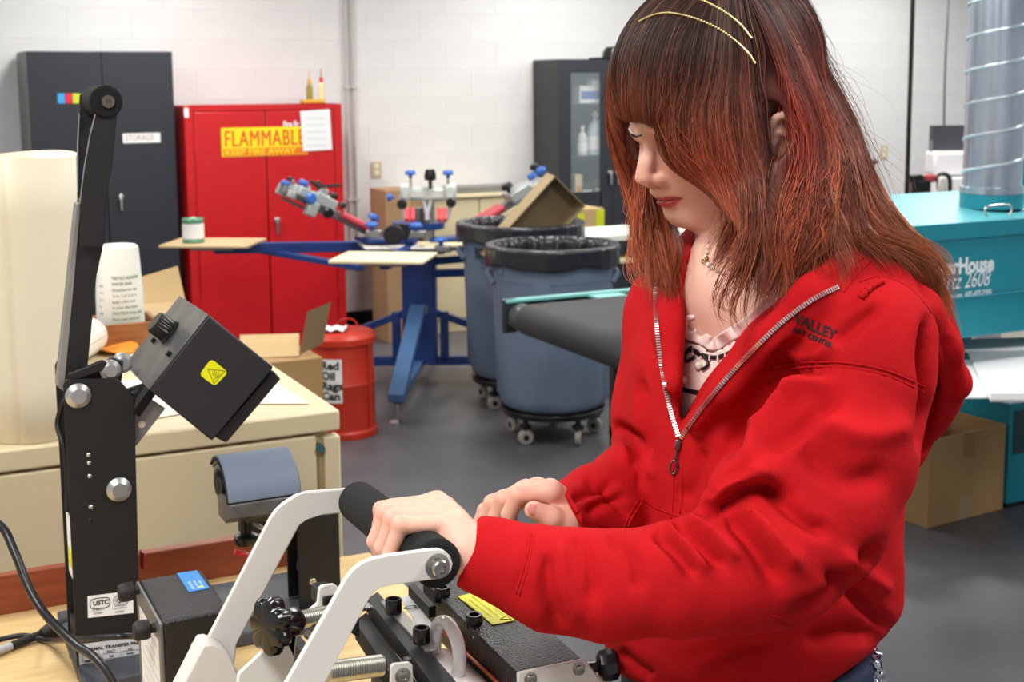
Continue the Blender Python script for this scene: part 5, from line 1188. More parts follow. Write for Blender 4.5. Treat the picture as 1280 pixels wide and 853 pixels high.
# ================================================================== implicit surface tools
A3 = lambda v: np.array([v[0], v[1], v[2]], dtype=np.float64)
class Field:
    def __init__(s, lo, hi, h):
        s.h = h; s.lo = np.array(lo, float); s.n = np.ceil((np.array(hi, float)-s.lo)/h).astype(int)+1
        s.ax = [s.lo[k]+h*np.arange(s.n[k]) for k in range(3)]
        s.F = np.full(s.n, 1.0, dtype=np.float32)
    def sub(s, lo, hi):
        i0 = np.clip(np.floor((np.array(lo)-s.lo)/s.h).astype(int), 0, s.n); i1 = np.clip(np.ceil((np.array(hi)-s.lo)/s.h).astype(int)+1, 0, s.n)
        sl = tuple(slice(a, b) for a, b in zip(i0, i1))
        g = np.meshgrid(*[s.ax[k][sl[k]] for k in range(3)], indexing='ij', sparse=True)
        return sl, g
    def comb(s, sl, d, k, op):
        f = s.F[sl]
        if op == 'u':
            if k > 0:
                h = np.maximum(k-np.abs(f-d), 0)/k; s.F[sl] = np.minimum(f, d)-h*h*k*.25
            else: s.F[sl] = np.minimum(f, d)
        elif op == 's':
            d = -d; h = np.maximum(k-np.abs(f-d), 0)/k if k > 0 else 0; s.F[sl] = np.maximum(f, d)+h*h*k*.25
    def cap(s, a, b, r0, r1=None, k=.01, op='u'):
        a, b = A3(a), A3(b); r1 = r0 if r1 is None else r1; m = max(r0, r1)+k+s.h*2
        sl, g = s.sub(np.minimum(a, b)-m, np.maximum(a, b)+m)
        if any(x.stop <= x.start for x in sl): return
        ab = b-a; L = max(ab@ab, 1e-12)
        t = sum((g[i]-a[i])*ab[i] for i in range(3))/L; t = np.clip(t, 0, 1)
        d = np.sqrt(sum((g[i]-a[i]-ab[i]*t)**2 for i in range(3)))-(r0+(r1-r0)*t)
        s.comb(sl, d.astype(np.float32), k, op)
    def chain(s, pts, rs, k=.01, op='u'):
        for i in range(len(pts)-1): s.cap(pts[i], pts[i+1], rs[i], rs[i+1], k, op)
    def ell(s, c, r, R=None, k=.01, op='u'):
        c = A3(c); r = np.array(r, float); R = np.eye(3) if R is None else np.array(R); m = r.max()+k+s.h*2
        sl, g = s.sub(c-m, c+m)
        if any(x.stop <= x.start for x in sl): return
        q = [g[i]-c[i] for i in range(3)]
        l = [sum(q[j]*R[j][i] for j in range(3)) for i in range(3)]     # columns of R are the axes
        k0 = np.sqrt(sum((l[i]/r[i])**2 for i in range(3))); k1 = np.sqrt(sum((l[i]/r[i]**2)**2 for i in range(3)))+1e-9
        s.comb(sl, (k0*(k0-1)/k1).astype(np.float32), k, op)
    def loft(s, rows, sd, gd, k=.02, op='u', inset=0):
        """rows (z, cx, cy, w, d) bottom to top; sd/gd unit side and front directions"""
        rows = sorted(rows); zs = np.array([r[0] for r in rows]); z = s.ax[2]
        ip = lambda c: np.interp(z, zs, np.array([r[c] for r in rows]))
        cx, cy, w_, d_ = ip(1), ip(2), ip(3)-inset, ip(4)-inset
        X = s.ax[0][:, None, None]; Y = s.ax[1][None, :, None]
        dx = X-cx[None, None]; dy = Y-cy[None, None]
        a = (dx*sd[0]+dy*sd[1])/w_; b = (dx*gd[0]+dy*gd[1])/d_
        q = (np.abs(a)**2.4+np.abs(b)**2.4)**(1/2.4)
        d = (q-1)*np.minimum(w_, d_)*.9
        zz_ = z[None, None]; d = np.maximum(d, np.maximum(zs[0]-zz_, zz_-zs[-1]))
        s.comb((slice(None),)*3, d.astype(np.float32), k, op)
    def mesh(s):
        F = s.F; n = F.shape; neg = F < 0
        cnt = np.zeros([k-1 for k in n], np.int8)
        for i in (0, 1):
            for j in (0, 1):
                for k in (0, 1): cnt += neg[i:n[0]-1+i, j:n[1]-1+j, k:n[2]-1+k]
        act = (cnt > 0) & (cnt < 8); idx = np.full(act.shape, -1, np.int64); cells = np.argwhere(act); idx[act] = np.arange(len(cells))
        acc = np.zeros((len(cells), 3)); w_ = np.zeros(len(cells))
        cor = [(i, j, k) for i in (0, 1) for j in (0, 1) for k in (0, 1)]
        for a in cor:
            for ax in range(3):
                if a[ax]: continue
                b = list(a); b[ax] = 1
                fa = F[cells[:, 0]+a[0], cells[:, 1]+a[1], cells[:, 2]+a[2]]; fb = F[cells[:, 0]+b[0], cells[:, 1]+b[1], cells[:, 2]+b[2]]
                m = (fa < 0) != (fb < 0); t = np.where(m, fa/(fa-fb+1e-20), 0)
                p = np.tile(np.array(a, float), (len(cells), 1)); p[:, ax] += t
                acc[m] += p[m]; w_[m] += 1
        V = s.lo+(cells+acc/w_[:, None])*s.h
        Q = []
        for ax in range(3):
            o = [1, 2] if ax == 0 else ([2, 0] if ax == 1 else [0, 1])
            sl0 = [slice(1, n[k]-1) for k in range(3)]; sl0[ax] = slice(0, n[ax]-1); sl1 = list(sl0); sl1[ax] = slice(1, n[ax])
            ch = neg[tuple(sl0)] != neg[tuple(sl1)]; e = np.argwhere(ch)
            for k in range(3):
                if k != ax: e[:, k] += 1
            inside = neg[e[:, 0], e[:, 1], e[:, 2]]
            def cc(d1, d2):
                q = e.copy(); q[:, o[0]] -= d1; q[:, o[1]] -= d2; return idx[q[:, 0], q[:, 1], q[:, 2]]
            q = np.stack([cc(1, 1), cc(0, 1), cc(0, 0), cc(1, 0)], 1)
            q[~inside] = q[~inside][:, ::-1]; Q.append(q)
        return V, np.concatenate(Q)
def relax(V, Q, it=2, lam=.5):
    E = np.concatenate([Q[:, [0, 1]], Q[:, [1, 2]], Q[:, [2, 3]], Q[:, [3, 0]]]); n = len(V); V = V.copy()
    deg = np.bincount(E.ravel(), minlength=n).astype(float)[:, None]
    for k in range(it*2):
        S = np.stack([np.bincount(E[:, 0], V[E[:, 1], c], n)+np.bincount(E[:, 1], V[E[:, 0], c], n) for c in range(3)], 1)
        V += (S/np.maximum(deg, 1)-V)*(lam if k % 2 == 0 else -lam*1.04)
    return V
def normals(V, Q):
    fn = np.cross(V[Q[:, 2]]-V[Q[:, 0]], V[Q[:, 3]]-V[Q[:, 1]]); N = np.zeros_like(V)
    for c in range(3):
        for k in range(4): N[:, c] += np.bincount(Q[:, k], fn[:, c], len(V))
    return N/np.maximum(np.linalg.norm(N, axis=1, keepdims=True), 1e-12)
cRT, cUP, cFW, cP = A3(RT), A3(UP), A3(FWD), A3(CAMP)
def projn(V):
    d = V-cP; k = d@cFW; return np.stack([640+FPX*(d@cRT)/k, PPY-FPX*(d@cUP)/k], 1), k
def npmesh(name, V, F, m, parent, smooth=True, col=None, sharp=None):
    me = bpy.data.meshes.new(name); off = A3(parent_loc(parent)); V = V-off; F = np.asarray(F); k = F.shape[1]
    me.vertices.add(len(V)); me.vertices.foreach_set('co', V.astype(np.float32).ravel())
    me.loops.add(F.size); me.loops.foreach_set('vertex_index', F.astype(np.int32).ravel())
    me.polygons.add(len(F)); me.polygons.foreach_set('loop_start', np.arange(0, F.size, k, dtype=np.int32))
    me.update(calc_edges=True); me.validate()
    me.polygons.foreach_set('use_smooth', np.full(len(me.polygons), smooth))
    for q in (m if isinstance(m, list) else [m]): me.materials.append(q)
    if col is not None:
        at = me.color_attributes.new('tint', 'FLOAT_COLOR', 'POINT'); c = np.ones((len(V), 4), np.float32); c[:, :3] = col; at.data.foreach_set('color', c.ravel())
    o = bpy.data.objects.new(name, me); COL.objects.link(o)
    if parent: o.parent = parent
    return o
def polydist(px, poly):
    """distance in pixels to an open polyline and position along it"""
    best = np.full(len(px), 1e9); poly = np.array(poly, float); side = np.zeros(len(px)); tt = np.zeros(len(px)); L = len(poly)-1
    for i in range(L):
        a, b = poly[i], poly[i+1]; ab = b-a; t = np.clip(((px-a)@ab)/(ab@ab), 0, 1); q = px-a-t[:, None]*ab; d = np.hypot(q[:, 0], q[:, 1])
        m = d < best; best[m] = d[m]; tt[m] = (i+t[m])/L
    return best, tt
def inpoly(px, poly):
    poly = np.array(poly, float); ins = np.zeros(len(px), bool); j = len(poly)-1
    for i in range(len(poly)):
        xi, yi = poly[i]; xj, yj = poly[j]
        c = ((yi > px[:, 1]) != (yj > px[:, 1])) & (px[:, 0] < (xj-xi)*(px[:, 1]-yi)/(yj-yi+1e-12)+xi); ins ^= c; j = i
    return ins
_nd = rng.normal(size=(40, 3)); _np = rng.uniform(0, 6.28, 40)
def wob(V, f, seed=0, n=8):
    o = np.zeros(len(V))
    for i in range(n):
        d = _nd[(seed+i) % 40]; o += np.sin(V@d*f*(1+.25*i)+_np[(seed*3+i) % 40])/(1+.3*i)
    return o/n*2
def bvh_of(V, Q): return BVHTree.FromPolygons([tuple(v) for v in V], [tuple(int(i) for i in q) for q in Q])
def hit(bv, px, py, off=0.0, dflt=None):
    r = ray(px, py); h = bv.ray_cast(CAMP, r.normalized())
    if h[0] is None: return dflt
    return h[0]-r.normalized()*off
def srfline(bv, pts, n=6, off=.0005):
    out = []
    for p in spline([Vector((a, b, 0)) for a, b in pts], n):
        h = hit(bv, p.x, p.y, off)
        if h is not None: out.append(h)
    return out
def cam2(X, Y, Z): return A3(C(X, Y, Z))

# ================================================================== materials of the person
def tintmat(name, rough, rough2=None, bump=0, bscale=300, sheen=0, sss=0, spec=.5, aniso=0, noise=0):
    m = mat(name, (200, 200, 200), rough, bump=bump, bscale=bscale, sheen=sheen, sss=sss, spec=spec)
    nt = m.node_tree; b = nt.nodes['Principled BSDF']; at = nt.nodes.new('ShaderNodeVertexColor'); at.layer_name = 'tint'
    nt.links.new(at.outputs[0], b.inputs['Base Color'])
    return m
M_skin = tintmat('skin', .5, sss=.12, bump=.08, bscale=900, spec=.4)
M_hoodie = mat('red_fleece', (190, 24, 30), .9, var=.08, vscale=14, bump=.35, bscale=700, spec=.1)
M_pink = mat('pale_pink_cotton', (240, 214, 206), .75, bump=.2, bscale=300)
M_denim = mat('dark_denim', (26, 38, 74), .8, var=.25, vscale=60, bump=.3, bscale=900)
SKIN = np.array(lin((226, 176, 156))[:3]); PINK = np.array(lin((226, 150, 132))[:3]); LIP = np.array(lin((188, 84, 84))[:3])

PC = C((945-640)/1650*1.33, 1.33)
person = thing('person', 'woman with long auburn hair in red zip hoodie pressing the white-armed lever', 'person', (PC.x, PC.y, 0))

# ---------------------------------------------------------------- torso rows
EPS = math.radians(38)
gdir = (rt0*-math.cos(EPS)+fw0*-math.sin(EPS)); ldir = (rt0*math.sin(EPS)+fw0*-math.cos(EPS))
def row(px, py, D, w_, d_): p = P(px, py, D); return (p.z, p.x, p.y, w_, d_)
ROWS = [row(925, 872, 1.33, .138, .108), row(925, 852, 1.33, .140, .110), row(932, 832, 1.33, .160, .122), row(936, 790, 1.33, .163, .126), row(943, 720, 1.33, .155, .118),
        row(950, 620, 1.33, .150, .110), row(953, 520, 1.34, .154, .112), row(955, 450, 1.345, .152, .108), row(955, 400, 1.35, .132, .095), row(950, 365, 1.355, .10, .078), row(945, 335, 1.36, .06, .055)]
# ================================================================== body (skin)
hq = dict(X=.217, D=1.349, Z=1.712, eps=.382, dl=.466, rl=-.30, s=.986)
fh = A3(rt0*(-math.cos(hq['eps'])*math.cos(hq['dl']))+fw0*(-math.sin(hq['eps'])*math.cos(hq['dl']))+zz*-math.sin(hq['dl']))
lh = A3(rt0*math.sin(hq['eps'])+fw0*-math.cos(hq['eps'])); uh = np.cross(fh, lh)
l2 = lh*math.cos(hq['rl'])+uh*math.sin(hq['rl']); u2h = uh*math.cos(hq['rl'])-lh*math.sin(hq['rl'])
HR = np.stack([fh, l2, u2h], 1); HO = cam2(hq['X'], hq['D'], hq['Z'])
def H3(x, y, z): return HO+hq['s']*(HR@np.array([x, y, z]))
def headfield():
    f = Field(HO-.15, HO+.15, .0019)
    e = lambda c, r, k=.015, op='u', R=HR: f.ell(H3(*c), r, R, k, op)
    e((-.008, 0, .045), (.092, .072, .083)); e((.03, 0, .0), (.062, .060, .072)); e((.045, 0, -.045), (.042, .044, .045), .02)
    for s_ in (-1, 1):
        f.cap(H3(-.0, .052*s_, -.045), H3(.066, .014*s_, -.086), .018, .018, .03)
        e((.056, .034*s_, -.022), (.030, .024, .026), .02)
        e((.066, .024*s_, -.062), (.018, .017, .018), .02)
        e((.078, .032*s_, .034), (.014, .024, .010), .02)          # brow
        e((.094, .031*s_, .010), (.014, .017, .0125), .012, 's')    # socket
        e((.0715, .0315*s_, .006), (.0148, .0150, .0142), .004)       # lid over the eye
    e((.060, 0, .06), (.034, .05, .05), .03)
    f.chain([H3(.083, 0, .028), H3(.092, 0, .010), H3(.104, 0, -.012), H3(.1115, 0, -.027)], [.010, .0072, .0085, .0100], .010)
    e((.108, 0, -.029), (.0115, .0105, .0095), .006)
    for s_ in (-1, 1):
        e((.098, .0115*s_, -.0335), (.0105, .0065, .0075), .006)
        e((.1035, .0062*s_, -.0415), (.0045, .0028, .003), .003, 's')
    e((.080, 0, -.055), (.020, .026, .020), .02)
    f.chain([H3(.083, -.022, -.0635), H3(.096, -.008, -.0585), H3(.0985, 0, -.0600), H3(.096, .008, -.0585), H3(.083, .022, -.0635)], [.0022, .0048, .0046, .0048, .0022], .004)
    f.chain([H3(.083, -.020, -.066), H3(.0945, -.006, -.0700), H3(.0945, .006, -.0700), H3(.083, .020, -.066)], [.0022, .0062, .0062, .0022], .004)
    f.chain([H3(.085, -.026, -.0645), H3(.0985, -.009, -.0650), H3(.1035, 0, -.0655), H3(.0985, .009, -.0650), H3(.085, .027, -.0640)], [.0008, .0012, .0013, .0012, .0010], .002, 's')
    e((.078, 0, -.079), (.012, .018, .006), .01, 's')
    e((.074, 0, -.091), (.0195, .021, .0165), .014)
    e((.02, 0, -.085), (.05, .035, .02), .03)
    # ear
    for s_ in (-1, 1):
        c = ((.006 if s_ > 0 else -.006), (.088 if s_ > 0 else .073)*s_, -.004)
        Re = HR@np.array(Matrix.Rotation(math.radians(-22*s_), 3, 'Z')@Matrix.Rotation(math.radians(-14), 3, 'Y'))
        pts = []; rs = []
        for a in np.linspace(math.radians(-125), math.radians(165), 16):
            rx, rz = .0155, .029; wv = 1.0
            pts.append(H3(c[0]-.004-rx*math.cos(a)*(1.0), c[1]+s_*(.006+.008*math.cos(a)), c[2]+rz*math.sin(a))); rs.append(.0032 if a > -1.2 else .0042)
        f.chain(pts, rs, .003)
        e((c[0]-.006, c[1]+.003*s_, c[2]-.002), (.0135, .0038, .026), .006)
        f.cap(H3(c[0]+.007, c[1]+.002*s_, c[2]-.006), H3(c[0]+.007, c[1]+.003*s_, c[2]+.004), .0045, .004, .003)
        f.chain([H3(c[0]+.0, c[1]+.006*s_, c[2]+.014), H3(c[0]-.010, c[1]+.009*s_, c[2]+.004), H3(c[0]-.006, c[1]+.008*s_, c[2]-.014)], [.0022, .0024, .0022], .003)
        e((c[0]-.001, c[1]+.009*s_, c[2]-.002), (.006, .005, .009), .004, 's')
    # neck top
    nb = A3(P(930, 345, 1.365))
    f.chain([H3(-.012, 0, -.04), H3(-.022, 0, -.10), nb], [.052, .050, .053], .018)
    return f
hf = headfield(); HV, HQm = hf.mesh(); HV = relax(HV, HQm, 1)
loc = (HV-HO)@HR/hq['s']
# landmark morph: pull the built landmarks to where the photograph has them
lm = [((.1215, 0, -.0285), (793.5, 226)), ((.090, 0, .020), (806, 160)), ((.0965, 0, -.043), (812, 236)), ((.084, .026, -.0645), (861, 242.5)), ((.1025, 0, -.0600), (815.5, 246.5)),
      ((.1005, 0, -.070), (824, 257)), ((.0935, 0, -.091), (831, 272)), ((.078, .012, -.107), (858, 288)), ((.0, .072, 0), (964, 168)), ((.078, -.033, .006), (796, 169)), ((.03, .055, -.075), (905, 268)), ((-.1, 0, .05), None), ((0, 0, .13), None), ((.06, .04, .08), None)]
src = np.array([H3(*a) for a, b in lm]); pj, kd = projn(src); dst = []
for (a, b), q, k in zip(lm, pj, kd):
    if b is None: dst.append(np.zeros(3)); continue
    dx, dy = b[0]-q[0], b[1]-q[1]; dst.append((cRT*dx-cUP*dy)*k/FPX)
dst = np.array(dst); dst *= np.minimum(1, .025/np.maximum(np.linalg.norm(dst, axis=1, keepdims=True), 1e-9))
ph = lambda r: np.exp(-(r/.055)**2)
Kw = np.linalg.solve(ph(np.linalg.norm(src[:, None]-src[None], axis=2))+np.eye(len(src))*.04, dst)
def morph(V): return V+ph(np.linalg.norm(V[:, None]-src[None], axis=2))@Kw
HV = morph(HV)
# profile correction in the direction across the view
SIL = np.array([(140, 790), (150, 788), (160, 786), (168, 786.5), (174, 791), (180, 799), (186, 799.5), (191, 799), (205, 796.5), (215, 794.5), (224, 793.3), (229, 795), (233, 802), (237, 811.5), (243, 812.5), (247, 816.5), (250, 820.5), (254, 821), (258, 824.5), (261, 828), (266, 829), (273, 831), (279, 836), (284, 843), (288, 856)], float)
for _ in range(3):
    pp, kk_ = projn(HV); fm = loc[:, 0] > .02
    yb_s = np.arange(140, 289, 2.0); cur = np.array([pp[fm & (np.abs(pp[:, 1]-y) < 1.6), 0].min() if (fm & (np.abs(pp[:, 1]-y) < 1.6)).any() else np.nan for y in yb_s])
    ok = ~np.isnan(cur); dlt = np.interp(yb_s, SIL[:, 0], SIL[:, 1])-cur; dlt[~ok] = 0
    cur2 = np.interp(pp[:, 1], yb_s[ok], cur[ok]); dd = np.interp(pp[:, 1], yb_s[ok], dlt[ok])*np.clip((314-pp[:, 1])/26, 0, 1)*np.clip((pp[:, 1]-112)/28, 0, 1)
    w_ = np.exp(-((pp[:, 0]-cur2)/(16+14*(_ == 0)))**2)*fm
    HV = HV+cRT[None]*(dd*w_*kk_/FPX)[:, None]
print('profile error', np.round(dlt[ok][::6], 1))
print('landmark shift px', [tuple(np.round(projn(morph(s[None]))[0][0])) for s in src])
def tint_head(loc):
    col = np.tile(SKIN, (len(loc), 1)); g = lambda c, r: np.exp(-(((loc-np.array(c))/np.array(r))**2).sum(1))[:, None]
    for s_ in (-1, 1):
        col = col*(1-.45*g((.075, .036*s_, -.028), (.03, .022, .02)))+PINK*.45*g((.075, .036*s_, -.028), (.03, .022, .02))
        col = col*(1-.4*g((0, .08*s_, 0), (.03, .02, .03)))+PINK*.4*g((0, .08*s_, 0), (.03, .02, .03))
        w_ = g((.084, .0315*s_, .001), (.01, .017, .0045))*.4; col = col*(1-w_)+np.array(lin((120, 70, 62))[:3])*w_
        w_ = np.minimum(1, 2.2*g((.098, .031*s_, .030), (.03, .020, .0036))); w_ *= (np.abs(loc[:, 1]) > .012)[:, None]; col = col*(1-w_)+np.array(lin((84, 52, 40))[:3])*w_
        w_ = g((.1035, .0062*s_, -.0425), (.006, .004, .004))*.8; col = col*(1-w_)+np.array(lin((110, 50, 45))[:3])*w_
    w_ = .4*g((.112, 0, -.03), (.014, .014, .012)); col = col*(1-w_)+PINK*w_
    y = np.abs(loc[:, 1]); zt_ = -.0565-.0065*(y/.026)**1.5+.0018*np.exp(-(y/.004)**2)*-1; zb_ = -.0755+.0105*(y/.026)**2
    m = 1/(1+np.exp(-(zt_-loc[:, 2])/.0006)); m2 = 1/(1+np.exp(-(loc[:, 2]-zb_)/.0006)); ws = (m*m2*(1/(1+np.exp((y-.0255)/.0012)))*(loc[:, 0] > .07))[:, None]
    col = col*(1-ws)+LIP*ws
    mid = (np.exp(-((loc[:, 2]+.0648)/.0011)**2)*(y < .026)*(loc[:, 0] > .078))[:, None]*.75
    return col*(1-mid)+np.array(lin((96, 34, 36))[:3])*mid
hcol = tint_head(loc)
hcol[loc[:, 2] < -.115] = SKIN
# torso, arms of the body under the clothes (coarse) and chest
tf = Field(A3(P(945, 880, 1.33))+np.array([-.34, -.30, -.1]), A3(P(945, 330, 1.35))+np.array([.3, .34, .08]), .0055)
tf.loft(ROWS[4:-1], A3(ldir), A3(gdir), .02, inset=.029)
nb = A3(P(930, 345, 1.365))
tf.chain([H3(-.022, 0, -.10), nb, A3(P(935, 400, 1.36))], [.050, .052, .06], .03)
tf.chain([A3(P(905, 372, 1.335)), A3(P(980, 388, 1.29))], [.030, .030], .03); tf.cap(A3(P(905, 372, 1.335)), A3(P(850, 392, 1.40)), .03, .034, .03)
for s_, pts, rs in ((1, [(975, 400, 1.31), (1060, 432, 1.245)], [.045, .034]), (-1, [(900, 390, 1.38), (848, 404, 1.445)], [.042, .032])):
    tf.chain([A3(P(*p)) for p in pts], rs, .03)
TV, TQ = tf.mesh()
LARM = [(1070, 440, 1.235), (1035, 570, 1.20), (965, 692, 1.145), (850, 724, 1.122), (760, 728, 1.118), (655, 708, 1.115), (584, 691, 1.115)]
RARM = [(845, 402, 1.45), (848, 490, 1.44), (846, 572, 1.41), (785, 619, 1.35), (728, 646, 1.285)]
af = Field(A3(P(800, 800, 1.2))+np.array([-.3, -.35, -.12]), A3(P(900, 400, 1.35))+np.array([.32, .32, .12]), .006)
af.chain([A3(P(*p)) for p in LARM], [.036, .036, .034, .032, .028, .024, .022], .01)
af.chain([A3(P(*p)) for p in RARM], [.032, .030, .030, .028, .022], .01)
AV, AQ = af.mesh()

# ---------------------------------------------------------------- hands
def barc(D):
    f = (D-1.075)/(1.335-1.075); return A3(g0_)*(1-f)+A3(g1_)*f
g0_, g1_ = P(548, 706, 1.075), P(446, 626, 1.335)
rtA, upA, fwA = A3(rt0), np.array([0, 0, 1.]), A3(fw0)
def onbar(D, ang, rho): a = math.radians(ang); return barc(D)+rtA*(rho*math.cos(a))+upA*(rho*math.sin(a))
lw = A3(P(582, 690, 1.113)); lw2 = A3(P(640, 703, 1.115))
f = Field(np.minimum(lw, barc(1.25))-.09, np.maximum(lw2, barc(1.1))+.09, .0015)
tips = []
for Dm, Df, sc, r_, am in ((1.122, 1.112, .86, .0070, 36), (1.139, 1.135, .97, .0076, 42), (1.156, 1.158, 1.02, .0078, 46), (1.173, 1.181, .98, .0077, 48)):
    mcp = barc(Dm)+rtA*.0315+upA*(.0285+.0006*(am-42)); pip = onbar(Df, 128, .0325); dip = onbar(Df, 180, .0305*1.0); tip = onbar(Df, 180+40*sc, .0298)
    f.chain([mcp, pip, dip, tip], [r_*1.18, r_*1.06, r_*.95, r_*.80], .0022)
    f.chain([lw+(mcp-lw)*.18, lw+(mcp-lw)*.6, mcp], [.0135, .0118, r_*1.22], .010)
    f.ell(pip+upA*.002-rtA*.001, (r_*1.1,)*3, k=.003); tips.append((dip, tip, r_))
th0 = lw+(barc(1.215)-lw)*.25+upA*-.004; 
f.chain([lw+fwA*.008, A3(P(552, 690, 1.16)), onbar(1.185, -20, .034), onbar(1.195, -62, .031), onbar(1.195, -110, .0305)], [.016, .0145, .0115, .010, .008], .006)
f.chain([lw, lw2, A3(P(680, 700, 1.12))], [.0225, .0235, .024], .012)
f.ell(lw+(barc(1.165)+rtA*.03+upA*.02-lw)*.5, (.022, .03, .014), k=.012)
# two shallow tendon grooves
LV, LQ = f.mesh(); LV = relax(LV, LQ, 1)
rw = A3(P(728, 648, 1.283))
f = Field(np.minimum(A3(P(600, 680, 1.24)), A3(P(745, 680, 1.24)))-.05, np.maximum(A3(P(745, 600, 1.32)), A3(P(600, 600, 1.30)))+.06, .0016)
FR = [([(688, 614, 1.250), (648, 619, 1.243), (636, 643, 1.247), (640, 664, 1.252)], .0081),
      ([(672, 612, 1.268), (629, 624, 1.265), (620, 646, 1.268), (623, 664, 1.272)], .0082),
      ([(658, 614, 1.284), (615, 629, 1.285), (606, 649, 1.286), (608, 665, 1.288)], .0079),
      ([(646, 620, 1.298), (606, 638, 1.300), (599, 654, 1.300), (600, 667, 1.301)], .0070)]
for pts, r_ in FR:
    q = [A3(P(*p)) for p in pts]
    f.chain(q, [r_*1.2, r_*1.08, r_*.95, r_*.80], .0022); f.chain([rw+(q[0]-rw)*.15, rw+(q[0]-rw)*.6, q[0]], [.0150, .0128, r_*1.25], .010)
f.chain([rw+(-fwA*.012), A3(P(706, 655, 1.245)), A3(P(688, 648, 1.232)), A3(P(667, 638, 1.226))], [.017, .0150, .0108, .0090], .006)
f.chain([rw, A3(P(775, 632, 1.33))], [.0235, .025], .01)
RV, RQ = f.mesh(); RV = relax(RV, RQ, 1)
def hand_tint(V, ks):
    c = np.tile(SKIN*1.03, (len(V), 1))
    for p, r in ks:
        w_ = np.exp(-(((V-p)**2).sum(1))/r**2)[:, None]*.4; c = c*(1-w_)+PINK*w_
    return c
lk = [(onbar(D, 128, .035), .010) for D in (1.112, 1.135, 1.158, 1.181)]+[(t[1], .010) for t in tips]
rk = [(A3(P(*p[0][k])), .010) for p in FR for k in (1, 3)]+[(A3(P(667, 638, 1.226)), .012)]
parts = [(HV, HQm, hcol), (TV, TQ, np.tile(SKIN, (len(TV), 1))), (AV, AQ, np.tile(SKIN, (len(AV), 1))), (LV, LQ, hand_tint(LV, lk)), (RV, RQ, hand_tint(RV, rk))]
Vs, Qs, Cs, n0 = [], [], [], 0
for V, Q, c in parts: Vs.append(V); Qs.append(Q+n0); Cs.append(c); n0 += len(V)
BV = np.concatenate(Vs); BQ = np.concatenate(Qs)
body = npmesh('body', BV, BQ, M_skin, person, col=np.concatenate(Cs))
# nails
M_nail = mat('fingernail', (232, 160, 150), .25)
def nail(c, along, nrm, w_, l_):
    c = Vector(c); al = Vector(along).normalized(); n_ = Vector(nrm); n_ = (n_-al*n_.dot(al)).normalized(); s_ = al.cross(n_)
    MB().sph(c, (l_, w_, .0014), 16, 10, Matrix((al, s_, n_)).transposed()).build('fingernail', M_nail, body, angle=180)
a, b_ = P(688, 648, 1.232), P(667, 638, 1.226)
nail(b_+(b_-a).normalized()*.001+Vector(-fwA)*.0078+zz*.003, b_-a, Vector(-fwA)+zz*.45, .0052, .0068)
for pts, r_ in FR[:3]:
    a, b_ = P(*pts[2]), P(*pts[3]); o_ = (rt0*-.9+fw0*-.35).normalized(); nail(b_+o_*(r_*.72), b_-a, o_, .0042, .0055)
for dip, tip, r_ in tips[:3]:
    o_ = Vector(tip-barc(1.165)); o_ = Vector((-rtA*.8-upA*.45)); nail(Vector(tip)+o_.normalized()*(r_*.72), Vector(tip-dip), o_, .0040, .0052)
# far eye: lash line, lashes and a sliver of the eye on the far side of the nose
fb = bvh_of(HV, HQm); M_lash = mat('dark_lash', (38, 22, 18), .5)
def fl(pts, off, n=6): return srfline(fb, pts, n, off)
l = fl([(786.5, 163), (790, 168), (796, 170), (802, 169)], .0008)
if len(l) > 3:
    MB().tube(l, .0009, n=6).build('lash_line', M_lash, body)
    m = MB()
    for k, p in enumerate(l[1:]): m.tube([p, p-RT*(.0015+.0001*k)-UP*.0016-FWD*.001, p-RT*(.0032)-UP*.0020-FWD*.002], [.0003, .0002, .0001], n=4)
    m.build('eyelashes', M_lash, body)['kind'] = 'stuff'
l = fl([(786.5, 161), (789, 165), (793, 167.5)], .0004)
if len(l) > 3: MB().tube(l, .0011, n=6).build('eye_slit', mat('eye_white', (226, 214, 210), .12), body)
# ================================================================== hoodie
SL = [((1074, 428, 1.225), .060), ((1070, 480, 1.21), .066), ((1040, 560, 1.19), .074), ((1008, 640, 1.165), .071), ((968, 692, 1.14), .062), ((915, 711, 1.125), .053), ((850, 724, 1.118), .048), ((760, 733, 1.115), .0455), ((690, 724, 1.115), .042), ((655, 712, 1.117), .034), ((615, 698, 1.121), .0305), ((560, 684, 1.125), .0295)]
SR = [((842, 388, 1.445), .050), ((848, 430, 1.44), .056), ((840, 490, 1.43), .060), ((836, 532, 1.42), .060), ((838, 572, 1.405), .054), ((792, 612, 1.355), .046), ((745, 637, 1.305), .041), ((718, 648, 1.28), .0335), ((680, 660, 1.225), .0335)]
hd = Field(A3(P(900, 875, 1.25))+np.array([-.42, -.42, -.06]), A3(P(1000, 330, 1.3))+np.array([.36, .38, .11]), .0033)
hd.loft(ROWS, A3(ldir), A3(gdir), .02)
# shoulders
hd.chain([A3(P(985, 392, 1.31)), A3(P(1080, 425, 1.22))], [.062, .066], .04); hd.chain([A3(P(900, 372, 1.39)), A3(P(842, 392, 1.445))], [.055, .050], .04)
hd.chain([A3(P(*p)) for p, r in SL], [r for p, r in SL], .018)
hd.chain([A3(P(900, 628, 1.125)), A3(P(935, 600, 1.14)), A3(P(985, 575, 1.15))], [.018, .026, .03], .02)
hd.chain([A3(P(*p)) for p, r in SR], [r for p, r in SR], .015)
# belly and back bulge of loose cloth
hd.ell(A3(P(1068, 775, 1.38)), (.042, .05, .036), k=.04); hd.ell(A3(P(1050, 610, 1.42)), (.03, .05, .07), k=.03)

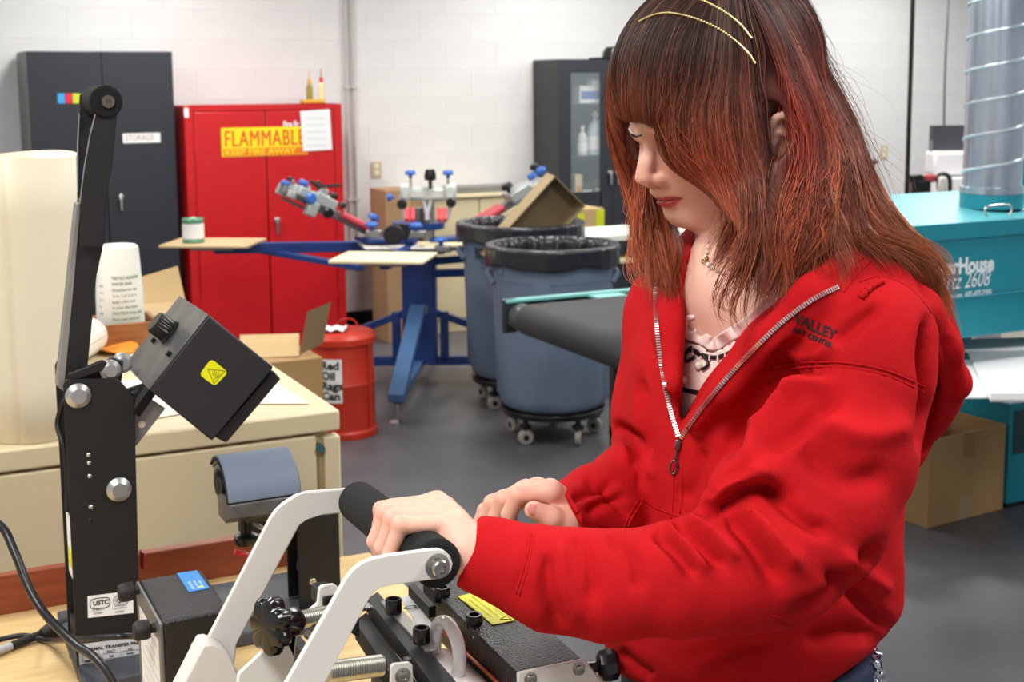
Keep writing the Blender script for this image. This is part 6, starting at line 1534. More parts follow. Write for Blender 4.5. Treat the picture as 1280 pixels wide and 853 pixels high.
# collar ring and hood
hd.chain([A3(P(*p)) for p in ((842, 480, 1.27), (840, 410, 1.31), (846, 355, 1.355), (862, 322, 1.41), (890, 300, 1.44), (960, 300, 1.47), (1040, 318, 1.42))], [.008, .011, .012, .010, .018, .022, .026], .035)
hd.chain([A3(P(*p)) for p in ((868, 528, 1.245), (905, 486, 1.225), (960, 425, 1.20), (1010, 372, 1.20), (1050, 338, 1.23), (1085, 325, 1.28), (1075, 330, 1.38))], [.008, .012, .016, .020, .024, .024, .024], .02)
hoodpts = [(1060, 352, 1.235), (1105, 358, 1.24), (1145, 388, 1.255), (1172, 432, 1.27), (1196, 482, 1.285)]
hd.chain([A3(P(*p)) for p in hoodpts], [.020, .022, .022, .020, .012], .014)
hd.chain([A3(P(*p)) for p in ((1090, 350, 1.33), (1125, 385, 1.35), (1150, 440, 1.36), (1178, 490, 1.33))], [.04, .042, .036, .018], .03)
hd.chain([A3(P(*p)) for p in ((1183, 474, 1.30), (1150, 515, 1.34), (1128, 560, 1.36), (1112, 590, 1.38))], [.020, .026, .022, .022], .02)
hd.chain([A3(P(*p)) for p in ((1100, 312, 1.36), (1130, 345, 1.37), (1165, 400, 1.36))], [.012, .013, .012], .012)
# cavity of the folded hood, open upwards
hd.chain([A3(P(*p)) for p in ((1060, 305, 1.36), (1105, 332, 1.31), (1140, 365, 1.315))], [.020, .018, .014], .012, 's')
# cuff mouths
def cuff_cut(a, b, top, bot, rin, R=.06):
    a, b, top, bot = [A3(P(*q)) for q in (a, b, top, bot)]; c = (top+bot)/2; dn = bot-top; dn /= np.linalg.norm(dn); vw = c-cP; vw /= np.linalg.norm(vw)
    n_ = np.cross(dn, vw); n_ /= np.linalg.norm(n_)
    if n_@(b-a) < 0: n_ = -n_
    ax_ = (b-a)/np.linalg.norm(b-a); n_ = n_*.8+ax_*.2; n_ /= np.linalg.norm(n_)
    c2 = c+ax_*R*.75
    sl, g = hd.sub(c2-R-.02, c2+R+.02)
    pl = sum((g[i]-c[i])*n_[i] for i in range(3)); sp = np.sqrt(sum((g[i]-c2[i])**2 for i in range(3)))-R
    hd.comb(sl, np.maximum(-pl, sp).astype(np.float32), .003, 's'); hd.cap(c-ax_*.014, c+ax_*.03, rin, rin, .003, 's')
cuff_cut((655, 712, 1.117), (584, 691, 1.123), (597, 654, 1.125), (571, 729, 1.12), .0232)
cuff_cut((760, 630, 1.33), (700, 655, 1.25), (700, 622, 1.272), (722, 672, 1.268), .0225, .05)
# V opening cut out of everything in front of the chest
VP = [(851, 532), (851, 500), (855, 440), (856, 400), (854, 360), (858, 330), (872, 305), (900, 285), (930, 270), (1000, 280), (1040, 298), (1012, 335), (985, 360), (938, 406), (900, 453), (875, 488), (860, 514)]
sl, g = hd.sub(A3(P(930, 560, 1.25))+np.array([-.3, -.3, -.05]), A3(P(930, 250, 1.3))+np.array([.25, .3, .06]))
gx, gy, gz = np.broadcast_arrays(*g); pts = np.stack([gx.ravel(), gy.ravel(), gz.ravel()], 1)
pxy, kk = projn(pts); ho = (pts-cP)@A3(fw0)
ins = inpoly(pxy, VP); dd_, _ = polydist(pxy, VP+[VP[0]])
sd = np.where(ins, -dd_, dd_)*kk/FPX
back = ho-(1.40+0*ho)                                        # only what lies nearer than the middle of the neck
cut = np.maximum(sd, back).reshape(gx.shape).astype(np.float32)
hd.comb(sl, cut, .008, 's')
HP = [(690, 842), (765, 850), (830, 868), (930, 880), (1000, 872), (1036, 854), (1075, 829), (1108, 799), (1140, 775), (1250, 700), (1250, 1200), (690, 1200)]
sl, g = hd.sub(A3(P(930, 900, 1.3))+np.array([-.4, -.4, -.1]), A3(P(1000, 740, 1.3))+np.array([.4, .4, .08]))
gx, gy, gz = np.broadcast_arrays(*g); pts = np.stack([gx.ravel(), gy.ravel(), gz.ravel()], 1); pxy, kk = projn(pts); ins = inpoly(pxy, HP); dd_, _ = polydist(pxy, HP+[HP[0]])
hd.comb(sl, (np.where(ins, -dd_, dd_)*kk/FPX).reshape(gx.shape).astype(np.float32), .022, 's')
V, Q = hd.mesh(); V = relax(V, Q, 2)
# trim the sleeve mouth obliquely is left to the cuff ring below; folds ---------------------------------------------
FS = 2.3
def project_folds(V, Q, folds):
    N = normals(V, Q); px, k = projn(V); vd = (V-cP); vd /= np.linalg.norm(vd, axis=1, keepdims=True); face = np.clip(-(N*vd).sum(1)*2.2+.35, 0, 1)
    D = (V-cP)@A3(fw0); disp = np.zeros(len(V))
    for pl, w_, a, d0, d1 in folds:
        pl2 = [(p.x, p.y) for p in spline([Vector((x, y, 0)) for x, y in pl], 5)]
        d, t = polydist(px, pl2); env = np.clip(np.sin(np.pi*np.clip(t*.92+.04, 0, 1))*1.6, 0, 1)
        disp += FS*a*np.exp(-(d/w_)**2)*env*((D > d0) & (D < d1))
    return V+N*(disp*face)[:, None]
R0, R1 = 1.0, 1.6
S0, S1 = 1.0, 1.245     # near sleeve only
folds = [
 ([(877, 640), (905, 630), (945, 612), (985, 618)], 9, -.011, S0, S1), ([(885, 618), (920, 600), (965, 590)], 13, .006, S0, S1),
 ([(843, 652), (872, 676), (904, 712)], 8, -.0065, S0, S1), ([(858, 648), (892, 668), (925, 702)], 9, .005, S0, S1), ([(816, 662), (846, 690), (868, 722)], 8, -.005, S0, S1), ([(830, 656), (858, 680), (885, 716)], 8, .004, S0, S1),
 ([(905, 640), (940, 676), (975, 735)], 10, -.007, S0, S1), ([(925, 632), (962, 668), (1000, 712)], 11, .006, S0, S1), ([(955, 610), (1000, 650), (1035, 668)], 9, -.005, S0, S1),
 ([(760, 668), (790, 700), (800, 740)], 10, -.0035, S0, S1), ([(720, 668), (735, 705), (740, 755)], 10, -.003, S0, S1),
 ([(686, 690), (684, 740), (700, 792)], 11, -.004, S0, S1), ([(700, 680), (704, 730), (725, 780)], 8, .003, S0, S1),
 ([(1000, 560), (1060, 600), (1110, 590)], 16, -.004, S0, S1), ([(1010, 520), (1080, 545), (1140, 530)], 16, .004, S0, S1), ([(960, 560), (990, 540), (1050, 500)], 12, -.005, S0, S1),
 ([(911, 562), (932, 520), (975, 470), (1030, 457)], 9, -.009, R0, R1), ([(930, 580), (950, 535), (990, 492), (1040, 478)], 11, .006, R0, R1), ([(884, 622), (908, 600), (939, 588)], 9, -.005, R0, R1),
 ([(955, 520), (968, 462), (1003, 425)], 8, -.006, R0, R1), ([(985, 500), (1010, 462), (1045, 425)], 9, .004, R0, R1), ([(1040, 430), (1075, 402), (1100, 385)], 9, -.004, R0, R1),
 ([(1160, 400), (1158, 450), (1160, 500), (1152, 560)], 7, -.014, R0, R1), ([(1180, 420), (1190, 460), (1190, 500)], 9, -.003, R0, R1),
 ([(990, 770), (1050, 742), (1100, 680)], 10, -.007, R0, R1), ([(1036, 716), (1078, 752), (1115, 790)], 9, -.007, R0, R1), ([(1005, 800), (1060, 790), (1105, 800)], 11, -.006, R0, R1), ([(1050, 690), (1085, 720), (1112, 740)], 10, .004, R0, R1),
 ([(765, 533), (788, 546), (794, 582)], 7, -.009, 1.25, R1), ([(775, 560), (800, 575), (815, 600)], 8, .004, 1.25, R1), ([(712, 626), (742, 613), (768, 602)], 6, -.004, 1.2, R1), ([(735, 640), (760, 625), (785, 622)], 7, -.004, 1.2, R1), ([(730, 600), (760, 612), (790, 650)], 7, -.004, 1.2, R1),
 ([(800, 470), (806, 540), (802, 610)], 7, -.005, 1.25, R1), ([(880, 560), (870, 600), (850, 625)], 10, -.003, 1.22, R1),
 ([(850, 830), (900, 815), (970, 805)], 12, -.003, R0, R1), ([(770, 815), (790, 835), (815, 850)], 9, -.004, R0, R1)]
V = project_folds(V, Q, folds)
N = normals(V, Q); V = V+N*(wob(V, 22, 3)*.0026+wob(V, 55, 11)*.0011)[:, None]
# stitched lines: shallow grooves either side of raised seams
V = project_folds(V, Q, [([(960, 462), (1010, 456), (1060, 457), (1110, 467), (1158, 488)], 3.2, -.0010, S0, 1.3), ([(662, 664), (656, 700), (643, 742)], 3.5, -.0008, S0, S1)])
hoodie = npmesh('hoodie', V, Q, M_hoodie, person)
hb = bvh_of(V, Q)
print('hoodie verts', len(V), 'spread', projn(V)[0].min(0), projn(V)[0].max(0))
def seam(pts, r=.0011, off=.0002, nm='seam', par=hoodie, m=None, n=8):
    l = srfline(hb, pts, n, off)
    l2_ = [l[0]] if l else []
    for p in l[1:]:
        if (p-l2_[-1]).length < .04: l2_.append(p)
    if len(l2_) > 2: return MB().tube(l2_, r, n=6).build(nm, m or M_hoodie, par, angle=180)
seam([(962, 459), (1010, 453), (1060, 454), (1110, 464), (1157, 484)]); seam([(962, 465), (1010, 459), (1060, 460), (1110, 470), (1156, 491)])
seam([(664, 666), (657, 702), (645, 742)]); seam([(668, 668), (661, 703), (649, 745)], .0008)
seam([(802, 624), (822, 636), (846, 645)]); seam([(802, 628), (790, 648), (781, 668)]); seam([(798, 625), (786, 646), (777, 666)], .0008)
seam([(968, 770), (999, 784), (998, 815), (986, 851)], .0008); seam([(963, 775), (991, 789), (990, 818), (979, 851)], .0008)
seam([(842, 590), (841, 625), (838, 660)]); seam([(853, 585), (852, 625), (848, 655)], .0009); seam([(808, 797), (806, 825), (808, 852)], .0016, m=mat('dark_red_gap', (90, 8, 14), .9)); seam([(817, 797), (815, 825), (817, 852)], .0009)
seam([(1046, 362), (1062, 340), (1078, 322), (1098, 306)], .0008); seam([(1054, 366), (1070, 346), (1087, 327), (1106, 312)], .0008)
seam([(1075, 352), (1105, 346), (1140, 362), (1165, 392)], .0009)
# elastic-less cuff mouth ring of the near sleeve
# zipper
M_tape = mat('zip_tape_red', (176, 16, 24), .8); M_teeth = mat('zip_teeth', (212, 212, 212), .3, metal=.9)
zipper = None
def zip_line(pts, side):
    l = srfline(hb, pts, 24, .0012); q = [l[0]]
    for p in l[1:]:
        if (p-q[-1]).length < .075: q.append(p)
    l = q; MB().tube(l, .0022, n=6).build('zip_tape', M_tape, hoodie, angle=180)
    acc = 0; m = MB(); last = l[0]; cnt = 0
    for i in range(1, len(l)):
        seg = l[i]-l[i-1]; L = seg.length; d = seg.normalized() if L > 0 else seg
        while acc < L:
            p = l[i-1]+d*acc; vd = (p-CAMP).normalized(); s_ = d.cross(vd).normalized()
            R_ = Matrix((d, s_, d.cross(s_))).transposed(); m.box(p-vd*.0016, (.0015, .0042, .0016), R_); acc += .0026; cnt += 1
        acc -= L
    o = m.build('zip_teeth', M_teeth, hoodie, smooth=False); o['kind'] = 'stuff'
ZL = [(820, 333), (819, 370), (821, 410), (827, 460), (836, 505), (848, 546)]; ZR_ = [(1047, 359), (1015, 375), (975, 405), (930, 449), (895, 488), (868, 522), (851, 548)]
zip_line(ZL, -1); zip_line(ZR_, 1)
h = hit(hb, 847.5, 556, .004); vd = (h-CAMP).normalized(); dn = (hit(hb, 844, 575, .004)-h).normalized(); s_ = dn.cross(vd).normalized(); R_ = Matrix((s_, dn, s_.cross(dn))).transposed()
M_sl = mat('zip_slider_metal', (120, 120, 122), .3, metal=.9)
MB().box(h, (.006, .011, .005), R_).build('zip_slider', M_sl, hoodie, bevel=.0015)
h2 = h+dn*.012-vd*.002
MB().tube([h2-dn*.006, h2+dn*.004], .0016, n=8).build('pull_link', M_sl, hoodie)
pts = [h2+dn*(.005+.007*(1-math.cos(a)))+s_*(.0036*math.sin(a)) for a in np.linspace(0, 2*math.pi, 20)[:-1]]
MB().tube(pts, .0013, n=8, closed=True).build('zip_pull', M_sl, hoodie)
# draw-cord knot near the collar
k_ = srfline(hb, [(1102, 352), (1092, 357), (1083, 364), (1076, 372)], 5, .003)
if len(k_) > 3: MB().tube(k_, [.0028+.0012*(i % 3 == 0) for i in range(len(k_))], n=8).build('cord_knot', M_hoodie, hoodie, angle=180); MB().tube(k_[-5:-1], .0012, n=6).build('cord_tip', M_sl, hoodie)
# chest embroidery
def emb(q):
    r_ = (Vector(q)-CAMP).normalized(); h_ = hb.ray_cast(CAMP, r_); return (h_[0]-r_*.0012) if h_[0] is not None else Vector(q)
M_emb = mat('dark_embroidery', (44, 14, 22), .8)
pa, pb_ = P(984, 394, 1.2), P(1030, 414, 1.2); xd = (pb_-pa).normalized(); yd = (RT*.25+UP*.97).normalized()
yd = (yd-xd*yd.dot(xd)).normalized()
text('VALLEY', M_emb, P(991, 403, 1.2), xd, yd, .0135, hoodie, 'embroidery', sx=.92, proj_fn=emb, bold=.0004, shear=-.1)
text('ART CENTER', M_emb, P(990, 414, 1.2), xd, yd, .0068, hoodie, 'embroidery', sx=1.0, proj_fn=emb, bold=.0003, shear=-.1)

# ================================================================== pink top inside the opening
bb = bvh_of(TV, TQ)
NL = [(848, 392), (858, 424), (875, 428), (893, 437), (915, 424), (945, 404), (985, 362), (1030, 330)]
tp, tk = projn(TV); Nn = normals(TV, TQ); TV2 = TV+Nn*.004
yneck = np.interp(tp[:, 0], [p[0] for p in NL], [p[1] for p in NL])
keep = (tp[:, 1] > yneck) & (tp[:, 1] < 640)
fk = keep[TQ].all(1); used = np.unique(TQ[fk]); remap = -np.ones(len(TV), int); remap[used] = np.arange(len(used))
top = npmesh('pink_top', TV2[used]+0, remap[TQ[fk]], M_pink, person)
k = top.modifiers.new('solid', 'SOLIDIFY'); k.thickness = .003
def srf2(pts, n=8, off=.005):
    out = []
    for p in spline([Vector((a, b, 0)) for a, b in pts], n):
        h = hit(bb, p.x, p.y, off)
        if h is not None: out.append(h)
    return out
l = srf2([(854, 395), (858, 420), (873, 427), (893, 436), (915, 424), (945, 404), (985, 362)], 14, .004)
def ruff(u, v):
    i = u*(len(l)-1); a = int(i); b_ = min(a+1, len(l)-1); p = l[a].lerp(l[b_], i-a); vd = (p-CAMP).normalized(); t_ = (l[min(a+2, len(l)-1)]-l[max(a-2, 0)]).normalized(); up_ = t_.cross(vd).normalized()
    if up_.z < 0: up_ = -up_
    w_ = math.sin(u*52)*.0045*v+math.sin(u*31+1)*.003*v
    return p+up_*(.013*v-.002)-vd*(.002+w_+.003*v)
MB().sheet(ruff, 120, 7).build('ruffle', M_pink, top, angle=180, solid=.0008)
M_rib = mat('black_ribbon', (24, 24, 28), .5)
l3 = srf2([(862, 437), (876, 443), (893, 447), (908, 443), (925, 434), (940, 425)], 8, .007); MB().tube(l3, .0022, n=6).build('ribbon_trim', M_rib, top, angle=180)
m = MB()
for i in range(3, len(l3)-1, 5): m.tube([l3[i]+Vector((0, 0, .0035))-FWD*.002, l3[i]-Vector((0, 0, .0035))-FWD*.002], .0012, n=5)
m.build('lace_stitch', M_pink, top)['kind'] = 'stuff'
l4 = srf2([(846, 484), (862, 489), (880, 492)], 8, .006); 
if len(l4) > 2: MB().tube(l4, .0026, n=6).build('ribbon_trim', M_rib, top, angle=180)
l5 = srf2([(866, 436), (880, 446), (885, 456), (877, 462)], 6, .009); MB().tube(l5, .0016, n=6).build('ribbon_bow', M_rib, top, angle=180)
l6 = srf2([(864, 434), (856, 444), (858, 452), (868, 446)], 6, .009); MB().tube(l6, .0016, n=6).build('ribbon_bow', M_rib, top, angle=180)
M_pearl = mat('pearl', (240, 228, 216), .15, coat=.5)
for px, py in ((873.5, 457), (854.5, 475)):
    h = hit(bb, px, py, .008)
    if h: MB().sph(h, .0046, 16, 12).build('pearl_button', M_pearl, top)

# ================================================================== necklace
neckb = bvh_of(np.concatenate([HV, TV]), np.concatenate([HQm, TQ+len(HV)]))
lst = srfline(neckb, [(886, 303), (885, 309), (884, 316), (882, 327), (893, 336), (906, 341), (920, 340), (938, 334), (955, 322), (963, 308)], 10, .003)
neck = MB().tube(lst, .0005, n=5).build('necklace', mat('gold_wire', (206, 176, 96), .25, metal=1), person)
acc = 0; prev = lst[0]; d = 0
for i in range(1, len(lst)):
    d += (lst[i]-lst[i-1]).length
    if d > .0058 and (lst[i]-lst[i-1]).length < .02:
        d = 0; r_ = .0026; MB().sph(lst[i], (r_, r_, r_*.9), 12, 8).build('pearl', M_pearl, neck)
h = hit(neckb, 881.5, 328, .005)
M_gold = MATS['gold_wire']
if h:
    MB().tube(spline([h, h+RT*.003+UP*.004, h+RT*.0005+UP*.006, h], 5), .0007, n=6).tube(spline([h, h-RT*.003-UP*.001, h-RT*.003+UP*.003, h], 5), .0007, n=6).build('gold_bow', M_gold, neck)

# ================================================================== hair
CAPC = H3(-.006, 0, .040)
GR = {
 'bangs': [[(852, -2, 1.335), (808, 26, 1.365), (778, 75, 1.385), (767, 115, 1.39), (770, 160, 1.385), (782, 205, 1.395)],
           [(858, -2, 1.32), (812, 28, 1.34), (783, 78, 1.35), (773, 120, 1.35), (776, 153, 1.345)],
           [(866, -2, 1.30), (822, 34, 1.295), (795, 85, 1.285), (786, 125, 1.28), (785, 156, 1.28)],
           [(876, 0, 1.285), (840, 40, 1.275), (820, 90, 1.265), (813, 128, 1.262), (811, 157, 1.262)],
           [(888, 4, 1.27), (860, 45, 1.268), (842, 95, 1.262), (836, 130, 1.260), (833, 160, 1.262)]],
 'side': [[(888, 4, 1.27), (862, 55, 1.24), (842, 115, 1.222), (836, 168, 1.222), (848, 203, 1.225), (868, 222, 1.228), (888, 240, 1.225), (897, 262, 1.22)],
          [(896, 6, 1.265), (876, 60, 1.23), (860, 125, 1.213), (862, 180, 1.213), (884, 215, 1.215), (903, 250, 1.215), (903, 290, 1.21), (888, 325, 1.205)],
          [(904, 8, 1.26), (893, 65, 1.22), (888, 130, 1.205), (895, 190, 1.203), (914, 235, 1.205), (926, 280, 1.205), (924, 320, 1.20), (914, 350, 1.195)],
          [(912, 8, 1.26), (910, 70, 1.218), (915, 140, 1.203), (923, 200, 1.203), (938, 255, 1.205), (945, 305, 1.205), (947, 345, 1.20), (941, 372, 1.195)],
          [(920, 8, 1.26), (926, 70, 1.22), (937, 125, 1.210), (945, 185, 1.208), (953, 245, 1.208), (962, 300, 1.205), (966, 345, 1.20), (962, 374, 1.20)],
          [(928, 12, 1.262), (944, 72, 1.226), (951, 122, 1.214), (953, 160, 1.212), (958, 205, 1.212), (968, 250, 1.208), (976, 305, 1.203), (978, 350, 1.20), (974, 384, 1.20)]],
 'behind': [[(926, 6, 1.265), (945, 65, 1.225), (966, 118, 1.215), (985, 150, 1.215), (985, 200, 1.21), (972, 250, 1.205), (966, 310, 1.20), (965, 365, 1.20)],
            [(934, 2, 1.27), (965, 65, 1.235), (992, 125, 1.23), (1005, 180, 1.225), (1000, 235, 1.215), (992, 290, 1.205), (990, 340, 1.20), (982, 375, 1.20)],
            [(942, -3, 1.28), (980, 60, 1.255), (1004, 125, 1.25), (1020, 190, 1.24), (1018, 240, 1.225), (1030, 280, 1.215), (1035, 315, 1.205), (1020, 348, 1.20)],
            [(948, -8, 1.30), (990, 55, 1.285), (1018, 130, 1.285), (1038, 195, 1.27), (1050, 245, 1.25), (1070, 280, 1.235), (1105, 305, 1.225), (1135, 330, 1.225)],
            [(952, -10, 1.32), (992, 45, 1.32), (1022, 125, 1.325), (1056, 190, 1.31), (1076, 245, 1.29), (1110, 285, 1.265), (1150, 318, 1.255), (1172, 360, 1.26)],
            [(952, -12, 1.345), (980, 15, 1.365), (1008, 85, 1.375), (1048, 155, 1.37), (1075, 225, 1.35), (1106, 275, 1.32), (1150, 312, 1.295), (1176, 378, 1.29)]],
 'far': [[(795, 60, 1.40), (773, 120, 1.405), (771, 170, 1.415), (785, 225, 1.43), (800, 275, 1.41), (808, 325, 1.345), (818, 358, 1.32)],
         [(800, 70, 1.42), (778, 130, 1.43), (782, 185, 1.44), (806, 235, 1.44), (822, 285, 1.41), (834, 335, 1.33), (842, 362, 1.31)],
         [(820, 80, 1.44), (800, 140, 1.45), (808, 200, 1.465), (832, 245, 1.45), (845, 290, 1.40), (848, 325, 1.34), (834, 355, 1.315)]],
 'nape': [[(930, 60, 1.42), (965, 160, 1.45), (1000, 240, 1.43), (1020, 300, 1.40)], [(960, 60, 1.42), (1000, 150, 1.44), (1040, 230, 1.42), (1075, 290, 1.37)], [(900, 80, 1.45), (930, 180, 1.47), (950, 260, 1.46), (960, 310, 1.45)]]}
for _g in ('side', 'behind'):
    GR[_g] = [[(x, y, D+.044*min(1, max(0, (305-y)/75))*min(1, max(0, (y+5)/60))*(1 if D < 1.25 else .5)) for x, y, D in gl_] for gl_ in GR[_g]]
hs = Field(A3(P(960, 420, 1.3))+np.array([-.28, -.26, -.02]), A3(P(960, -40, 1.33))+np.array([.28, .26, .04]), .0036)
hs.ell(CAPC, (.1035, .0835, .0975), HR, .01); hs.ell(H3(.028, 0, .062), (.073, .072, .060), HR, .015)
EARC = H3(-.008, .080, -.006)
hs.ell(H3(.075, 0, -.045), (.06, .06, .075), HR, .012, 's')
for gname, gl in GR.items():
    rr = {'bangs': .010, 'side': .011, 'behind': .015, 'far': .0055, 'nape': .022}[gname]
    for gi in range(len(gl)-1):
        for fr in (0, .5) if gi < len(gl)-2 else (0, .5, 1):
            A = spline([P(*p) for p in gl[gi]], 4); B = spline([P(*p) for p in gl[gi+1]], 4); nA = 22
            smp = lambda L_, t: L_[min(int(t*(len(L_)-1)), len(L_)-1)]
            tm = {'bangs': .93, 'side': .72, 'behind': .86, 'far': .55, 'nape': 1}[gname]
            ts = np.linspace(0, tm, nA); q = [smp(A, t).lerp(smp(B, t), fr) for t in ts]
            rs = [rr*(1 if t < tm*.6 else 1-.75*(t-tm*.6)/(tm*.4)) for t in ts]
            # sink the base a little towards the head so that the strands lie on top of it
            q2 = [A3(p)+(lambda d: d/np.linalg.norm(d))(CAPC-A3(p))*(rr*.6) for p in q]
            hs.chain(q2, rs, .008)
EP = [(955, 130), (966, 126), (979, 135), (988, 153), (988, 178), (977, 196), (962, 202), (955, 182)]
sl, g = hs.sub(EARC-.07, EARC+.07)
gx, gy, gz = np.broadcast_arrays(*g); pts = np.stack([gx.ravel(), gy.ravel(), gz.ravel()], 1); pxy, kk = projn(pts); ins = inpoly(pxy, EP); dd_, _ = polydist(pxy, EP+[EP[0]])
eD = (A3(EARC)-cP)@A3(fw0); hs.comb(sl, np.maximum(np.where(ins, -dd_, dd_)*kk/FPX, (pts-cP)@A3(fw0)-(eD+.05)).reshape(gx.shape).astype(np.float32), .004, 's')
print('ear', projn(EARC[None])[0], eD)
V, Q = hs.mesh(); V = relax(V, Q, 1)
cb = bvh_of(V, Q)
DK = np.array(lin((66, 44, 38))[:3]); ASH = np.array(lin((140, 108, 90))[:3]); COP = np.array(lin((168, 84, 54))[:3]); REDH = np.array(lin((152, 54, 42))[:3]); GOLD = np.array(lin((176, 112, 68))[:3])
def haircol(V, rnd):
    px, _ = projn(V)
    t = np.clip((px[:, 1]-70-60*(rnd-.5))/190, 0, 1)[:, None]
    c = DK*(1-t)+COP*t
    r = np.exp(-(((px[:, 0]-1000)/60)**2+((px[:, 1]-150)/110)**2))[:, None]; r2 = np.exp(-(((px[:, 0]-880)/45)**2+((px[:, 1]-215)/50)**2))[:, None]
    c = c*(1-.75*r)+REDH*.75*r; c = c*(1-.6*r2)+REDH*.6*r2
    d = np.exp(-(((px[:, 0]-955)/28)**2+((px[:, 1]-190)/150)**2))[:, None]; c = c*(1-.6*d)+DK*.6*d
    gL = np.clip((px[:, 0]-1085)/60, 0, 1)[:, None]; c = c*(1-.6*gL)+GOLD*.6*gL
    fr_ = np.clip((840-px[:, 0])/80, 0, 1)[:, None]*np.clip((px[:, 1]-60)/90, 0, 1)[:, None]; c = c*(1-.35*fr_)+COP*.35*fr_
    return c
M_hairb = tintmat('hair_base', .5, spec=.3); M_hair = tintmat('hair_strands', .48, spec=.28)
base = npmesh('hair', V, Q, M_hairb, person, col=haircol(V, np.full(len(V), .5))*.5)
# strands
def fsample(f, P_):
    q = (P_-f.lo)/f.h; n_ = np.array(f.F.shape); q = np.clip(q, 0, n_-1.001); i = q.astype(int); w_ = q-i; F = f.F
    c = {(a, b, d): F[i[:, 0]+a, i[:, 1]+b, i[:, 2]+d] for a in (0, 1) for b in (0, 1) for d in (0, 1)}
    wx, wy, wz = w_.T
    ip = lambda a, b, t: a*(1-t)+b*t
    x0 = ip(ip(c[0, 0, 0], c[0, 0, 1], wz), ip(c[0, 1, 0], c[0, 1, 1], wz), wy); x1 = ip(ip(c[1, 0, 0], c[1, 0, 1], wz), ip(c[1, 1, 0], c[1, 1, 1], wz), wy)
    y0 = ip(ip(c[0, 0, 0], c[0, 0, 1], wz), ip(c[1, 0, 0], c[1, 0, 1], wz), wx); y1 = ip(ip(c[0, 1, 0], c[0, 1, 1], wz), ip(c[1, 1, 0], c[1, 1, 1], wz), wx)
    z0 = ip(ip(c[0, 0, 0], c[0, 1, 0], wy), ip(c[1, 0, 0], c[1, 1, 0], wy), wx); z1 = ip(ip(c[0, 0, 1], c[0, 1, 1], wy), ip(c[1, 0, 1], c[1, 1, 1], wy), wx)
    return ip(x0, x1, wx), np.stack([x1-x0, y1-y0, z1-z0], 1)
def strands(gname, n, rad, rj=.008, npt=26, tipj=.18, seed=1, curl=.004):
    curl *= 1.6
    gl = GR[gname]; G_ = len(gl); r = np.random.default_rng(seed)
    guides = []
    for gd_ in gl:
        s_ = spline([P(*p) for p in gd_], 10); a = np.array([A3(p) for p in s_]); L_ = np.r_[0, np.cumsum(np.linalg.norm(np.diff(a, axis=0), axis=1))]; L_ /= L_[-1]
        guides.append(np.stack([np.interp(np.linspace(0, 1, 60), L_, a[:, c]) for c in range(3)], 1))
    guides = np.array(guides)
    u = r.uniform(0, G_-1, n); clump = np.round(u*9)/9+r.normal(size=n)*.018; t = np.linspace(0, 1, npt)
    i0 = np.clip(u.astype(int), 0, G_-2)
    end = 1-np.abs(r.normal(size=n))*tipj*.6+r.uniform(-.02, .06, n); end = np.clip(end, .45, 1.0)
    off = r.normal(size=(n, 3)); off /= np.linalg.norm(off, axis=1, keepdims=True); off *= (r.uniform(0, 1, n)**.5)[:, None]
    cph = np.round(u*9).astype(int); cfreq = r.uniform(2, 4.5, 200)[cph % 200]; cphs = r.uniform(0, 6.28, 200)[cph % 200]; cdir = r.normal(size=(200, 3))[cph % 200]
    P_ = np.zeros((n, npt, 3))
    for k, tt in enumerate(t):
        s_ = np.clip(tt*end, 0, 1)*59; a = np.clip(s_.astype(int), 0, 58); f_ = (s_-a)[:, None]
        uu = u*(1-.75*tt**1.2)+clump*(.75*tt**1.2); uu = np.clip(uu, 0, G_-1); j = np.clip(uu.astype(int), 0, G_-2); w_ = (uu-j)[:, None]
        pA = guides[j, a]*(1-f_)+guides[j, a+1]*f_; pB = guides[j+1, a]*(1-f_)+guides[j+1, a+1]*f_; p = pA*(1-w_)+pB*w_
        out = p-CAPC; out /= np.linalg.norm(out, axis=1, keepdims=True)
        sp = rj*(.35+.65*math.sin(math.pi*min(1, tt*1.0)*.62))
        p = p+out*(np.abs(off[:, :1])*sp*.8+.0015)+off*sp*(.5+.5*tt)
        p = p+cdir*(np.sin(cfreq*tt*2.2+cphs)*curl*tt**1.5)[:, None]*.6
        P_[:, k] = p
    # keep strands off the eye area: nothing needed; push strands that sink into the head outwards
    offs = np.repeat(r.uniform(.0006, .0035+rj*.35, n), npt)
    Pf = P_.reshape(-1, 3)
    for it in range(3):
        Fv, Gv = fsample(hs, Pf); Gv = Gv/np.maximum(np.linalg.norm(Gv, axis=1, keepdims=True), 1e-6)
        mv = np.where(Fv < offs, offs-Fv, np.where(Fv < .03, -(Fv-offs)*.55, 0)) if gname[:2] not in ('fl', 'fa') else np.where(Fv < offs, offs-Fv, 0)
        Pf = Pf+Gv*np.clip(mv, -.012, .02)[:, None]
    P_ = Pf.reshape(n, npt, 3)
    for _ in range(2): P_[:, 1:-1] = P_[:, 1:-1]*.5+.25*(P_[:, 2:]+P_[:, :-2])
    pe, _k = projn(P_.reshape(-1, 3)); hitear = inpoly(pe, EP).reshape(n, npt).any(1) & (r.uniform(size=n) > .03)
    P_ = P_[~hitear]; u = u[~hitear]; n = len(P_)
    T = np.gradient(P_, axis=1); T /= np.linalg.norm(T, axis=2, keepdims=True)+1e-9
    ref = np.array([.3, .5, .81]); A_ = np.cross(T, ref); A_ /= np.linalg.norm(A_, axis=2, keepdims=True); B_ = np.cross(T, A_)
    rr = rad*(r.uniform(.7, 1.25, n))[:, None]*np.interp(t, [0, .8, 1], [1, .9, .25])[None]
    V3 = np.stack([P_+(A_*math.cos(q)+B_*math.sin(q))*rr[..., None] for q in (0, 2.094, 4.189)], 2)   # n,npt,3,3
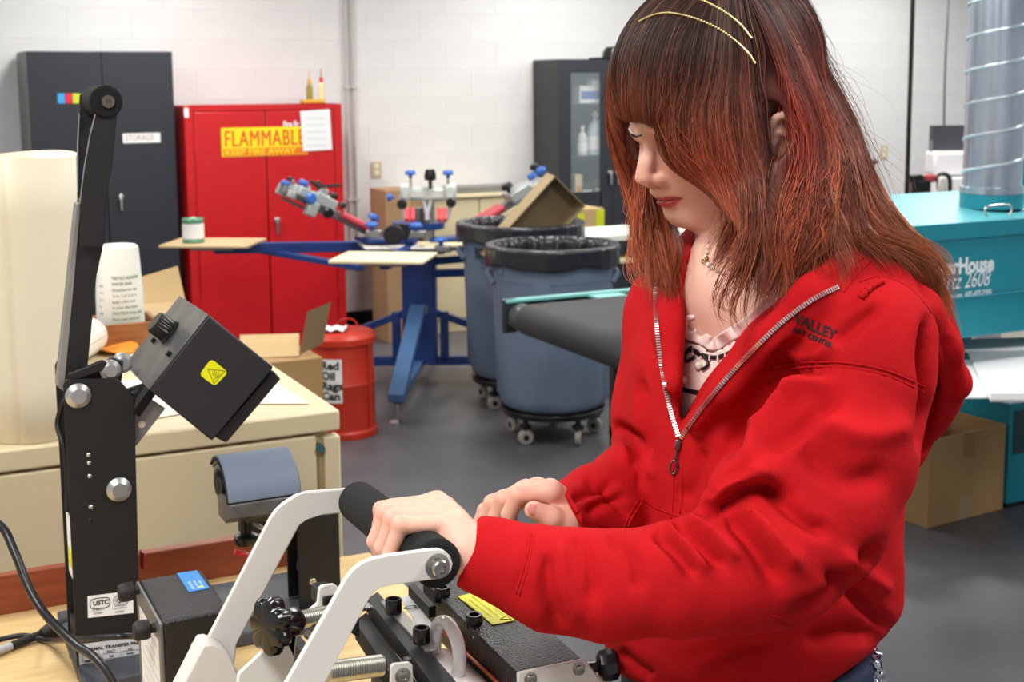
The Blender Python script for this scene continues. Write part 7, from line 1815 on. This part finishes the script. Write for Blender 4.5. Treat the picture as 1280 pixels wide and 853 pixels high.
    V3 = V3.reshape(-1, 3); b0 = (np.arange(n)[:, None]*npt+np.arange(npt-1)[None])*3
    F = np.concatenate([np.stack([b0+j, b0+(j+1) % 3, b0+3+(j+1) % 3, b0+3+j], -1).reshape(-1, 4) for j in range(3)])
    rnd = r.uniform(0, 1, n); c = haircol(P_.reshape(-1, 3), np.repeat(rnd, npt)); lock_shade = r.uniform(.5, 1.35, 200)[(np.round(u*4.5).astype(int)*13) % 200]; br = np.repeat(r.choice([.5, .75, 1.0, 1.4], n, p=[.22, .28, .32, .18])*lock_shade, npt)[:, None]; c = c*br  # per-lock brightness paints the dark shading between locks into the hair colour
    gld = np.repeat(r.uniform(0, 1, n) < .07, npt)[:, None]; c = np.where(gld, c*.6+GOLD*.6, c)
    return V3, F, np.repeat(c, 3, axis=0)
SV, SF, SCc, n0 = [], [], [], 0
for args in (('bangs', 3800, .00032, .005, 20, .02, 1, .0), ('side', 4800, .00034, .007, 28, .35, 2, .008), ('behind', 6500, .00034, .010, 28, .22, 3, .015), ('far', 1800, .00032, .009, 22, .3, 4, .006), ('nape', 300, .0004, .02, 14, .2, 5, .004)):
    a, b_, c = strands(*args[:2], args[2], args[3], args[4], args[5], args[6], args[7]); SV.append(a); SF.append(b_+n0); SCc.append(c); n0 += len(a)
# loose fly-away hairs
GR['fly'] = [[(940, -5, 1.30), (1005, 60, 1.32), (1052, 140, 1.33), (1085, 215, 1.31), (1118, 285, 1.28)], [(940, -8, 1.33), (990, 15, 1.36), (1030, 90, 1.37), (1082, 190, 1.35), (1112, 275, 1.32)]]
a, b_, c = strands('fly', 90, .00016, .016, 20, .5, 6, .02); SV.append(a); SF.append(b_+n0); SCc.append(c); n0 += len(a)
GR['fly2'] = [[(922, 215, 1.235), (926, 255, 1.215), (925, 300, 1.195), (900, 340, 1.19), (888, 380, 1.185), (905, 412, 1.18)], [(946, 215, 1.235), (951, 255, 1.215), (948, 310, 1.195), (940, 350, 1.19), (925, 385, 1.185), (940, 410, 1.18)]]
a, b_, c = strands('fly2', 120, .0003, .004, 20, .3, 7, .008); SV.append(a); SF.append(b_+n0); SCc.append(c); n0 += len(a)
GR['fly3'] = [[(795, 200, 1.42), (795, 270, 1.40), (795, 320, 1.36), (812, 362, 1.335)], [(815, 240, 1.42), (818, 300, 1.38), (826, 345, 1.34), (848, 352, 1.335)]]
a, b_, c = strands('fly3', 260, .0003, .010, 20, .5, 8, .014); SV.append(a); SF.append(b_+n0); SCc.append(c); n0 += len(a)
st_ = npmesh('hair_strands', np.concatenate(SV), np.concatenate(SF), M_hair, base, col=np.concatenate(SCc)); st_['kind'] = 'stuff'
# headband: two beaded gold strands
def lift(p): d = (p-Vector(CAPC)).normalized(); return p+d*.007
hbp = lambda pts: [lift(p) for p in srfline(cb, pts, 8, .0)]
b1 = hbp([(806, 30), (822, 23), (840, 20.5), (864, 25), (892, 36), (915, 51), (932, 67), (941, 80)]); b2_ = hbp([(838, 4), (851, 1), (866, 2), (885, 8.5), (907, 21), (924, 35), (937, 51)])
hbt = MB().tube(b1, .0008, n=6).build('headband', mat('pale_gold', (226, 206, 150), .22, metal=.9), person)
MB().tube(b2_, .0008, n=6).build('second_band', MATS['pale_gold'], hbt)
m = MB()
for L_ in (b1, b2_):
    d = 0
    for i in range(1, len(L_)):
        n_ = max(1, int((L_[i]-L_[i-1]).length/.0019))
        for k in range(n_): m.sph(L_[i-1].lerp(L_[i], k/n_), .00115, 6, 4)
o = m.build('band_beads', MATS['pale_gold'], hbt, fix=False); o['kind'] = 'stuff'

# ================================================================== jeans and shoes
jf = Field(np.array([PC.x-.2, PC.y-.30, .0]), np.array([PC.x+.34, PC.y+.30, 1.2]), .0075)
hipc = Vector((PC.x+.02, PC.y, 0)); g2 = gdir; l3_ = ldir
def J(side, fwd, z): v = hipc+l3_*side+g2*fwd; return np.array([v.x, v.y, z])
r0 = [(ROWS[0][0]-.18, hipc.x, hipc.y, .165, .125), (ROWS[0][0]-.05, hipc.x-.0, hipc.y, .158, .122), (ROWS[2][0]-.0, ROWS[1][1]+.010, ROWS[1][2], .146, .110), (ROWS[3][0], ROWS[1][1]+.008, ROWS[1][2], .140, .104)]
jf.loft(r0, A3(ldir), A3(gdir), .02)
for s_ in (-1, 1): jf.chain([J(.075*s_, 0, .92), J(.085*s_, .0, .80), J(.09*s_, .01, .50), J(.10*s_, -.03, .09)], [.085, .08, .058, .05], .02)
V, Q = jf.mesh(); V = V+normals(V, Q)*(wob(V, 30, 5)*.002)[:, None]
jeans = npmesh('jeans', V, Q, M_denim, person)
jb = bvh_of(V, Q); m = MB(); r = random.Random(3); M_seq = mat('silver_sequins', (200, 205, 215), .2, metal=.9)
for i in range(260):
    px, py = r.uniform(1092, 1112), r.uniform(812, 905); h = jb.ray_cast(CAMP, ray(px, py).normalized())
    if h[0] is None: continue
    n_ = (h[1]+Vector((r.uniform(-.5, .5), r.uniform(-.5, .5), r.uniform(-.5, .5)))).normalized(); m.cyl(h[0]+n_*.001, h[0]+n_*.0018, .0022, n=7)
if m.v: o = m.build('sequin_patch', M_seq, jeans, smooth=False, fix=False); o['kind'] = 'stuff'
M_shoe = mat('white_sneaker', (220, 220, 218), .5)
for s_ in (-1, 1):
    sf = Field(J(.1*s_, .03, .0)-.2, J(.1*s_, .03, .0)+.2, .006)
    sf.chain([J(.1*s_, -.06, .042), J(.1*s_, .05, .042), J(.1*s_, .13, .036)], [.038, .042, .034], .01); sf.cap(J(.1*s_, -.04, .05), J(.1*s_, -.035, .10), .04, .042, .02)
    V, Q = sf.mesh(); V[:, 2] = np.maximum(V[:, 2], .002); npmesh('shoe', V, Q, M_shoe, person)
